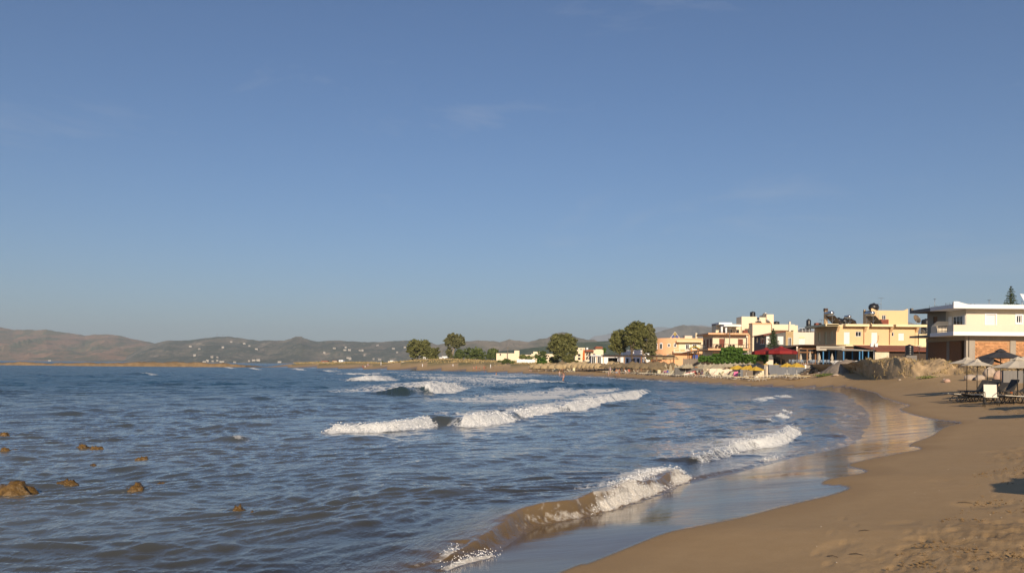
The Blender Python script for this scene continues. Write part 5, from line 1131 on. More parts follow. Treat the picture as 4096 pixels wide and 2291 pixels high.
# low grey block wall in the shade beside the loungers
tag(MB().box(X(4014, 71), X(4420, 71), 71, 71.3, .8, zz(1482, 71, 4050)).build('block_wall', 'concrete_dark'), 'grey block wall in shade behind the dark loungers', 'wall')
pst = tag(MB().tube([(0, 0, -.3), (0, 0, 1.35)], [.10, .09], 8).build('marker_post', 'white_paint', loc=onground(3485, 1492)), 'white marker post standing at the foot of the earth bank', 'post')
# ---------------------------------------------------------------- pink and grey stone house
d = 172.0; HS = thing('stone_house', 'pale pink and grey stone house with ochre stone pier behind the pavilion', 'house', (X(3170, d), d+4, 2.8)); z0 = 2.8
zt = zz(1328, d, 3200); x0, x1 = X(3172, d), X(3262, d)
ah = (X(3195, d), X(3219, d), zz(1378, d, 3200), zz(1352, d, 3200))
bw(body(wall(MB(), 'f', d, x0, x1, z0, zt, [ah]), x0, x1, d, d+9, z0, zt).box(x0, x1-.25, d+.26, d+8.7, zt-.3, zt-.1), 'wall', 'pink_wall', HS); window(HS, 'f', d, *ah, 'roll', rec=.08)
pts = [(X(3195, d)-.05, ah[3]-.05), (X(3219, d)+.05, ah[3]-.05)]+[((X(3195, d)+X(3219, d))/2+.68*1.0*cos(a), ah[3]+.42*sin(a)) for a in np.linspace(0.05, pi-.05, 9)]
bw(MB().slab(pts, 'y', d-.03, d+.02), 'arch', 'yellow_trim', HS)
bw(MB().box(X(3142, d), X(3172, d)-.01, d-.05, d+4, z0, zz(1325, d, 3150)), 'stone_pier', 'ochre_stone', HS); window(HS, 'f', d-.05, X(3151, d), X(3164, d), zz(1383, d, 3150), zz(1350, d, 3150), 'glass', nl=2, rec=-.03)
gx0 = X(3062, d)
gh = [(X(3065, d), X(3082, d), zz(1376, d, 3100), zz(1345, d, 3100)), (X(3110, d), X(3133, d), zz(1377, d, 3100), zz(1344, d, 3100))]
wl = wall(MB(), 'f', d, gx0, X(3142, d)-.01, z0, zz(1341, d, 3070), gh); wl.slab([(gx0, zz(1341, d, 3070)), (X(3142, d)-.01, zz(1341, d, 3070)), (X(3142, d)-.01, zz(1326, d, 3140))], 'y', d, d+.25)
ly2 = lambda px: gx0*F/(px-CX)
lh = [(ly2(3058), ly2(3036), zz(1379, 180, 3050), zz(1346, 180, 3050)), (ly2(3030), ly2(3022), zz(1374, 184, 3020), zz(1354, 184, 3020))]
wall(wl, 'l', gx0, d+.26, ly2(3015), z0, zz(1345, 184, 3020), lh); wl.box(gx0+.3, X(3142, d), ly2(3015)-.3, ly2(3015), z0, zz(1345, 184, 3020)); bw(wl, 'wall', 'grey_stone', HS)
window(HS, 'f', d, *gh[0], 'roll'); window(HS, 'f', d, *gh[1], 'roll'); window(HS, 'l', gx0, *lh[0], 'glass', nl=3); window(HS, 'l', gx0, *lh[1], 'glass', nl=1)
bw(MB().slab([(gx0-.5, zz(1343, d, 3070)), (X(3142, d), zz(1325, d, 3140)), (X(3142, d), zz(1325, d, 3140)+.15), (gx0-.5, zz(1343, d, 3070)+.15)], 'y', d-.3, ly2(3015)), 'roof', 'roof_tile', HS)
rl = thing('roof_railing', 'pale metal railing and solar tanks on the pink house roof', 'railing', (X(3215, d+4), d+4, zt-.1))
for px in (3194, 3208, 3222, 3236, 3255): bw(MB().tube([(X(px, d+3), d+3, zt-.12), (X(px, d+3), d+3, zt+.95)], .03, 5), 'post', 'white_frame', rl)
bw(MB().bar((X(3194, d+3), d+3, zt+.95), (X(3256, d+3), d+3, zt+.95), .05), 'rail', 'white_frame', rl); bw(MB().bar((X(3194, d+3), d+3, zt+.5), (X(3256, d+3), d+3, zt+.5), .04), 'rail', 'white_frame', rl)
water_tank('grey horizontal tank behind the pink house roof railing', Vector((X(3212, d+6), d+6, zt-.11)), .55, 1.8, True); water_tank('upright white cylinder tank on the pink house roof', Vector((X(3233, d+7), d+7, zt-.11)), .5, 3.2)
chm = tag(MB().box(X(3155, d+2), X(3162, d+2), d+2, d+2.4, zz(1327, d, 3150)-.1, zz(1286, d+2, 3158)).build('chimney_pipe', 'beige_wall'), 'thin pale chimney pipe above the ochre stone pier', 'chimney')

# ---------------------------------------------------------------- cream block of flats
d = 206.0; HC = thing('cream_flats', 'tall cream block with stepped roof rooms behind the balcony house', 'apartment block', (X(3050, d), d+6, 2.8)); z0 = 2.8
def blk(a, b_, py0, py1, dd, dep, mt='warm_cream', name='block', cap=None):
    zt_ = zz(py0, dd, (a+b_)/2); o = bw(MB().box(X(a, dd), X(b_, dd), dd, dd+dep, z0 if py1 is None else zz(py1, dd, a), zt_), name, mt, HC)
    if cap: bw(MB().box(X(a, dd)-.12, X(b_, dd)+.12, dd-.12, dd+dep+.1, zt_+.002, zt_+.35), 'cap', cap, HC)
    return o
blk(3008, 3190, 1300, None, d+3, 12); blk(2975, 3010, 1342, None, d+2.5, 8); blk(3086, 3178, 1297, 1320, d+2, 6, name='parapet'); blk(2965, 3026, 1266, 1338, d+6, 5, name='stair_tower'); blk(3036, 3065, 1269, 1300, d+7, 6, name='roof_room'); blk(3064.5, 3093, 1257, 1300, d+6.5, 6, name='roof_room'); blk(3009, 3083, 1297, None, d, 2.95, name='front_block', cap='peach_wall')
dv = d+4; zv0, zv1 = zz(1335, dv, 2920), zz(1308, dv, 2920)
bw(MB().box(X(2872, dv), X(2990, dv), dv+2.6, dv+7, zv0-3, zz(1294, dv, 2900)), 'veranda_room', 'warm_cream', HC)
bw(MB().box(X(2872, dv), X(2924, dv), dv-.6, dv+7.2, zz(1301, dv, 2900)+.2, zz(1293, dv, 2900)+.2), 'parapet', 'white_paint', HC); bw(MB().box(X(2895, dv-2), X(2964, dv-2), dv-2, dv+2.55, zz(1305, dv-2, 2930), zz(1299, dv-2, 2930)), 'canopy', 'white_paint', HC)
for px in (2886, 2903): bw(MB().lathe([(.26, 0), (.26, zz(1306, dv-1, px)-zv0+.6)], 12, (X(px, dv-1), dv-1, zv0-.6)), 'column', 'white_paint', HC)
for a, b_ in ((2893, 2907), (2915, 2925), (2943, 2955)): window(HC, 'f', dv+2.6, X(a, dv+2.6), X(b_, dv+2.6), zv0, zz(1316, dv, 2900), 'glass', frame='wood_brown', nl=1, rec=-.05)
bw(MB().box(X(2972, dv-3), X(2990, dv-3), dv-3, dv-2, zv0-.6, zz(1320, dv-3, 2980)), 'roof_box', 'brick_box', HC)
water_tank('black upright tank on top of the cream stair tower', Vector((X(3009, d+8), d+8, zz(1266, d+6, 3000)-.01)), .68, 1.4); water_tank('black upright tank on the cream flats roof beside the tallest roof room', Vector((X(3104, d+7), d+7, zz(1300, d+3, 3100)-.01)), .75, 1.15)
solar_heater('solar water heater by the cream stair tower', Vector((X(3040, d+4.6), d+4.6, zz(1300, d+3, 3050)-.01)), .8, .2); solar_heater('solar water heater in front of the tallest cream roof room', Vector((X(3075, d+4.6), d+4.6, zz(1300, d+3, 3075)-.01)), .8, .2)
dish('grey satellite dish edge on behind the cream roof rooms', Vector((X(3059, d+8), d+8, zz(1269, d+7, 3050)-.01)), .7, .6, 1.3)
rl = thing('roof_railing', 'thin rusty railing on the cream flats low roof', 'railing', (X(3140, d+2.6), d+2.6, zz(1330, d, 3140)))
for i in range(7): px = 3104+i*11; bw(MB().tube([(X(px, d+2.5), d+2.5, zz(1330-i*1.3, d, px)-.8), (X(px, d+2.5), d+2.5, zz(1318-i*1.3, d, px))], .025, 5), 'post', 'metal_grey', rl)
bw(MB().bar((X(3104, d+2.5), d+2.5, zz(1318, d, 3104)), (X(3170, d+2.5), d+2.5, zz(1310, d, 3170)), .04), 'rail', 'metal_grey', rl)

# ---------------------------------------------------------------- peach balcony house
d = 190.0; HP = thing('balcony_house', 'cream house with peach balcony bands and brown shutters above the climber', 'house', (X(2910, d), d+5, 2.6)); z0 = 2.6
x0, x1 = X(2850, d), X(2988, d); zf, zt = zz(1394, d, 2900), zz(1339, d, 2900); ly3 = lambda px: x0*F/(px-CX)
hs = [(X(2876, d), X(2897, d), zf+.15, zz(1354, d, 2880)), (X(2951, d), X(2971, d), zz(1381, d, 2950), zz(1355.5, d, 2950))]
hl = [(ly3(2846), ly3(2839), zf+.5, zf+2.3), (ly3(2834), ly3(2826), zf+.3, zf+2.3), (ly3(2820), ly3(2815), zf+.9, zf+2.2)]
wl = wall(MB(), 'f', d, x0, x1, z0, zt, hs+[(X(2868, d), X(2890, d), 3.2, 5.4)]); wall(wl, 'l', x0, d+.26, ly3(2811), z0, zt, hl); body(wl, x0, x1, d, ly3(2811), z0, zt); bw(wl, 'wall', 'warm_cream', HP)
window(HP, 'f', d, *hs[0], 'leaf', 'wood_brown', shut='shutter_brown'); window(HP, 'f', d, *hs[1], 'leaf', 'wood_brown', shut='shutter_brown'); window(HP, 'f', d, X(2868, d), X(2890, d), 3.2, 5.4, 'open')
for h_ in hl: window(HP, 'l', x0, *h_, 'leaf', 'wood_brown', shut='shutter_brown')
bw(MB().box(X(2832, d-1.8), X(2994, d-1.8), d-1.8, ly3(2811)+.5, zt, zz(1331, d-1.8, 2900)), 'roof_slab', 'peach_wall', HP); bw(MB().box(X(2832, d-1.8), X(2994, d-1.8), d-1.8, ly3(2811)-2, zz(1402, d-1.8, 2900), zz(1393.5, d-1.8, 2900)), 'balcony_slab', 'peach_wall', HP)
bw(MB().box(X(2990, d)-.3, X(2990, d), d-1.7, d-1.4, zz(1393, d-1.8, 2900), zt), 'pillar', 'peach_wall', HP)
rl = MB(); zr0, zr1 = zz(1392.5, d-1.7, 2900), zz(1377, d-1.7, 2900); xa, xb = X(2833, d-1.7), X(2993, d-1.7)
for z_ in (zr0+.12, zr1): rl.bar((xa, d-1.7, z_), (xb, d-1.7, z_), .07); rl.bar((xa, d-1.7, z_), (xa, d+7, z_), .07)
bw(rl, 'railing', 'wood_dark', HP)
for i in range(9): x = xa+(xb-xa)*i/8; bw(MB().bar((x, d-1.7, zr0-.05), (x, d-1.7, zr1), .08), 'baluster', 'wood_dark', HP)
for i in range(8):
    a, b_ = xa+(xb-xa)*i/8, xa+(xb-xa)*(i+1)/8
    if i in (1, 4, 6, 7): m_ = (a+b_)/2; bw(MB().bar((m_-.4, d-1.7, zr0+.1), (m_+.4, d-1.7, zr1), .04).bar((m_+.4, d-1.7, zr0+.1), (m_-.4, d-1.7, zr1), .04), 'cross_brace', 'wood_dark', HP)
for j in range(1, 6): y = d-1.7+8.7*j/6; bw(MB().bar((xa, y, zr0-.05), (xa, y, zr1), .08), 'baluster', 'wood_dark', HP)
for i in range(4):
    mb = MB().box(-.25, .25, -.25, .25, .4, .45).box(-.25, .25, .2, .25, .45, .9)
    for s_ in ((-.22, -.22), (.22, -.22), (-.22, .22), (.22, .22)): mb.box(s_[0]-.02, s_[0]+.02, s_[1]-.02, s_[1]+.02, 0, .4)
    tag(mb.build('balcony_chair', 'wood_dark', loc=(X(2868+i*14+(25 if i > 1 else 0), d-.9), d-.9, zr0)), 'dark chair on the balcony behind the railing', 'chair', 'chairs on the balcony')
pergo = thing('brown_pergola', 'long dark brown flat pergola below the balcony house', 'pergola', (X(2860, 180), 180, 3.0))
bw(MB().slab([(X(2745, 180), zz(1412, 180, 2745)), (X(2800, 180), zz(1402.5, 180, 2800)), (X(2985, 180), zz(1404, 180, 2985)), (X(2985, 180), zz(1401.5, 180, 2985)), (X(2800, 180), zz(1400, 180, 2800)), (X(2745, 180), zz(1410, 180, 2745))], 'y', 178, 187), 'roof', 'roof_dark', pergo)
for px in (2752, 2778, 2812, 2850): bw(MB().box(X(px, 178.2)-.1, X(px, 178.2)+.1, 178.2, 178.4, 2.2, zz(1403, 178.2, px)), 'post', 'wood_dark', pergo)
# low pale wall under the climber, and the retaining wall behind the beige parasols
PT = thing('pale_terrace_wall', 'long pale wall under the green climber', 'wall', (X(2930, 166), 166, 2.0)); bw(MB().box(X(2800, 166), X(3100, 166), 166, 166.4, 1.8, zz(1438, 166, 2950)), 'wall', 'pink_wall', PT)
hp_ = [[2842, 1448], [2870, 1445], [2900, 1449], [2935, 1446], [2975, 1443], [3005, 1440], [3030, 1434], [3068, 1434]]
PW = thing('plastered_wall', 'low pinkish plastered wall behind the beige parasols', 'wall', (X(2890, 156), 156, 1.0)); bw(MB().box(X(2838, 150), X(2965, 150), 150, 150.4, .9, zz(1474, 150, 2900)), 'wall', 'pink_wall', PW)
SW = thing('rough_stone_wall', 'rough grey stone wall beside the wooden hut', 'wall', (X(2760, 157), 157, 1.0)); bw(MB().box(X(2700, 157), X(2838, 152), 157, 157.5, .9, zz(1470, 157, 2780)), 'wall', 'grey_stone', SW)
GW = thing('grey_screen', 'weathered grey reed screen fence behind the lifeguard tower', 'fence', (X(2780, 168), 168, 1.6))
sm = MB().box(-.06, .06, 0, .03, 0, 1.5).mesh('slat')
for i in range(44): px = 2733+i*2.5; link('slat', sm, 'wood_grey', GW, Vector((X(px, 168), 168+.02*(i % 3), zz(1463, 168, px)+(.12*sin(i*1.7))))-GW.location)
bw(MB().box(X(2731, 168), X(2843, 168), 168.06, 168.1, zz(1462, 168, 2780), zz(1458, 168, 2780)), 'rail', 'wood_grey', GW)
HT = thing('wooden_hut', 'small weathered plank hut behind the yellow parasols', 'hut', (X(2985, 136), 136, 1.0)); zb = gz(X(2985, 136), 136)
pm = MB().box(-.11, .11, 0, .04, 0, 1.5).mesh('plank')
for i in range(7): link('plank', pm, 'wood_grey', HT, Vector((X(2974, 136)+i*.235, 136, zb-.1))-HT.location)
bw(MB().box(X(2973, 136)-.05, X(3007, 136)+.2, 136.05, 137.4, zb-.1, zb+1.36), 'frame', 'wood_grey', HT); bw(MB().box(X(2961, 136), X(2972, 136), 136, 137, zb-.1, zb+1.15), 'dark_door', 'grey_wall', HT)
bs2 = thing('brick_steps', 'short flight of pale brick steps beside the yellow parasols', 'steps', (X(3040, 132), 132, 1.0)); zb = gz(X(3040, 131), 131)
for i in range(5): bw(MB().box(X(3023, 131)+i*.32, X(3063, 131), 131, 132.5, zb-.2 if i == 0 else zb+i*.25+.002, zb+.25+i*.25), 'step', 'stained_wall', bs2)
tag(MB().box(X(3066, 130), X(3071, 130), 130, 130.2, zb-.3, zb+1.7).build('timber_post', 'warm_cream'), 'square yellow timber post by the brick steps', 'post')
tag(MB().box(X(3080, 129), X(3110, 129), 129, 130, zb-.3, zb+.62).build('grey_cabinet', 'grey_wall'), 'dark grey cabinet with a pale mark by the terrace wall', 'cabinet')

# ---------------------------------------------------------------- round peach house
d = 236.0; HR = thing('round_peach_house', 'peach house with rounded corner and diamond glass pediment', 'house', (X(2690, d), d+6, 2.6)); z0 = 2.6; R_ = 5.6
cxr, cyr = X(2699, d)+.0, d+R_; zt = zz(1351.5, d, 2680); prof = []
arc = [(cxr+R_*cos(a), cyr+R_*sin(a)) for a in np.linspace(-pi*.5, -pi*1.08, 22)]
poly = arc+[(cxr-R_, cyr+8), (X(2811, d), cyr+8), (X(2811, d), d)]
bw(MB().prism(list(reversed(poly)), z0, zt), 'wall', 'peach_wall', HR)
def rwin(px, y0, y1, w, arch):
    a = math.asin(max(-1, min(1, (X(px, d)-cxr)/R_))); x, y = cxr+R_*sin(a), cyr-R_*cos(a); a0, a1 = zz(y1, d, px), zz(y0, d, px)
    fr = MB(); k = [(-w/2-.16, a0-.16), (w/2+.16, a0-.16), (w/2+.16, a1+.1)]
    k += [((w/2+.16)*cos(q), a1+.1+(.35 if arch else .12)*sin(q)) for q in np.linspace(.3, pi-.3, 5)]+[(-w/2-.16, a1+.1)]
    g = MB().slab(k, 'y', -.08, .12); M = Matrix.Translation((x, y, 0)) @ Matrix.Rotation(a, 4, 'Z'); g.v = [tuple(M @ Vector(v)) for v in g.v]; o = bw(g, 'window', 'white_frame', HR)
    p = MB().box(-w/2, w/2, -.10, -.085, a0, a1); p.v = [tuple(M @ Vector(v)) for v in p.v]; bw(p, 'pane', 'glass_dark', o)
rwin(2632, 1375, 1393, .55, True); rwin(2647.5, 1375, 1393, .6, True); rwin(2676, 1376, 1385, .45, False); rwin(2699.5, 1375, 1386, .45, False); rwin(2640, 1424, 1434, 1.6, True)
bw(MB().box(X(2706, d-1.6), X(2809, d-1.6), d-1.6, d-.01, zz(1368, d-1.6, 2760), zz(1362.5, d-1.6, 2760)), 'eaves', 'yellow_trim', HR); bw(MB().box(X(2714, d), X(2812, d), d-.06, d-.011, zz(1395, d, 2760), zz(1367, d, 2760)), 'cream_panel', 'cream_wall', HR)
for a, b_, y0, y1 in ((2742, 2755, 1377, 1400), (2770, 2786, 1377, 1395)): window(HR, 'f', d-.06, X(a, d), X(b_, d), zz(y1, d, a), zz(y0, d, a), 'glass', nl=2, rec=-.04, trim='white_frame')
bw(MB().box(X(2694, d-1.8), X(2790, d-1.8), d-1.8, d-.01, zz(1411, d-1.8, 2740), zz(1407, d-1.8, 2740)), 'balcony_slab', 'cream_wall', HR)
pr = MB(); pr.box(X(2694, d-1.8), X(2790, d-1.8), d-1.8, d-1.65, zz(1397, d-1.8, 2740), zz(1395, d-1.8, 2740)); pr.box(X(2694, d-1.8), X(2790, d-1.8), d-1.8, d-1.65, zz(1407, d-1.8, 2740)+.005, zz(1405, d-1.8, 2740)); bw(pr, 'balcony_rail', 'cream_wall', HR)
for i in range(5): x = X(2694, d-1.8)+i*1.6; bw(MB().box(x, x+.3, d-1.79, d-1.66, zz(1405, d-1.8, 2740)+.005, zz(1397, d-1.8, 2740)-.005), 'baluster', 'cream_wall', HR)
# diamond glass pediment
dm = thing('glass_pediment', 'triangular pediment of blue and yellow diamond panes on the round house roof', 'pediment', (X(2699, d+1), d+1, zt))
mat('pane_blue', (.05, .08, .26), .3, .1, 2); mat('pane_yellow', (.32, .24, .06), .3, .1, 2)
s_ = .62
def dia(x, z, m_): bw(MB().slab([(x, z-s_), (x+s_, z), (x, z+s_), (x-s_, z)], 'y', d+1, d+1.08), 'pane', m_, dm)
xm = X(2699, d+1); dia(xm, zt+s_*1.85, 'pane_yellow'); dia(xm-s_*1.06, zt+s_*.82, 'pane_blue'); dia(xm+s_*1.06, zt+s_*.82, 'pane_blue')
bw(MB().slab([(xm-s_*2.4, zt-.05), (xm, zt+s_*3.05), (xm, zt+s_*2.85), (xm-s_*2.15, zt-.05)], 'y', d+.95, d+1.1), 'bar', 'cream_wall', dm); bw(MB().slab([(xm+s_*2.4, zt-.05), (xm+s_*2.15, zt-.05), (xm, zt+s_*2.85), (xm, zt+s_*3.05)], 'y', d+.96, d+1.11), 'bar', 'cream_wall', dm); bw(MB().box(xm-s_*2.1, xm+s_*2.1, d+1.1, d+1.4, zt-.05, zt+s_*.25), 'sill', 'peach_wall', dm)
tag(MB().box(X(2738, d+4), X(2768, d+4), d+4, d+6, zt-.05, zz(1342, d+4, 2750)).build('roof_box', 'beige_wall'), 'beige roof box on the round peach house', 'box'); tag(MB().box(X(2781, d+5), X(2788, d+5), d+5, d+5.5, zt-.05, zz(1331, d+5, 2785)).build('chimney_pipe', 'stained_wall'), 'pale chimney on the round peach house', 'chimney')
# shade sails/parasols on the round house terrace become white awnings
for px in (2640, 2682): 
    o = thing('white_awning', 'white curved awning over the round house ground floor window', 'awning', (X(px, d-1), d-1.2, 3.0), group='awnings on the round house'); MB().add(*[(lambda P: (P, [(i, i+1, i+8, i+7) for i in range(6)]+[(i+7+14, i+8+14, i+1+14, i+14) for i in range(6)]))([(1.0*cos(a), -.9, .45*sin(a)) for a in np.linspace(0, pi, 7)]+[(1.0*cos(a), 1.3, .45*sin(a)+.3) for a in np.linspace(0, pi, 7)]+[(.96*cos(a), -.9, .42*sin(a)) for a in np.linspace(0, pi, 7)]+[(.96*cos(a), 1.3, .42*sin(a)+.3) for a in np.linspace(0, pi, 7)])][0]).build('canopy', 'white_paint', o, loc=(0, 0, zz(1426, d, px)-3.0))

# ---------------------------------------------------------------- beach bar with black pergola
d = 228.0; BB = thing('beach_bar', 'white beach bar with flat roof and black open front', 'bar', (X(2430, d), d+4, 2.4)); z0 = 2.2; zt = zz(1424, d, 2440)
hs = [(X(2432, d), X(2470, d), z0+.4, zz(1430, d, 2440))]
bw(body(wall(MB(), 'f', d, X(2365, d), X(2500, d), z0, zt, hs), X(2365, d), X(2500, d), d, d+8, z0, zt), 'wall', 'white_paint', BB); bw(MB().box(hs[0][0]-.3, hs[0][1]+.3, d+2.5, d+2.6, z0, zt-.1), 'dark_interior', 'interior_shade', BB)  # near-black sheet painted as the bar's unlit inside
bw(MB().box(X(2362, d), X(2502, d), d-.6, d+8.2, zt+.003, zt+.25), 'roof', 'white_paint', BB)
for px in (2384, 2411): bw(MB().box(X(px, d), X(px+3.5, d), d-.1, d-.005, z0, zt), 'pier', 'peach_wall', BB)
for a, b_ in ((2366, 2381), (2389, 2404)): window(BB, 'f', d-.12, X(a, d), X(b_, d), z0+.3, zt-.15, 'glass', nl=2, rec=.02)
bw(MB().slab([(X(2370, d), zt+.25), (X(2382, d), zt+.25), (X(2380, d), zt+.6), (X(2376, d), zt+.75), (X(2372, d), zt+.6)], 'y', d-.3, d-.2), 'sign', 'grey_wall', BB)
PG = thing('black_pergola', 'long thin black timber pergola roof under the tamarisks', 'pergola', (X(2560, 214), 214, 2.2))
bw(MB().box(X(2410, 214), X(2700, 214), 214, 214.3, zz(1426, 214, 2550), zz(1422, 214, 2550)), 'beam', 'wood_dark', PG); bw(MB().box(X(2410, 219), X(2700, 219), 219, 219.3, zz(1426, 214, 2550), zz(1422, 214, 2550)), 'beam', 'wood_dark', PG)
bm2 = MB().box(-.08, .08, 0, 5.6, 0, .15).mesh('rafter')
for i in range(24): link('rafter', bm2, 'wood_dark', PG, Vector((X(2414+i*12.2, 214), 213.9, zz(1422, 214, 2550)+.01))-PG.location)
for px in (2497, 2565, 2627, 2695): bw(MB().box(X(px, 214)-.16, X(px, 214)+.16, 214.02, 214.28, 1.2, zz(1426, 214, px)), 'post', 'wood_brown', PG)
wb = thing('white_building', 'white building with blue trimmed windows behind the tamarisk trunks', 'building', (X(2540, 240), 240, 2.4)); bw(MB().box(X(2495, 240), X(2600, 240), 240, 247, 2, zz(1400, 240, 2550)), 'wall', 'white_paint', wb)
for px in (2505, 2530, 2548, 2575): window(wb, 'f', 240, X(px, 240), X(px+9, 240), zz(1450, 240, px), zz(1433, 240, px), 'glass', frame='blue_paint', nl=1, rec=-.05)
cb = thing('cream_annex', 'tall cream annex partly hidden by the drooping tamarisk', 'building', (X(2612, 244), 244, 2.4)); bw(MB().box(X(2590, 244), X(2632, 244), 244, 250, 2, zz(1352, 244, 2610)), 'wall', 'warm_cream', cb)

# ---------------------------------------------------------------- houses farther along
def block_house(name, label, cat, d, parts, wins=(), roofs=(), group=None):
    """parts: (px0, px1, top, bottom, depth offset, thickness, material)"""
    p = parts[0]; base = min(zz(q[3], d, q[0]) for q in parts)
    t = thing(name, label, cat, (X((p[0]+p[1])/2, d), d+2, base), group=group)
    for a, b_, y0, y1, dy, th, mt in parts: bw(MB().box(X(a, d+dy), X(b_, d+dy), d+dy, d+dy+th, zz(y1, d, a)-1.5, zz(y0, d, a)), 'wall', mt, t)
    for a, b_, y0, y1, kind in wins:
        o = bw(MB().box(X(a, d)-.06, X(b_, d)+.06, d-.07, d-.01, zz(y1, d, a)-.06, zz(y0, d, a)+.06), 'window', 'white_frame' if kind != 'dark' else 'wood_grey', t); bw(MB().box(X(a, d), X(b_, d), d-.09, d-.072, zz(y1, d, a), zz(y0, d, a)), 'pane', 'glass_dark', o)
    for a, b_, y0, y1, mt in roofs: bw(MB().slab([(X(a, d)-.2, zz(y1, d, a)), (X(b_, d)+.2, zz(y1, d, a)), (X(b_, d)-.3, zz(y0, d, a)), (X(a, d)+.3, zz(y0, d, a))], 'y', d-.5, d+6.2), 'roof', mt, t)
    return t
block_house('red_roof_house', 'cream two storey house with red tiled tower roof beside the orange parasol', 'house', 300, [(2373, 2413, 1399, 1440, 0, 7, 'warm_cream'), (2382, 2409, 1392, 1400, .5, 5, 'warm_cream'), (2338, 2374, 1405, 1445, 1, 8, 'beige_wall'), (2300, 2345, 1397, 1445, 6, 8, 'cream_wall')],
    [(2346, 2351, 1409, 1416, 'dark'), (2356, 2362, 1409, 1416, 'dark'), (2346, 2351, 1426, 1433, 'dark'), (2356, 2362, 1426, 1433, 'dark'), (2312, 2321, 1416, 1424, 'dark'), (2312, 2321, 1430, 1438, 'dark')], [(2381, 2410, 1385.5, 1392, 'roof_tile'), (2341, 2373, 1398, 1405, 'roof_tile')])
block_house('pale_house', 'pale flat roofed house far behind the red roofed house', 'house', 330, [(2312, 2340, 1390, 1440, 0, 8, 'cream_wall'), (2345, 2352, 1389, 1400, 3, 3, 'white_paint')], [(2320, 2328, 1396, 1400, 'dark')])
block_house('cream_blank_house', 'cream house with blank wall and raised stair block behind the dunes', 'house', 350, [(1985, 2070, 1412, 1450, 0, 9, 'cream_wall'), (2057, 2077, 1401, 1450, .6, 5, 'cream_wall')], [(1999, 2003, 1414, 1421, 'dark')])
block_house('cream_low_house', 'low cream house behind the pale green shrubs', 'house', 380, [(2079, 2130, 1418, 1445, 0, 8, 'cream_wall'), (2125, 2190, 1414, 1440, 4, 9, 'cream_wall'), (2133, 2160, 1405, 1415, 6, 6, 'warm_cream')], [(2090, 2095, 1424, 1430, 'dark'), (2140, 2145, 1420, 1425, 'dark')])
block_house('cream_far_house', 'cream house seen between the shrub and round tamarisk', 'house', 370, [(2180, 2222, 1415, 1440, 0, 8, 'cream_wall')], [(2192, 2196, 1421, 1426, 'dark')])
bwall = thing('boundary_wall', 'bright white boundary wall at the dune end', 'wall', (X(2103, 315), 315, 2)); bw(MB().box(X(2067, 315), X(2140, 315), 315, 315.4, 1.5, zz(1437, 315, 2100)), 'wall', 'white_paint', bwall)
block_house('white_pergola_house', 'small white house with pergola columns between the trees', 'house', 420, [(1757, 1770, 1428, 1442, 3, 4, 'white_paint'), (1768, 1790, 1424, 1431, 3, 5, 'white_paint'), (1770, 1790, 1431, 1440, 4, 4, 'beige_wall')], [(1772, 1776, 1432, 1437, 'dark'), (1781, 1785, 1432, 1437, 'dark')])
wpg = thing('white_pergola', 'small white timber pergola frame under the lower tamarisk', 'pergola', (X(1702, 386), 386, 3.5)); zb = zz(1444, 386, 1702)
for px in (1695, 1701, 1708): bw(MB().box(X(px, 386)-.1, X(px, 386)+.1, 386, 386.2, zb-.6, zz(1430, 386, px)), 'post', 'white_paint', wpg)
bw(MB().box(X(1692, 386), X(1711, 386), 385.9, 388.5, zz(1430.5, 386, 1700), zz(1428, 386, 1700)), 'roof', 'white_paint', wpg)
block_house('far_white_house', 'low white house on the flat land behind the sand', 'house', 640, [(1552, 1588, 1444, 1453, 0, 9, 'cream_wall'), (1560, 1572, 1441, 1445, 1, 6, 'white_paint')], [(1562, 1565, 1446.5, 1449, 'dark')])
block_house('far_white_house', 'wide white house with red roof beyond the far sand bar', 'house', 760, [(1283, 1312, 1446, 1453, 0, 10, 'white_paint')], [(1288, 1291, 1448, 1450.5, 'dark')], [(1284, 1311, 1442, 1446, 'roof_tile')])
block_house('far_white_house', 'white double house beyond the far sand bar near the dune', 'house', 780, [(1355, 1372, 1439, 1451, 0, 9, 'white_paint'), (1355, 1382, 1446, 1452, -2, 9, 'white_paint')], [(1360, 1363, 1442, 1444, 'dark')])
block_house('far_white_house', 'low white house with pale roof beyond the far sand bar', 'house', 800, [(1330, 1348, 1443, 1451, 0, 9, 'cream_wall')], [], [(1329, 1349, 1441, 1443, 'roof_tile')])
block_house('far_white_house', 'tiny white house at the left end of the far village', 'house', 900, [(1246, 1272, 1448, 1452, 0, 9, 'white_paint'), (1262, 1270, 1445, 1449, 1, 6, 'white_paint')])
block_house('far_white_house', 'small pale house beyond the flat land right of the village', 'house', 700, [(1603, 1616, 1443, 1451, 0, 8, 'white_paint')], [], [])
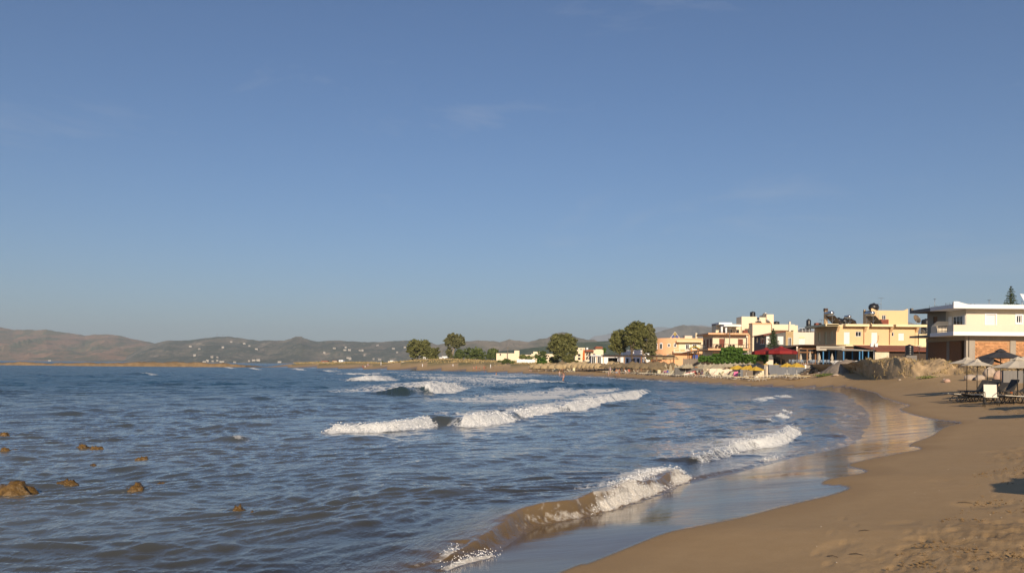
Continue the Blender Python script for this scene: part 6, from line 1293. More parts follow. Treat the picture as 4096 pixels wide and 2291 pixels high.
# houses dotted over the green ridge and along the far shore
rs = np.random.RandomState(77); HB = []
hm = []
for w, h in ((9, 3.2), (14, 3), (11, 5)): hm.append(MB().box(-w/2, w/2, -4, 4, -12, h).box(-w/2-.3, w/2+.3, -4.3, 4.3, h+.01, h+.8).mesh('hill_house'))
mat('hill_plaster', (.40, .37, .33), .8, .1, .1, rnd=.5)
spots = [(1424, 1396), (1432, 1399), (1440, 1402), (1428, 1404), (1385, 1399), (1394, 1399.5), (1405, 1401), (1380, 1402), (1398, 1404), (1418, 1392), (1382, 1391), (1338, 1397), (1352, 1401), (1450, 1404), (1300, 1411), (1360, 1411), (1396, 1433), (1402, 1436), (1412, 1432), (1458, 1421),
         (1024, 1399), (903, 1391), (895, 1389.5), (798, 1396), (805, 1400), (765, 1386), (850, 1432), (860, 1432), (872, 1432), (1018, 1443), (1030, 1441), (1036, 1443), (872, 1444), (880, 1446), (820, 1449), (832, 1447), (845, 1449), (853, 1446), (890, 1449), (930, 1450), (942, 1450.5), (1000, 1447), (1080, 1449), (1120, 1450),
         (782, 1424), (738, 1430), (928, 1369), (977, 1375), (1010, 1383), (1000, 1386), (1495, 1438), (1503, 1440), (1520, 1441), (1576, 1395), (1585, 1402), (1590, 1410), (1512, 1383), (1630, 1408), (1620, 1391), (1640, 1424)]
ridge_o = [o for o in bpy.data.objects if o.name.startswith('hills') and 'green' in o.get('label', '')][0]
RV = np.array([v.co[:] for v in ridge_o.data.vertices]); RU = (RV[:, 0]/RV[:, 1])*F+CX; RY = HY+SA*F*0+ (EYE-RV[:, 2])/RV[:, 1]*F+(RU-CX)*SA
for i, (px, py) in enumerate([q for j_, q in enumerate(spots) if j_ % 3]):
    m_ = (RU-px)**2+((RY-py)*2)**2+(RV[:, 1] > 4600)*1e6; j = int(np.argmin(m_)); p = RV[j]
    o = link('hill_house', hm[i % 3], 'hill_plaster', loc=(p[0], p[1]-6, p[2]+2)); o.scale = (1, 1, 1) if i % 5 else (1.3, 1, 1)
    tag(o, 'tiny white house far off on the green hillside', 'house', 'white houses on the green ridge')
for px, py in ((200, 1442), (628, 1438), (672, 1437)): 
    p = at(px, py, 4000); tag(link('hill_house', hm[1], 'hill_plaster', loc=(p.x, p.y, p.z)), 'tiny white house at the foot of the brown headland', 'house', 'houses at the headland foot')
for px, h_ in ((868, 18), (891, 9)):
    p = at(px, 1347, 4590); o = tag(MB().tube([(0, 0, -15), (0, 0, h_*1.4)], [1.0, .5], 5).tube([(-1.5, 0, h_*1.1), (1.5, 0, h_*1.1)], .5, 4).build('radio_mast', 'metal_grey', loc=p), ('tall' if h_ > 10 else 'short')+' radio mast on the crest of the green ridge', 'mast')
hut = block_house('hilltop_fort', 'small ruined fort on the conical hilltop', 'ruin', 4590, [(1180, 1204, 1345.5, 1348, 0, 20, 'grey_stone'), (1174, 1180, 1348, 1351, 0, 10, 'white_paint')])
# poles with wires
def pole(px, d, ytop, label, lean=0.0):
    b_ = stand(px, d); h = zz(ytop, d, px)-b_.z; t = thing('utility_pole', label, 'pole', b_)
    MB().tube([(0, 0, -.3), (lean*h, 0, h)], [.13, .09], 8).build('pole', 'wood_grey', t); MB().bar((lean*h-.7, 0, h-.4), (lean*h+.7, 0, h-.4), .09).build('crossarm', 'wood_grey', t)
    for s_ in (-.6, 0, .6): MB().tube([(lean*h+s_, 0, h-.36), (lean*h+s_, 0, h-.2)], .04, 6).build('insulator', 'glass_dark', t)
    return t, b_, h
pa, b1, h1 = pole(2913, 186, 1310, 'grey leaning utility pole in front of the balcony house', .035)
pole(2030, 345, 1388, 'brown utility pole in front of the cream blank house'); pole(1768, 430, 1400, 'thin utility pole rising behind the white pergola house')
top = b1+Vector((.035*h1, 0, h1-.4))
wr = []
for i, e in enumerate([Vector((X(3060, 200), 200, zz(1337, 200, 3060))), Vector((X(3012, 176), 176, zz(1378, 176, 3012))), Vector((X(2700, 225), 225, zz(1340, 225, 2700)))]):
    pts = [top.lerp(e, k/10)-Vector((0, 0, .9*sin(pi*k/10))) for k in range(11)]
    mb = MB().tube(pts, .022, 4); tag(mb.build('power_cable', 'metal_dark'), ['cable from the leaning pole to the cream flats', 'cable from the leaning pole to the grey stone house', 'cable from the leaning pole towards the round peach house'][i], 'cable')
# ================================================================== BEACH FURNITURE
mat('canvas_beige', (.50, .43, .30), .85, .10, 2, rnd=.12, trans=.18); mat('canvas_yellow', (.72, .47, .055), .8, .08, 2, rnd=.08, trans=.2); mat('canvas_cream', (.62, .55, .44), .85, .08, 2, trans=.15); mat('canvas_dark', (.045, .045, .05), .85, .15, 2); mat('canvas_red', (.30, .022, .022), .8, .12, 2, trans=.15); mat('canvas_orange', (.72, .20, .04), .8, .1, 2, trans=.15)
mat('thatch', (.46, .35, .20), .95, .5, 6, 1.0, 22, streak=True, rnd=.25); mat('thatch_dark', (.22, .165, .095), .95, .5, 6, 1.0, 22, streak=True, rnd=.25); mat('pole_white', (.72, .70, .66), .5, .06, 2); mat('pole_wood', (.17, .11, .06), .8, .25, 3)
mat('plastic_white', (.76, .73, .66), .45, .06, 2); mat('sling_cream', (.66, .60, .36), .8, .1, 2, rnd=.1); mat('sling_yellow', (.70, .50, .10), .8, .1, 2, rnd=.1); mat('sling_white', (.76, .70, .58), .8, .05, 2); mat('sling_dark', (.075, .07, .065), .8, .2, 2); mat('frame_dark', (.022, .020, .018), .4, .2, 2, spec=.5); mat('blue_grey_chair', (.20, .24, .30), .6, .1, 2)
mat('towel_pink', (.80, .20, .38), .9, .1, 3); mat('orange_paint', (.60, .24, .035), .6, .15, 2); mat('yellow_paint', (.62, .45, .05), .6, .1, 2); mat('red_cloth', (.55, .04, .04), .8, .1, 2); mat('blue_cloth', (.06, .10, .35), .8, .1, 2); mat('boat_white', (.80, .79, .76), .4, .05, 2)

def canopy(n, r, z0, z1, val=.14, sag=.06, square=False, cap=.0):
    """parasol cloth with thickness: ribs carry the cloth, it sags between them, a valance hangs from the rim"""
    mb = MB(); m = n*2; rows = [(.03, 1.0), (.35, .70+sag*.0), (.7, .32), (1.0, 0)]
    def ring(f, zf, dz=0, sh=1.0):
        out = []
        for k in range(m):
            a = 2*pi*k/m+pi/n; s = 1.0 if k % 2 == 0 else cos(pi/n)*(1.0-(.04 if f > .5 else 0))
            z = z0+(z1-z0)*zf-(sag*(z1-z0)*sin(pi*f)*(0 if k % 2 == 0 else 1))
            out.append((r*f*s*sh*cos(a), r*f*s*sh*sin(a), z+dz))
        return out
    vs = []; 
    for f, zf in rows: vs += ring(f, zf)
    vs += ring(1.0, 0, -val)
    vs += ring(1.0, 0, -val, .985)
    for f, zf in reversed(rows): vs += ring(f, zf, -.03, .985)
    R_ = len(rows)*2+2; fs = []
    for i in range(R_-1):
        for k in range(m): fs.append(((i+1)*m+k, (i+1)*m+(k+1) % m, i*m+(k+1) % m, i*m+k))
    mb.add(vs, fs); return mb
def ribs(n, r, z0, z1, par, mt, hub=.45):
    for k in range(n):
        a = 2*pi*k/n+pi/n; e = Vector((r*cos(a), r*sin(a), z0-.02)); MB().tube([(0, 0, z1-.05), e], .012, 4, False).tube([(.02, 0, z0-hub*.3), Vector((0, 0, z1-.05)).lerp(e, .5)], .010, 4, False).build('rib', mt, par)
def parasol(name, label, cat, cloth, n, r, h, rise, polem='pole_white', base=True, val=.13, rib=False, pr=.028, group=None):
    t = thing(name, label, cat, group=group)
    canopy(n, r, h-rise, h, val).build('canopy', cloth, t); MB().tube([(0, 0, -.25), (0, 0, h+.02)], pr, 8).build('pole', polem, t)
    MB().lathe([(.03, h-.02), (.05, h+.02), (.035, h+.08), (.01, h+.12)], 8).build('finial', polem, t)
    if rib: ribs(n, r*.97, h-rise, h, t, polem)
    if base:
        b = MB().box(-.24, .24, -.24, .24, .34, .40)
        for sx in (-.2, .2):
            for sy in (-.2, .2): b.tube([(sx, sy, .36), (sx*1.15, sy*1.15, -.04)], .03, 5)
        b.build('tray_table', 'plastic_white', t)
    return t
def closed_parasol(name, label, cloth, h, r, low, polem='pole_white', group=None, tied=True, mt2=None):
    t = thing(name, label, 'parasol', group=group); mb = MB(); n = 14; prof = [(.03, h), (r*.45, h-(h-low)*.22), (r*.75, h-(h-low)*.5), (r*.6 if tied else r*.9, h-(h-low)*.72), (r, low+.05), (r*.9, low)]
    vs = []; fs = []
    for i, (q, z) in enumerate(prof):
        for k in range(n): a = 2*pi*k/n; w = 1 if k % 2 == 0 else .62; vs.append((q*w*cos(a), q*w*sin(a), z+(0 if k % 2 == 0 else .04*(i == len(prof)-1))))
    for i in range(len(prof)-1):
        for k in range(n): fs.append(((i+1)*n+k, (i+1)*n+(k+1) % n, i*n+(k+1) % n, i*n+k))
    fs += [tuple(range(n)), tuple((len(prof)-1)*n+k for k in range(n-1, -1, -1))]
    mb.add(vs, fs).build('canopy', cloth, t); MB().tube([(0, 0, -.25), (0, 0, h+.06)], .03, 8).build('pole', polem, t)
    if tied: MB().lathe([(r*.72, h-(h-low)*.74), (r*.72, h-(h-low)*.70)], 12).build('strap', mt2 or polem, t)
    return t
def thatch_dome(label, mt, r, h, cone=False, group=None, seed=0):
    t = thing('thatched_parasol', label, 'parasol', group=group); rs = np.random.RandomState(seed); n = 26
    prof = [(.06, 1.0), (.25, .86), (.5, .66), (.75, .40), (1.0, .08), (1.02, -.12)] if cone else [(.06, 1.0), (.32, .93), (.6, .76), (.85, .48), (1.0, .10), (1.0, -.35)]
    rise = r*.62 if cone else r*.66; vs = []; fs = []
    pr2 = prof+[(prof[-1][0]*.93, prof[-1][1]), (.55, prof[2][1]*rise*0+prof[2][1]-.12), (.05, .82)]
    for i, (q, z) in enumerate(pr2):
        for k in range(n):
            a = 2*pi*k/n; j = 1+rs.uniform(-.06, .06); zz_ = h-rise+rise*z+rs.uniform(-.03, .03)-(rs.uniform(0, .20) if i in (5, 6) else 0); vs.append((r*q*j*cos(a), r*q*j*sin(a), zz_))
    m = len(pr2)
    for i in range(m-1):
        for k in range(n): fs.append(((i+1)*n+k, (i+1)*n+(k+1) % n, i*n+(k+1) % n, i*n+k))
    MB().add(vs, fs).build('thatch_roof', mt, t); MB().tube([(0, 0, -.25), (0, 0, h-.15)], .055, 7).build('pole', 'pole_wood', t)
    MB().lathe([(.1, h-.06), (.12, h+.03), (.04, h+.10)], 8).build('cap', 'thatch_dark', t); return t
def lounger(label, framem, slingm, back=35, group=None, wheels=False):
    t = thing('sun_lounger', label, 'lounger', group=group); a = RAD(back); hx, hz_ = .45, .33
    f = MB()
    for s in (-.29, .29): f.tube([(-.95, s, hz_), (hx, s, hz_), (hx+.05, s, hz_)], .022, 6)
    f.tube([(-.95, -.29, hz_), (-.95, .29, hz_)], .022, 6); f.tube([(hx, -.29, hz_), (hx, .29, hz_)], .022, 6); f.build('frame', framem, t)
    for x0, x1 in ((-.70, -.86), (-.45, -.22), (.30, .12), (.45, .80)):
        MB().tube([(x0, -.29, hz_), ((x0+x1)/2+.03, -.30, .16), (x1, -.30, -.03)], .02, 5).tube([(x0, .29, hz_), ((x0+x1)/2+.03, .30, .16), (x1, .30, -.03)], .02, 5).tube([(x1, -.30, .0), (x1, .30, .0)], .018, 5).build('leg', framem, t)
    MB().box(-.93, hx-.02, -.275, .275, hz_+.012, hz_+.035).build('seat', slingm, t)
    c, s_ = cos(a), sin(a); L = .78; q = [(hx, hz_+.03), (hx+L*c, hz_+.03+L*s_), (hx+L*c-.025*s_, hz_+.03+L*s_+.025*c), (hx-.025*s_, hz_+.03+.025*c)]
    bk = MB().slab(q, 'y', -.275, .275).build('backrest', slingm, t)
    bf = MB()
    for y in (-.29, .29): bf.tube([(hx, y, hz_), (hx+L*c, y, hz_+L*s_+.01)], .02, 5)
    bf.tube([(hx+L*c, -.29, hz_+L*s_+.01), (hx+L*c, .29, hz_+L*s_+.01)], .02, 5); bf.build('back_frame', framem, t)
    if back > 10: MB().tube([(hx+L*c*.6, .25, hz_+L*s_*.6), (hx+.42, .25, hz_)], .015, 5).tube([(hx+L*c*.6, -.25, hz_+L*s_*.6), (hx+.42, -.25, hz_)], .015, 5).build('prop', framem, t)
    return t
def armchair(label, framem, slingm):
    t = thing('beach_armchair', label, 'chair')
    MB().slab([(-.26, .42), (.24, .40), (.24, .43), (-.26, .45)], 'x', -.27, .27).build('seat', slingm, t); MB().slab([(.22, .42), (.40, 1.02), (.43, 1.01), (.25, .41)], 'x', -.27, .27).build('backrest', slingm, t)
    for s in (-.29, .29):
        MB().tube([(s, -.27, -.03), (s, -.27, .42)], .02, 6).build('leg', framem, t); MB().tube([(s, .34, -.03), (s, .24, .42)], .02, 6).build('leg', framem, t)
        MB().tube([(s, -.27, .42), (s, -.27, .58), (s, -.20, .66), (s, .10, .66), (s, .30, .62)], .02, 6).build('arm', framem, t); MB().tube([(s, -.27, .42), (s, .24, .40), (s, .42, 1.03)], .02, 6).build('frame', framem, t)
    return t
def cafe_chair(label, mt, group):
    t = thing('cafe_chair', label, 'chair', group=group); MB().box(-.2, .2, -.2, .2, .43, .46).build('seat', mt, t); MB().box(-.2, .2, .18, .21, .5, .88).build('backrest', mt, t)
    for sx in (-.18, .18):
        for sy in (-.18, .19): MB().tube([(sx, sy, 0), (sx, sy, .44 if sy < 0 else .86)], .015, 5).build('leg', mt, t)
    return t
def cafe_table(label, mt, group):
    t = thing('cafe_table', label, 'table', group=group); MB().box(-.4, .4, -.4, .4, .72, .75).build('tabletop', mt, t)
    for sx in (-.34, .34):
        for sy in (-.34, .34): MB().tube([(sx, sy, 0), (sx, sy, .72)], .02, 5).build('leg', mt, t)
    return t
def put(proto, spots, fn, used=[]):
    for i, s in enumerate(spots):
        o = proto if i == 0 else copy_tree(proto); fn(o, s)
R7 = random.Random(7)

# ---- thatched parasols: pale domes and darker cones (px, py of foot, size)
dome = thatch_dome('pale shaggy domed thatch parasol in the row on the sand', 'thatch', 1.35, 2.15, False, 'domed thatch parasols', 1)
put(dome, [(2147, 1484, 1), (2178, 1484.5, 1), (2208, 1485, 1.02), (2237, 1486, 1.05), (2130, 1478, .8), (2262, 1484, 1), (2286, 1484, 1.1), (2303, 1484.5, 1.12), (2328, 1485, 1.1), (2345, 1485, 1.1), (2362, 1486, 1.1), (2378, 1486, 1.1), (2396, 1486.5, 1.12), (2270, 1479, 1.05), (2295, 1479, 1.15), (2320, 1479, 1.15), (2340, 1479.5, 1.2), (2357, 1480, 1.15), (2376, 1480, 1.2), (2393, 1480.5, 1.2), (2412, 1481, 1.25), (2428, 1481, 1.25), (2448, 1481.5, 1.2), (2470, 1482, 1.15), (2160, 1478.5, .95), (2190, 1479, .95), (2222, 1479, 1)],
    lambda o, s: place(o, onground(s[0], s[1]), R7.uniform(0, 6), sc=s[2]))
cone = thatch_dome('brown conical straw parasol crowded among others on the sand', 'thatch_dark', 1.35, 2.3, True, 'conical straw parasols', 2)
put(cone, [(2418, 1489, 1), (2440, 1489, .95), (2458, 1490, 1), (2477, 1490.5, 1), (2488, 1485, 1), (2507, 1492, 1), (2526, 1493, 1.05), (2530, 1486, 1.15), (2548, 1487, 1.05), (2570, 1491, 1.05), (2580, 1496, 1), (2596, 1490, 1), (2616, 1497, 1), (2618, 1489, 1.05), (2640, 1492, 1), (2618, 1500, .95), (2641, 1498, .95), (2663, 1494, 1), (2688, 1494, 1.05), (2550, 1494.5, .95), (2600, 1486, 1.1), (2630, 1486, 1.1), (2655, 1487, 1.05)],
    lambda o, s: place(o, onground(s[0], s[1]), R7.uniform(0, 6), sc=s[2]))
o = thatch_dome('single dark pointed straw parasol standing above the pale domes', 'thatch_dark', 1.9, 2.9, True, None, 3); place(o, onground(2247, 1482))
MB().lathe([(.16, 2.9), (.05, 3.05), (.10, 3.25), (.02, 3.3)], 6).build('tuft', 'thatch_dark', o)
for i, (px, d) in enumerate([(2638, 232), (2682, 228)]):
    o = thatch_dome('large ragged thatched shade in front of the round peach house', 'thatch', 2.1, 2.6, True, 'thatched shades by the round house', 5+i); place(o, Vector((X(px, d), d, zz(1452, d, px))))
# ---- beige square parasols
bp = parasol('beige_parasol', 'open beige beach parasol in the crowded middle rows', 'parasol', 'canvas_beige', 6, 1.25, 2.1, .55, rib=False, val=.10, group='open beige parasols')
put(bp, [(2731, 1497), (2752, 1497.5), (2770, 1495), (2801, 1497), (2821, 1498), (2842, 1498.5), (2867, 1507), (2880, 1499), (2900, 1500), (2921, 1497), (2940, 1496), (2960, 1500), (2975, 1496), (3000, 1497), (3030, 1498), (2855, 1495), (2742, 1503.5), (2815, 1506)],
    lambda o, s: place(o, onground(*s), R7.uniform(0, 6), sc=R7.uniform(.94, 1.04)))
bc = closed_parasol('closed_beige_parasol', 'closed beige beach parasol with hanging folds on white pole', 'canvas_beige', 2.05, .42, .62, group='closed beige parasols', tied=False)
put(bc, [(2662, 1495.5), (2682, 1496.5), (2702, 1496.5), (2715, 1499), (2726, 1498.5), (2764, 1498.5), (2797, 1498), (2822, 1500.5), (2841, 1500), (2892, 1497), (2918, 1499)], lambda o, s: place(o, onground(*s), R7.uniform(0, 6), sc=R7.uniform(.9, 1.05)))
# ---- yellow parasols
ys = [(2945, 1511, 'yellow beach parasol first beside the beige rows, over the pink towel'), (2985, 1514, 'yellow beach parasol between the pink towel and the foremost yellow parasol'), (3024, 1519, 'foremost low yellow beach parasol, over yellow loungers near the water'), (3003, 1503, 'yellow beach parasol half hidden behind the foremost one'), (3063, 1501, 'yellow beach parasol in front of the square timber post'), (3104, 1503, 'tallest yellow beach parasol in front of the terrace wall'), (3148, 1504, 'yellow beach parasol over empty sand before the grey terrace wall'), (3187, 1508, 'yellow beach parasol beside the concrete beach steps'), (2949, 1503, 'yellow beach parasol overlapping behind the first one')]
yp = parasol('yellow_parasol', 'x', 'parasol', 'canvas_yellow', 8, 1.15, 1.95, .48, val=.11, group='yellow parasols')
put(yp, ys, lambda o, s: place(o, onground(s[0], s[1]), R7.uniform(0, 6), s[2], sc=R7.uniform(.96, 1.04)))
# ---- loungers in the rows
lg = lounger('white framed lounger with raised cream back in the crowded rows', 'plastic_white', 'sling_cream', 48, 'cream loungers in the rows')
sp = [(2165, 1485), (2192, 1485.5), (2270, 1488), (2282, 1488), (2220, 1485), (2340, 1484), (2205, 1484)]
for i in range(22): px = 2425+i*12.5; sp.append((px, 1489.5+.048*(px-2425)+1.5*(i % 2)))
for i in range(24): px = 2660+i*12.0; sp.append((px, 1499+.036*(px-2660)+2.6*(i % 3)))
put(lg, sp, lambda o, s: place(o, onground(*s), R7.choice([-.25, -.1, .1, .3, 2.9, 3.3])+R7.uniform(-.25, .25)))
lg2 = lounger('round backed cream lounger seen from behind under the domes', 'plastic_white', 'sling_cream', 70, 'upright cream loungers'); put(lg2, [(2217, 1486), (2228, 1486), (2295, 1487), (2618, 1499), (2637, 1500)], lambda o, s: place(o, onground(*s), 1.4+R7.uniform(-.3, .3)))
lf = lounger('flat white framed lounger with yellow sling beside the yellow parasols', 'plastic_white', 'sling_yellow', 4, 'flat yellow loungers')
put(lf, [(3015, 1523), (3045, 1523.5), (3060, 1513), (3088, 1512), (3118, 1511), (3135, 1511), (3165, 1511.5), (3185, 1516.5), (3205, 1516), (2930, 1516), (2960, 1517), (3075, 1508), (3000, 1511)], lambda o, s: place(o, onground(*s), R7.choice([0, .15, -.2, 3.1])+R7.uniform(-.15, .15)))
o = lounger('white lounger draped with a bright pink towel beside the yellow parasol', 'plastic_white', 'sling_yellow', 62); place(o, onground(2938, 1515), 1.0)
q = [(.46, .37), (.46+.8*cos(RAD(62)), .37+.8*sin(RAD(62))+.03), (.42+.8*cos(RAD(62)), .40+.8*sin(RAD(62))+.03), (.42, .40)]
tw = MB().slab(q, 'y', -.33, .33).box(-.1, .45, -.33, .33, .372, .395).build('beach_towel', 'towel_pink', loc=o.location); tw.rotation_euler = o.rotation_euler; tag(tw, 'bright pink beach towel hung over a lounger back', 'towel')
# ---- taverna parasols, chairs
for i, (px, d, y0, y1, lab) in enumerate([(3203, 134, 1415, 1452, 'closed cream parasol nearest the slatted taverna wall'), (3240, 137, 1405, 1445, 'closed cream parasol in front of the wooden taverna doors'), (3277, 133, 1412, 1459, 'closed cream parasol beside the grey taverna pillar'), (3328, 133, 1414, 1460, 'closed cream parasol at the start of the lattice fence')]):
    h = zz(y0, d, px)-zt_; o = closed_parasol('closed_taverna_parasol', lab, 'canvas_cream', h, .28, max(.45, zz(y1-4, d, px)-zt_), 'pole_white', mt2='canvas_cream'); place(o, Vector((X(px, d), d, zt_-.02)), i)
cch = cafe_chair('blue grey cafe chair on the taverna terrace', 'blue_grey_chair', 'cafe chairs on the terrace')
put(cch, [(3163, 133.2, .6), (3172, 133, 2.8), (3198, 133, .5), (3207, 133.3, 2.9), (3246, 133, .2), (3254, 133.2, 3.0), (3270, 132.6, 1.0), (3289, 132.4, .4), (3299, 132.6, 3.0), (3309, 132.4, 1.5), (3316, 132.5, .2), (3186, 134.5, 2)], lambda o, s: place(o, Vector((X(s[0], s[1]), s[1], zt_)), s[2]))
ctb = cafe_table('pale square cafe table on the taverna terrace', 'plastic_white', 'cafe tables on the terrace'); put(ctb, [(3180, 133.6, 0), (3252, 134, .2), (3303, 133.2, .1), (3218, 134, .2)], lambda o, s: place(o, Vector((X(s[0], s[1]), s[1], zt_)), s[2]))
# ---- big red parasols
for i, (px, d, w, y0, y1, lab) in enumerate([(3124, 137.5, 62, 1388, 1412, 'large red scalloped parasol in front of the slatted taverna wall'), (3064, 140.5, 56, 1394, 1414, 'large red scalloped parasol behind the other, beside the climber'), (2999, 156, 10, 1407, 1416, 'small edge of a tan canopy beside the red parasols')]):
    sc = F/d; z1_, z0_ = zz(y0, d, px), zz(y1, d, px); b_ = 2.9
    if i == 2:
        mb = MB().slab([(X(2985, d), z0_), (X(3016, d), z1_), (X(3016, d), z1_+.08), (X(2985, d), z0_+.08)], 'y', d, d+3); o = thing('tan_canopy', lab, 'canopy', (X(px, d), d, z0_)); bw(mb, 'canopy', 'awning', o); continue
    o = thing('red_parasol', lab, 'parasol', (X(px, d), d, b_)); canopy(8, w/sc, z0_-b_+.35, z1_-b_, .5, .08).build('canopy', 'canvas_red', o); MB().tube([(0, 0, -.1), (0, 0, z1_-b_)], .05, 8).build('pole', 'pole_wood', o); MB().lathe([(.45, z1_-b_-.1), (.40, z1_-b_+.02), (.1, z1_-b_+.18)], 12).build('vent_cap', 'canvas_red', o)
tag(MB().box(X(3030, 138), X(3062, 138), 138, 144, 1.2, 2.92).build('raised_platform', 'concrete_dark'), 'dark raised platform under the large red parasols', 'platform')
# ---- closed orange parasol, lifeguard tower, rescue board
o = closed_parasol('closed_orange_parasol', 'tall closed orange parasol by the beach bar', 'canvas_orange', 4.2, .42, .9, 'pole_white', mt2='canvas_orange'); place(o, Vector((X(2335, 232), 232, zz(1452, 232, 2335))), .3)
b_ = onground(2776, 1489); LG = thing('lifeguard_tower', 'orange lifeguard tower with yellow roof and ladder on the sand', 'lifeguard tower', b_); sc = F/b_.y; h = zz(1386, b_.y, 2776)-b_.z; w = 30/sc/2
for sx in (-w, w):
    for sy in (-w*.9, w*.9): MB().bar((sx*1.08, sy*1.08, -.25), (sx*.95, sy*.95, h-.5), .13).build('leg', 'orange_paint', LG)
MB().slab([(-w*1.25, h-.55), (0, h), (w*1.25, h-.55), (w*1.25, h-.42), (0, h+.14), (-w*1.25, h-.42)], 'y', -w*1.3, w*1.3).build('roof', 'yellow_paint', LG)
MB().box(-w*1.1, w*1.1, -w, w, h*.44, h*.44+.1).build('platform', 'orange_paint', LG); MB().box(-w*.55, w*.8, -w*1.02, -w*.95, h*.47, h*.68).build('sign_board', 'blue_cloth', LG); MB().bar((-w, -w, h*.70), (w, -w, h*.70), .08).build('rail', 'orange_paint', LG)
MB().bar((w*.2, -w*1.0, -.1), (w, -w*1.0, h*.4), .1).build('ladder_rail', 'orange_paint', LG); MB().bar((-w*.2, -w*1.0, -.1), (w*.5, -w*1.0, h*.4), .1).build('ladder_rail', 'orange_paint', LG)
for i in range(5): u_ = (i+1)/6; MB().bar((w*(.2+.8*u_), -w, h*.4*u_), (w*(-.2+.7*u_), -w, h*.4*u_), .06).build('rung', 'orange_paint', LG)
b_ = onground(2766, 1503); RB = thing('rescue_boat', 'white paddle boat with red deck tilted on the sand among parasols', 'boat', b_+Vector((0, 1.2, .35)), .12)
def hull(z0, z1, k, mt, nm):
    vs = []; fs = []; n = 11
    for i in range(n):
        u_ = i/(n-1)*2-1; w_ = .42*k*(1-abs(u_)**2.6)+.04; x = u_*1.5*k; t_ = .30*u_; vs += [(x, -w_, z1+t_), (x, w_, z1+t_), (x, w_*.6, z0+t_+.12*u_*u_), (x, -w_*.6, z0+t_+.12*u_*u_)]
    for i in range(n-1):
        for k2 in range(4): fs.append((i*4+k2, i*4+(k2+1) % 4, (i+1)*4+(k2+1) % 4, (i+1)*4+k2))
    fs += [(3, 2, 1, 0), tuple((n-1)*4+q for q in range(4))]
    MB().add(vs, [tuple(reversed(f)) for f in fs], True).build(nm, mt, RB)
hull(-.05, .28, 1.0, 'boat_white', 'hull'); hull(.20, .36, .8, 'red_cloth', 'deck')
MB().box(-.9, -.7, -.35, .35, -.5, -.2).build('cradle', 'wood_grey', RB); MB().box(.7, .9, -.35, .35, -.5, .05).build('cradle', 'wood_grey', RB)
o = tag(MB().lathe([(.30, -.1), (.34, .3), (.34, 1.2), (.28, 1.5), (.1, 1.6)], 14).build('orange_shower_drum', 'canvas_orange', loc=onground(2737, 1492)), 'bright orange drum standing behind the closed beige parasols', 'drum')
o = thing('beach_shelter', 'red and blue pop up beach tent among the straw parasols', 'tent', onground(2664, 1491)); MB().add([(-.9, -.5, -.05), (0, -.55, 1.0), (0, .6, 1.0), (-.9, .6, -.05), (-.02, -.55, -.05), (-.02, .6, -.05)], [(0, 1, 2, 3), (0, 4, 1), (3, 2, 5), (0, 3, 5, 4), (1, 4, 5, 2)]).build('panel', 'towel_pink', o); MB().add([(.9, -.5, -.05), (.02, -.55, 1.0), (.02, .6, 1.0), (.9, .6, -.05), (.02, -.55, -.05), (.02, .6, -.05)], [(3, 2, 1, 0), (1, 4, 0), (5, 2, 3), (4, 5, 3, 0), (2, 5, 4, 1)]).build('panel', 'blue_cloth', o)
# ---- pallets, beach posts, goal frame
PL = thing('pallet_stack', 'grey stack of wooden slats leaning beside the domed parasols', 'pallets', onground(2122, 1474))
for i in range(6): MB().box(-1.1+i*.09, 1.1+i*.03, -.5+i*.10, -.35+i*.12, -.05+i*.16, .06+i*.16).build('slat', 'wood_grey', PL)
for i, (px, py, lab) in enumerate([(1524, 1459, 'white beach post near the small hut beyond the sand'), (1690, 1468, 'white beach post below the large tamarisk'), (1812, 1469, 'white beach post below the eucalyptus'), (1962, 1470, 'white beach post beside the standing bathers')]):
    p = onground(px, py); o = thing('beach_post', lab, 'post', p); h = 11*p.y/F; MB().tube([(0, 0, -.3), (0, 0, h)], [.13, .12], 8).build('shaft', 'white_paint', o); MB().lathe([(.14, h-.02), (.14, h+.05), (.05, h+.10)], 8).build('cap', 'white_paint', o)
p = onground(2028, 1478); GF = thing('goal_frame', 'thin wooden goal frame standing on the sand', 'goal', p); sc = p.y/F
for px in (-13, 13): MB().tube([(px*sc, 0, -.2), (px*sc, 0, 21*sc)], .06, 6).build('post', 'wood_grey', GF)
MB().tube([(-13*sc, 0, 21*sc), (13*sc, 0, 21*sc)], .06, 6).build('crossbar', 'wood_grey', GF)
p = onground(1662, 1450); SWG = thing('swing_frame', 'wooden A frame by the large tamarisk', 'frame', p); sc = p.y/F
for x_ in (-8, 6): MB().tube([(x_*sc-.7, 0, -.2), (x_*sc, 0, 14*sc)], .07, 5).build('leg', 'wood_grey', SWG); MB().tube([(x_*sc+.7, 0, -.2), (x_*sc, 0, 14*sc)], .07, 5).build('leg', 'wood_grey', SWG)
MB().tube([(-8*sc, 0, 13.5*sc), (6*sc, 0, 13.5*sc)], .06, 5).build('crossbar', 'wood_grey', SWG)
for px, py, lab in ((1543, 1467, 'dead branch lying on the far sand'), (1366, 1469, 'dark driftwood log on the far sand bar')):
    p = onground(px, py); sc = p.y/F; tag(MB().tube([(-14*sc, 0, .1), (-3*sc, .4, .35), (6*sc, 0, .6), (13*sc, .3, .25)], [.18, .2, .14, .06], 6).tube([(0, .3, .4), (5*sc, .5, 1.0)], [.1, .04], 5).build('driftwood', 'wood_grey', loc=p), lab, 'driftwood')

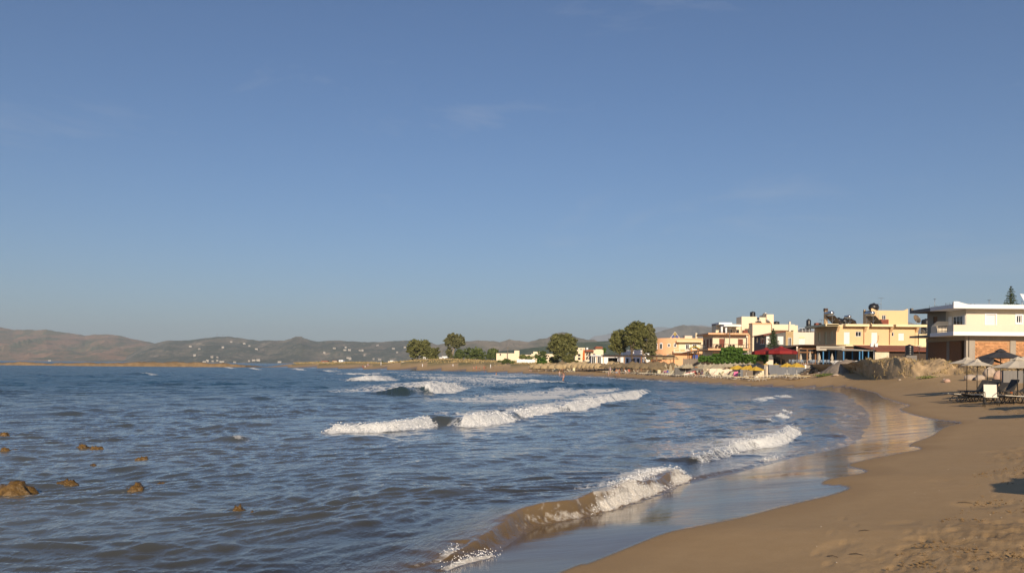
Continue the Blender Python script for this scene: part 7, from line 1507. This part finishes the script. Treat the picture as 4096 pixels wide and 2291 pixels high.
# ---------------------------------------------------------------- dark parasols and loungers on the near right
def market(name, label, cloth, px, d, ytop, yrim, halfw, footy=None, tilt=0, rz=.2, n=8, double=True):
    b_ = stand(px, d); sc = F/d; zt1, zr = zz(ytop, d, px)-b_.z, zz(yrim, d, px)-b_.z; r = halfw/sc
    t = thing(name, label, 'parasol', b_, rz); c = canopy(n, r, zr, zt1-.10, .02, .05)
    MB_c = c.build('canopy', cloth, t); cap = canopy(n, r*.24, zt1-.14, zt1+.06, .02, .03).build('vent_cap', cloth, t)
    MB().tube([(0, 0, -.3), (0, 0, zt1-.02)], .028, 8).build('pole', 'frame_dark' if cloth != 'canvas_cream' or True else 'pole_white', t); ribs(n, r*.96, zr+.02, zt1-.12, t, 'frame_dark', .6)
    for o in (MB_c, cap):
        if tilt: o.rotation_euler = (0, tilt, 0); o.location = (0, 0, 0)
    return t
market('dark_parasol', 'charcoal market parasol, the tallest among the beige ones', 'canvas_dark', 4002, 58, 1396, 1431, 92)
market('beige_market_parasol', 'beige market parasol standing before the dark brick wall', 'canvas_cream', 3868, 60, 1428, 1453, 68, rz=.5); market('beige_market_parasol', 'beige market parasol beside a dark tilted one', 'canvas_cream', 3909, 56.5, 1436, 1461, 60, rz=.1)
market('beige_market_parasol', 'large beige market parasol with grey stripe over white slatted loungers', 'canvas_cream', 4071, 50, 1429, 1470, 100, rz=.3); market('beige_market_parasol', 'beige market parasol beside the large striped beige one', 'canvas_cream', 4094, 54, 1428, 1462, 80, rz=.6)
def far_market(label, x, y): 
    o = market('beige_market_parasol', label, 'canvas_cream', 4071, 50, 1429, 1470, 85, rz=.3); o.location = (x, y, gz(x, y))
far_market('beige market parasol standing alone nearest the trampled sand', 9.35, 7.9); far_market('beige market parasol between the lone one and the lounger group', 21.6, 29.8); far_market('beige market parasol behind the one between', 25.2, 35.5)
t = thing('tilted_dark_parasol', 'dark parasol folded over sideways with its underside showing', 'parasol', stand(3954, 57), .15); zb = t.location.z; sc = F/57
z1_, z0_ = zz(1434, 57, 3954)-zb, zz(1462, 57, 3954)-zb; xl, xr = -40/sc, 48/sc
mb = MB().add([(xl, -.6, z0_), (0, -.5, z1_), (xr, -.5, z0_+.12), (xl+.1, .7, z0_+.15), (0, .8, z1_+.1), (xr+.1, .7, z0_+.3)], [(0, 1, 4, 3), (1, 2, 5, 4)]).add([(xl, -.6, z0_-.025), (0, -.5, z1_-.025), (xr, -.5, z0_+.095), (xl+.1, .7, z0_+.125), (0, .8, z1_+.075), (xr+.1, .7, z0_+.275)], [(3, 4, 1, 0), (4, 5, 2, 1)])
mb.add([(0, -.5, z1_-.01), (xl, -.6, z0_-.01), (xl+.06, -.6, z0_-.2), (0, -.52, z1_-.3)], [(0, 1, 2, 3), (3, 2, 1, 0)]); mb.build('canopy', 'canvas_dark', t); MB().tube([(0, .1, -.3), (0, .1, z1_)], .028, 8).build('pole', 'frame_dark', t); MB().lathe([(.04, -.09), (.06, 0), (.04, .09)], 8, (0, .1, z0_-.12)).build('joint', 'pole_white', t)
for k_ in (-.8, -.4, .5, .9): MB().tube([(0, .1, z0_-.1), (xr*k_ if k_ > 0 else -xl*k_, 0, z0_+.10)], .012, 4).build('rib', 'frame_dark', t)
DL = [(3896, 55.5, .25, 55, 'dark framed lounger with raised back under the leftmost beige parasol'), (3921, 54.5, .2, 50, 'dark framed lounger with steep back beside the tilted parasol'), (3938, 53.5, .2, 62, 'dark framed lounger with nearly upright back behind the white backed chair'), (3972, 54, .3, 35, 'dark framed lounger with half raised back beyond the white backed chair'), (4010, 52, .2, 58, 'dark framed lounger with raised back under the charcoal parasol'), (4062, 51, .1, 30, 'dark framed lounger beside the grey block wall')]
for px, d, rz, bk, lab in DL: o = lounger(lab, 'frame_dark', 'sling_dark', bk); place(o, stand(px, d), rz, sc=1.1)
FL = [(3862, 51.5, .05, 'flat pale slung lounger sticking out towards the sea'), (3892, 50, .0, 'flat pale slung lounger with a white towel'), (4005, 46, .05, 'flat pale lounger behind the white backed chair'), (4052, 45, .1, 'flat pale lounger with crossed dark legs'), (4098, 44, .1, 'flat pale lounger with white headrest at the end of the group'), (3905, 49, 0, 'flat dark lounger in deep parasol shade'), (3945, 48.5, 0, 'flat dark lounger between the towel lounger and the white backed chair')]
for i, (px, d, rz, lab) in enumerate(FL): o = lounger(lab, 'frame_dark', 'sling_white' if i < 5 else 'sling_dark', 3); place(o, stand(px, d), rz+pi, sc=1.05)
q = stand(3884, 50); o = tag(MB().add(*(lambda n: ([(x*.06-.33, y*.08-.22, .40+.012*sin(x*1.3+y)) for x in range(12) for y in range(7)]+[(x*.06-.33, y*.08-.22, .375) for x in range(12) for y in range(7)], [(x*7+y, (x+1)*7+y, (x+1)*7+y+1, x*7+y+1) for x in range(11) for y in range(6)]+[(84+x*7+y+1, 84+(x+1)*7+y+1, 84+(x+1)*7+y, 84+x*7+y) for x in range(11) for y in range(6)]))(0)).build('beach_towel', 'white_paint', loc=q), 'white beach towel spread on a pale lounger in the shade', 'towel')
o = armchair('dark framed armchair with white sling back standing on the sand', 'frame_dark', 'sling_white'); place(o, stand(3966, 43.5), 2.75+pi, sc=1.12)
st_ = thing('side_table', 'small dark slatted side table with an orange ashtray between loungers', 'table', stand(4046, 47)); MB().box(-.3, .3, -.25, .25, .42, .45).build('tabletop', 'frame_dark', st_)
for sx in (-.25, .25):
    for sy in (-.2, .2): MB().tube([(sx, sy, -.03), (sx, sy, .42)], .018, 5).build('leg', 'frame_dark', st_)
o = tag(MB().lathe([(.06, 0), (.08, .05), (.06, .055), (.05, .02)], 12).build('ashtray', 'canvas_orange', loc=stand(4046, 47)+Vector((0, 0, .452))), 'small orange ashtray on the dark side table', 'ashtray')
# ================================================================== PEOPLE
mat('skin_tan', (.42, .20, .11), .55, .1, 8); mat('skin_fair', (.58, .34, .24), .55, .1, 8); mat('skin_brown', (.30, .14, .075), .55, .1, 8); mat('hair_dark', (.025, .014, .009), .5, .2, 20); mat('hair_fair', (.32, .22, .11), .5, .2, 20)
mat('cloth_white', (.74, .72, .70), .8, .08, 6); mat('cloth_black', (.02, .02, .025), .8, .1, 6); mat('cloth_red', (.55, .05, .045), .8, .1, 6); mat('cloth_lilac', (.40, .34, .42), .8, .1, 6); mat('cloth_navy', (.05, .06, .13), .8, .1, 6)
m, t, b, o = newmat('cloth_stripes'); k = NT(t); w_ = k.n('ShaderNodeTexWave', {'Vector': k.obj(), 'Scale': 5.0}, bands_direction='Z'); t.links.new(k.mix(k.ramp(w_.outputs['Fac'], [(.4, 0), (.5, 1)]), (.05, .07, .14), (.55, .55, .58)), b.inputs['Base Color']); b.inputs['Roughness'].default_value = .8

def person(label, loc, rz, h=1.7, skin='skin_tan', hair='hair_dark', pose='stand', bottom=None, top=None, hat=None, female=False, group=None, sink=0.0, long_hair=False):
    """one continuous body grown from a joint skeleton; hair and clothes are children"""
    s = h/1.75; t = thing('person', label, 'person', loc, rz, group=group)
    J = {'pel': (0, 0, .95), 'bel': (0, 0, 1.08), 'che': (0, .01, 1.28), 'nk0': (0, .0, 1.45), 'nk': (0, -.01, 1.52), 'hd': (0, -.02, 1.63), 'ht': (0, -.01, 1.72),
         'shL': (.17, .01, 1.41), 'shR': (-.17, .01, 1.41), 'elL': (.25, .03, 1.13), 'elR': (-.25, .03, 1.13), 'wrL': (.27, -.06, .89), 'wrR': (-.27, -.06, .89), 'haL': (.27, -.09, .80), 'haR': (-.27, -.09, .80),
         'hiL': (.10, 0, .90), 'hiR': (-.10, 0, .90), 'knL': (.11, -.02, .50), 'knR': (-.11, -.02, .50), 'anL': (.11, .03, .09), 'anR': (-.11, .03, .09), 'toL': (.12, -.13, .03), 'toR': (-.12, -.13, .03)}
    if pose == 'walk':
        J.update(knL=(.10, -.16, .52), anL=(.10, -.20, .10), toL=(.10, -.36, .06), knR=(-.10, .06, .50), anR=(-.10, .28, .16), toR=(-.10, .18, .03), elL=(.24, .14, 1.15), wrL=(.24, .06, .92), haL=(.24, .02, .84), elR=(-.24, -.06, 1.14), wrR=(-.23, -.22, .95), haR=(-.22, -.29, .88), hd=(0, -.05, 1.62), ht=(0, -.06, 1.71))
    elif pose == 'akimbo': J.update(elL=(.36, .08, 1.16), wrL=(.18, -.02, 1.02), haL=(.12, -.06, .99))
    elif pose == 'sit':
        J.update(knL=(.12, -.44, .98), knR=(-.12, -.44, .98), anL=(.12, -.50, .56), anR=(-.12, -.50, .56), toL=(.12, -.64, .50), toR=(-.12, -.64, .50), elL=(.24, -.10, 1.16), wrL=(.16, -.33, 1.05), haL=(.12, -.40, 1.03), elR=(-.24, -.10, 1.16), wrR=(-.16, -.33, 1.05), haR=(-.12, -.40, 1.03))
    elif pose == 'lie':
        J.update(bel=(0, .13, .97), che=(0, .30, 1.08), nk0=(0, .42, 1.17), nk=(0, .46, 1.22), hd=(0, .52, 1.30), ht=(0, .56, 1.37), shL=(.17, .39, 1.14), shR=(-.17, .39, 1.14), elL=(.27, .22, .98), elR=(-.27, .22, .98), wrL=(.22, .0, .98), wrR=(-.22, .0, .98), haL=(.18, -.08, .99), haR=(-.18, -.08, .99),
                 knL=(.12, -.42, 1.0), knR=(-.12, -.42, 1.02), anL=(.12, -.82, .94), anR=(-.12, -.82, .94), toL=(.13, -.88, 1.05), toR=(-.13, -.88, 1.05))
    sh = 1.0 if not female else .93
    Rr = {'pel': .145, 'bel': .125 if not female else .11, 'che': .145*sh, 'nk0': .085, 'nk': .055, 'hd': .095, 'ht': .07, 'shL': .065, 'elL': .043, 'wrL': .03, 'haL': .03, 'hiL': .10, 'knL': .06, 'anL': .04, 'toL': .035}
    names = list(J); E = [('pel', 'bel'), ('bel', 'che'), ('che', 'nk0'), ('nk0', 'nk'), ('nk', 'hd'), ('hd', 'ht')]
    for q in 'LR': E += [('nk0', 'sh'+q), ('sh'+q, 'el'+q), ('el'+q, 'wr'+q), ('wr'+q, 'ha'+q), ('pel', 'hi'+q), ('hi'+q, 'kn'+q), ('kn'+q, 'an'+q), ('an'+q, 'to'+q)]
    dz = {'sit': -.82, 'lie': -.82}.get(pose, 0)
    V = [(J[n][0]*s, J[n][1]*s, (J[n][2]+dz)*s-sink) for n in names]
    # fingers: five short chains on each hand
    for q in 'LR':
        hx = Vector(V[names.index('ha'+q)]); wx = Vector(V[names.index('wr'+q)]); dr_ = (hx-wx).normalized(); sd = Vector((0, 1, 0)) if abs(dr_.y) < .8 else Vector((0, 0, 1))
        for f in range(5):
            off = (f-1.5)*.022*s if f < 4 else .045*s; ln = (.075, .085, .08, .062, .05)[f]*s; b0 = hx+sd*off*.8; nm = 'f%s%d' % (q, f)
            names.append(nm); V.append(tuple(b0+dr_*ln*.9+sd*(off*.3)+Vector((0, -.012*s, 0)))); E.append(('ha'+q, nm)); J[nm] = V[-1]; Rr[nm] = .009
    me = bpy.data.meshes.new('body'); me.from_pydata(V, [(names.index(a), names.index(b_)) for a, b_ in E], []); me.update()
    bd = link('body', me, skin, t); md = bd.modifiers.new('skin', 'SKIN')
    if not me.skin_vertices: bpy.context.view_layer.objects.active = bd
    sv = me.skin_vertices[0].data if me.skin_vertices else None
    if sv is None:
        bmx = bmesh.new(); bmx.from_mesh(me); bmx.verts.layers.skin.verify(); bmx.to_mesh(me); bmx.free(); sv = me.skin_vertices[0].data
    for i, n in enumerate(names):
        r = Rr.get(n, Rr.get(n[:-1]+'L', .05))*s; flat = .72 if n in ('bel', 'che', 'nk0', 'pel') else 1.0
        sv[i].radius = (r, r*flat); sv[i].use_root = (n == 'pel')
    md.use_smooth_shade = True; bd.modifiers.new('sub', 'SUBSURF').levels = 1; bd.modifiers['sub'].render_levels = 1
    P = lambda n: Vector(V[names.index(n)])
    hd = P('hd'); up = (P('ht')-P('nk')).normalized()
    hb = MB().ball(hd+up*.035*s+Vector((0, .015*s, 0)), .112*s, 10, 7, 1.02); hb.v = [v for v in hb.v]
    hb.v = [(x, y if (z > hd.z+.02*s or y > hd.y) else hd.y+.0*s+(y-hd.y)*.2, z) for x, y, z in hb.v]
    hair_o = hb.build('hair', hair, t)
    if long_hair: MB().tube([hd+Vector((0, .08*s, .02*s)), hd+Vector((0, .11*s, -.12*s)), hd+Vector((0, .10*s, -.26*s))], [.07*s, .075*s, .03*s], 7).build('hair', hair, t)
    fm = MB()
    for sx in (-.035, .035): fm.ball(hd+Vector((sx*s, -.092*s, .012*s)), .013*s, 6, 4)
    fm.build('eyes', 'hair_dark', t, ); MB().tube([hd+Vector((0, -.09*s, .01*s)), hd+Vector((0, -.118*s, -.03*s))], [.012*s, .018*s], 5).build('nose', skin, t); MB().tube([hd+Vector((-.028*s, -.093*s, -.055*s)), hd+Vector((.028*s, -.093*s, -.055*s))], .008*s, 5).build('mouth', 'cloth_red', t)
    for sx in (-1, 1): MB().ball(hd+Vector((sx*.10*s, .0, .0)), .026*s, 6, 5).build('ear', skin, t)
    if hat: MB().lathe([(.20*s, 0), (.20*s, .012*s), (.118*s, .03*s), (.11*s, .09*s), (.07*s, .12*s), (.01, .125*s)], 14, hd+up*.055*s).build('hat', hat, t)
    if bottom:
        mb = MB().tube([P('bel')+Vector((0, 0, -.02*s)), P('pel'), (P('hiL')+P('hiR'))/2+Vector((0, 0, -.02*s))], [.128*s, .158*s, .15*s], 12)
        if not female:
            for q in 'LR': mb.tube([P('hi'+q), P('hi'+q).lerp(P('kn'+q), .72)], [.115*s, .105*s], 10)
        mb.build('swimwear' if female else 'shorts', bottom, t)
    if top:
        if top[0] == 'bikini': MB().tube([P('che')+Vector((0, 0, -.035*s)), P('che')+Vector((0, 0, .05*s))], [.150*s, .155*s], 12).build('bikini_top', top[1], t)
        else:
            mb = MB().tube([P('pel')+Vector((0, 0, -.05*s)), P('bel'), P('che'), P('nk0')], [.165*s, .15*s, .165*s, .10*s], 12)
            for q in 'LR': mb.tube([P('sh'+q), P('sh'+q).lerp(P('el'+q), .6)], [.082*s, .07*s], 8)
            mb.build('shirt', top[1], t)
    return t
W_ = lambda px, py: on(px, py, 0.0)
p = W_(2253, 1527); person('dark haired woman in a bikini wading knee deep through the foam', Vector((p.x, p.y, sea_z(p.x, p.y))), -1.2, 1.7, 'skin_tan', 'hair_dark', 'walk', 'cloth_lilac', ('bikini', 'cloth_lilac'), female=True, sink=.34, long_hair=True)
p = W_(2238, 1506); person('child with pale back wading in patterned white shorts', Vector((p.x, p.y, sea_z(p.x, p.y))), .1, 1.25, 'skin_fair', 'hair_fair', 'stand', 'cloth_stripes', sink=.10)
p = W_(1985, 1502); person('bather waist deep in the sea in front of the goal frame', Vector((p.x, p.y, sea_z(p.x, p.y))), 1.2, 1.75, 'skin_tan', 'hair_dark', 'akimbo', 'cloth_black', sink=.78)
p = onground(2466, 1503.5); person('broad tanned man in striped shorts standing at the water edge', p, 2.9, 1.78, 'skin_tan', 'hair_dark', 'stand', 'cloth_stripes'); p = onground(2477, 1502.5); person('bather in dark swimwear standing close behind the man in striped shorts', p, -.5, 1.68, 'skin_tan', 'hair_dark', 'stand', 'cloth_navy', ('bikini', 'cloth_navy'), female=True)
p = onground(2441, 1496); person('woman in white sun hat and pale shirt walking by the straw parasols', p, -.9, 1.66, 'skin_fair', 'hair_fair', 'walk', 'cloth_white', ('shirt', 'cloth_lilac'), 'cloth_white', female=True); p = onground(2434, 1503); person('small child standing on wet sand before the woman in the sun hat', p, 1.0, 1.05, 'skin_fair', 'hair_dark', 'stand', 'cloth_lilac')
for px, py, h, bt, lab, fe in ((1895, 1480.5, 1.6, 'cloth_lilac', 'slim bather standing at the left of the far beach group', True), (1905, 1480, 1.75, 'cloth_red', 'tanned bather in the far beach group beside a child', False), (1916.5, 1479.5, 1.2, 'cloth_black', 'child in dark shorts in the far beach group', False), (1936, 1480, 1.8, 'cloth_red', 'man in red shorts in the far beach group', False), (1943, 1480, 1.78, 'cloth_black', 'man in black shorts beside the man in red shorts', False), (1973, 1478, 1.1, 'cloth_navy', 'tiny child playing alone near the goal frame', False)):
    person(lab, onground(px, py), R7.uniform(-2, 2), h, 'skin_tan', 'hair_dark', 'stand', bt, ('bikini', bt) if fe else None, female=fe)
for px, py, ps, bt, lab in ((1452, 1469.5, 'sit', 'cloth_red', 'person in red sitting on the far sand'), (1461, 1469.5, 'sit', 'cloth_white', 'person in pale clothes sitting on the far sand'), (1466, 1468.5, 'sit', 'cloth_navy', 'person in dark blue sitting on the far sand'), (1472, 1467.5, 'stand', 'cloth_lilac', 'person standing beside the group sitting on the far sand')):
    person(lab, onground(px, py)+Vector((0, 0, .02)), R7.uniform(-.6, .6), 1.7, 'skin_tan', 'hair_dark', ps, bt, ('shirt', bt))
for px, py, ps, sk, bt, tp_, lab in ((2502, 1493.5, 'sit', 'skin_fair', 'cloth_white', 'cloth_white', 'person in white shirt sitting on a lounger among straw parasols'), (2515, 1494, 'sit', 'skin_tan', 'cloth_red', 'cloth_red', 'person in red sitting on a lounger among straw parasols'), (2551, 1495.5, 'lie', 'skin_fair', 'cloth_red', None, 'sunbather with red swimwear lying under straw parasols'),
     (2783, 1506.5, 'sit', 'skin_tan', 'cloth_red', 'cloth_red', 'sunbather in red top sitting beside the white boat'), (2797, 1506.5, 'sit', 'skin_fair', 'cloth_black', None, 'bare shouldered sunbather sitting beside a dark clothed one'), (2808, 1506.5, 'sit', 'skin_tan', 'cloth_navy', 'cloth_navy', 'sunbather in dark blue sitting by a beige parasol pole'), (2122, 1484, 'lie', 'skin_fair', 'cloth_lilac', None, 'sunbather lying on the sand before the first domed parasol'), (2249, 1482.5, 'stand', 'skin_tan', 'cloth_red', 'canvas_orange', 'person in orange standing under the dark pointed straw parasol')):
    q = onground(px, py); z_ = {'sit': .30 if px != 2122 else .02, 'lie': .42 if px > 2500 else .02, 'stand': 0}[ps]; person(lab, q+Vector((0, 0, z_)), R7.uniform(-.7, .7) if ps != 'lie' else 1.4, 1.68, sk, 'hair_dark', ps, bt, ('shirt', tp_) if tp_ else None)

# ---- bits lying on the sand, spray drops over the breakers
rs = np.random.RandomState(31); mat('shell', (.50, .42, .33), .5, .2, 20); mat('twig', (.07, .05, .03), .9, .2, 20)
bmr = rock_mesh(1, .8, .45, 9, 2, .3)
for i in range(70):
    px, py = rs.uniform(2700, 4090), rs.uniform(1780, 2285)
    q = onground(px, py)
    if shore_s(np.array([q.x]), np.array([q.y]))[0] < 4.2 or inside(np.array([q.x]), np.array([q.y]), FILM)[0]: continue
    r_ = rs.uniform(.005, .013); o = link('pebble', bmr.copy() if i < 2 else bpy.data.meshes[bmr.name], None, loc=q+Vector((0, 0, r_*.2))); o.scale = (r_, r_, r_); o.rotation_euler = (0, 0, rs.uniform(0, 6)); o.data.materials.clear() if False else None
    tag(o, 'small pebble lying on the brown sand', 'pebble', 'pebbles on the sand')
if not bmr.materials: bmr.materials.append(MATS['shell'])
for me_ in bpy.data.meshes:
    if me_.name.startswith('rock') and not me_.materials: me_.materials.append(MATS['shell'])
for i, (px, py, L_) in enumerate([(3460, 2142, .16), (3690, 2204, .14), (3425, 2222, .15), (3330, 2236, .12), (3860, 2010, .2), (3720, 2250, .1)]):
    q = onground(px, py); tag(MB().tube([(-L_/2, 0, .004), (0, .015, .012), (L_/2, -.01, .004)], [.004, .006, .003], 5).build('twig', 'twig', loc=q, rz=rs.uniform(-.4, .4)), 'short dark twig washed up on the sand', 'twig', 'twigs on the sand')
# crumbled sand thrown up by feet, too many to count
mat('sand_clod', (.20, .13, .062), .95, .2, 30); n = 90000; U_ = rs.rand(n); yy = 5.0+38*U_**2.2; xx = yy*rs.uniform(-.05, .70, n)
ss = shore_s(xx, yy); wt = fbm(xx*.55, yy*.55, 4, 611, .6)*1.5+.30*fbm(xx*2.5, yy*2.5, 3, 615); ok = (ss > 5.6+1.2*fbm(xx*.3, yy*.3, 2, 618)) & (wt > -.02+.50*rs.rand(n)); xx, yy = xx[ok], yy[ok]; n = len(xx)
zz_ = ground_z(xx, yy, False); r_ = (.004+.016*rs.rand(n)**2.4)*(1+.02*yy)
octa = np.array([(1, 0, 0), (0, 1, 0), (-1, 0, 0), (0, -1, 0), (0, 0, .8), (0, 0, -.8)]); jit = 1+.35*rs.normal(size=(n, 6, 1))*.6
V = (np.stack([xx, yy, zz_+r_*.25], 1)[:, None, :]+octa[None]*jit*r_[:, None, None]).reshape(-1, 3)
F_ = (np.array([(0, 1, 4), (1, 2, 4), (2, 3, 4), (3, 0, 4), (1, 0, 5), (2, 1, 5), (3, 2, 5), (0, 3, 5)])[None]+6*np.arange(n)[:, None, None]).reshape(-1, 3)
me = bpy.data.meshes.new('sand_clods'); me.from_pydata(V.tolist(), [], F_.tolist()); cl_ = link('sand_clods', me, 'sand_clod', kind='stuff'); cl_['label'] = 'crumbled sand clods scattered over the trampled beach'
fc = np.clip(foam, 0, 1.3); jj = np.argwhere((fc > .55) & (Ys < 90) & (Ss < .6)); jj = jj[rs.randint(0, len(jj), 5200)]
P0 = np.stack([Xs[jj[:, 0], jj[:, 1]], Ys[jj[:, 0], jj[:, 1]], Zs[jj[:, 0], jj[:, 1]]], 1); n = len(P0)
P0 += rs.normal(size=P0.shape)*np.array([.05, .05, .0]); P0[:, 2] += np.abs(rs.normal(size=n))*.045
r_ = (.004+.010*rs.rand(n))*np.clip(P0[:, 1]/16, .8, 2.6)
tet = np.array([(1, 0, -.5), (-.5, .87, -.5), (-.5, -.87, -.5), (0, 0, 1)]); V = (P0[:, None, :]+tet[None]*r_[:, None, None]).reshape(-1, 3)
F_ = (np.array([(0, 1, 2), (0, 3, 1), (1, 3, 2), (2, 3, 0)])[None]+4*np.arange(n)[:, None, None]).reshape(-1, 3)
me = bpy.data.meshes.new('sea_spray'); me.from_pydata(V.tolist(), [], F_.tolist()); mat('foam_white', (.80, .80, .79), .7, .05, 3)
sp_ = link('sea_spray', me, 'foam_white', kind='stuff'); sp_['label'] = 'white spray drops thrown up by the breakers'
# ================================================================== HAZE
hz = MB().box(-16000, 16000, -300, 19500, -14, 800).build('haze', None, kind='stuff')
m = bpy.data.materials.new('haze_air'); m.use_nodes = True; t = m.node_tree; t.nodes.clear()
o = t.nodes.new('ShaderNodeOutputMaterial'); pv = t.nodes.new('ShaderNodeVolumePrincipled')
pv.inputs['Color'].default_value = (.72, .87, 1.0, 1); pv.inputs['Density'].default_value = 8.6e-5; pv.inputs['Anisotropy'].default_value = 0.0
t.links.new(pv.outputs[0], o.inputs['Volume']); hz.data.materials.append(m); hz['label'] = 'thin summer haze'
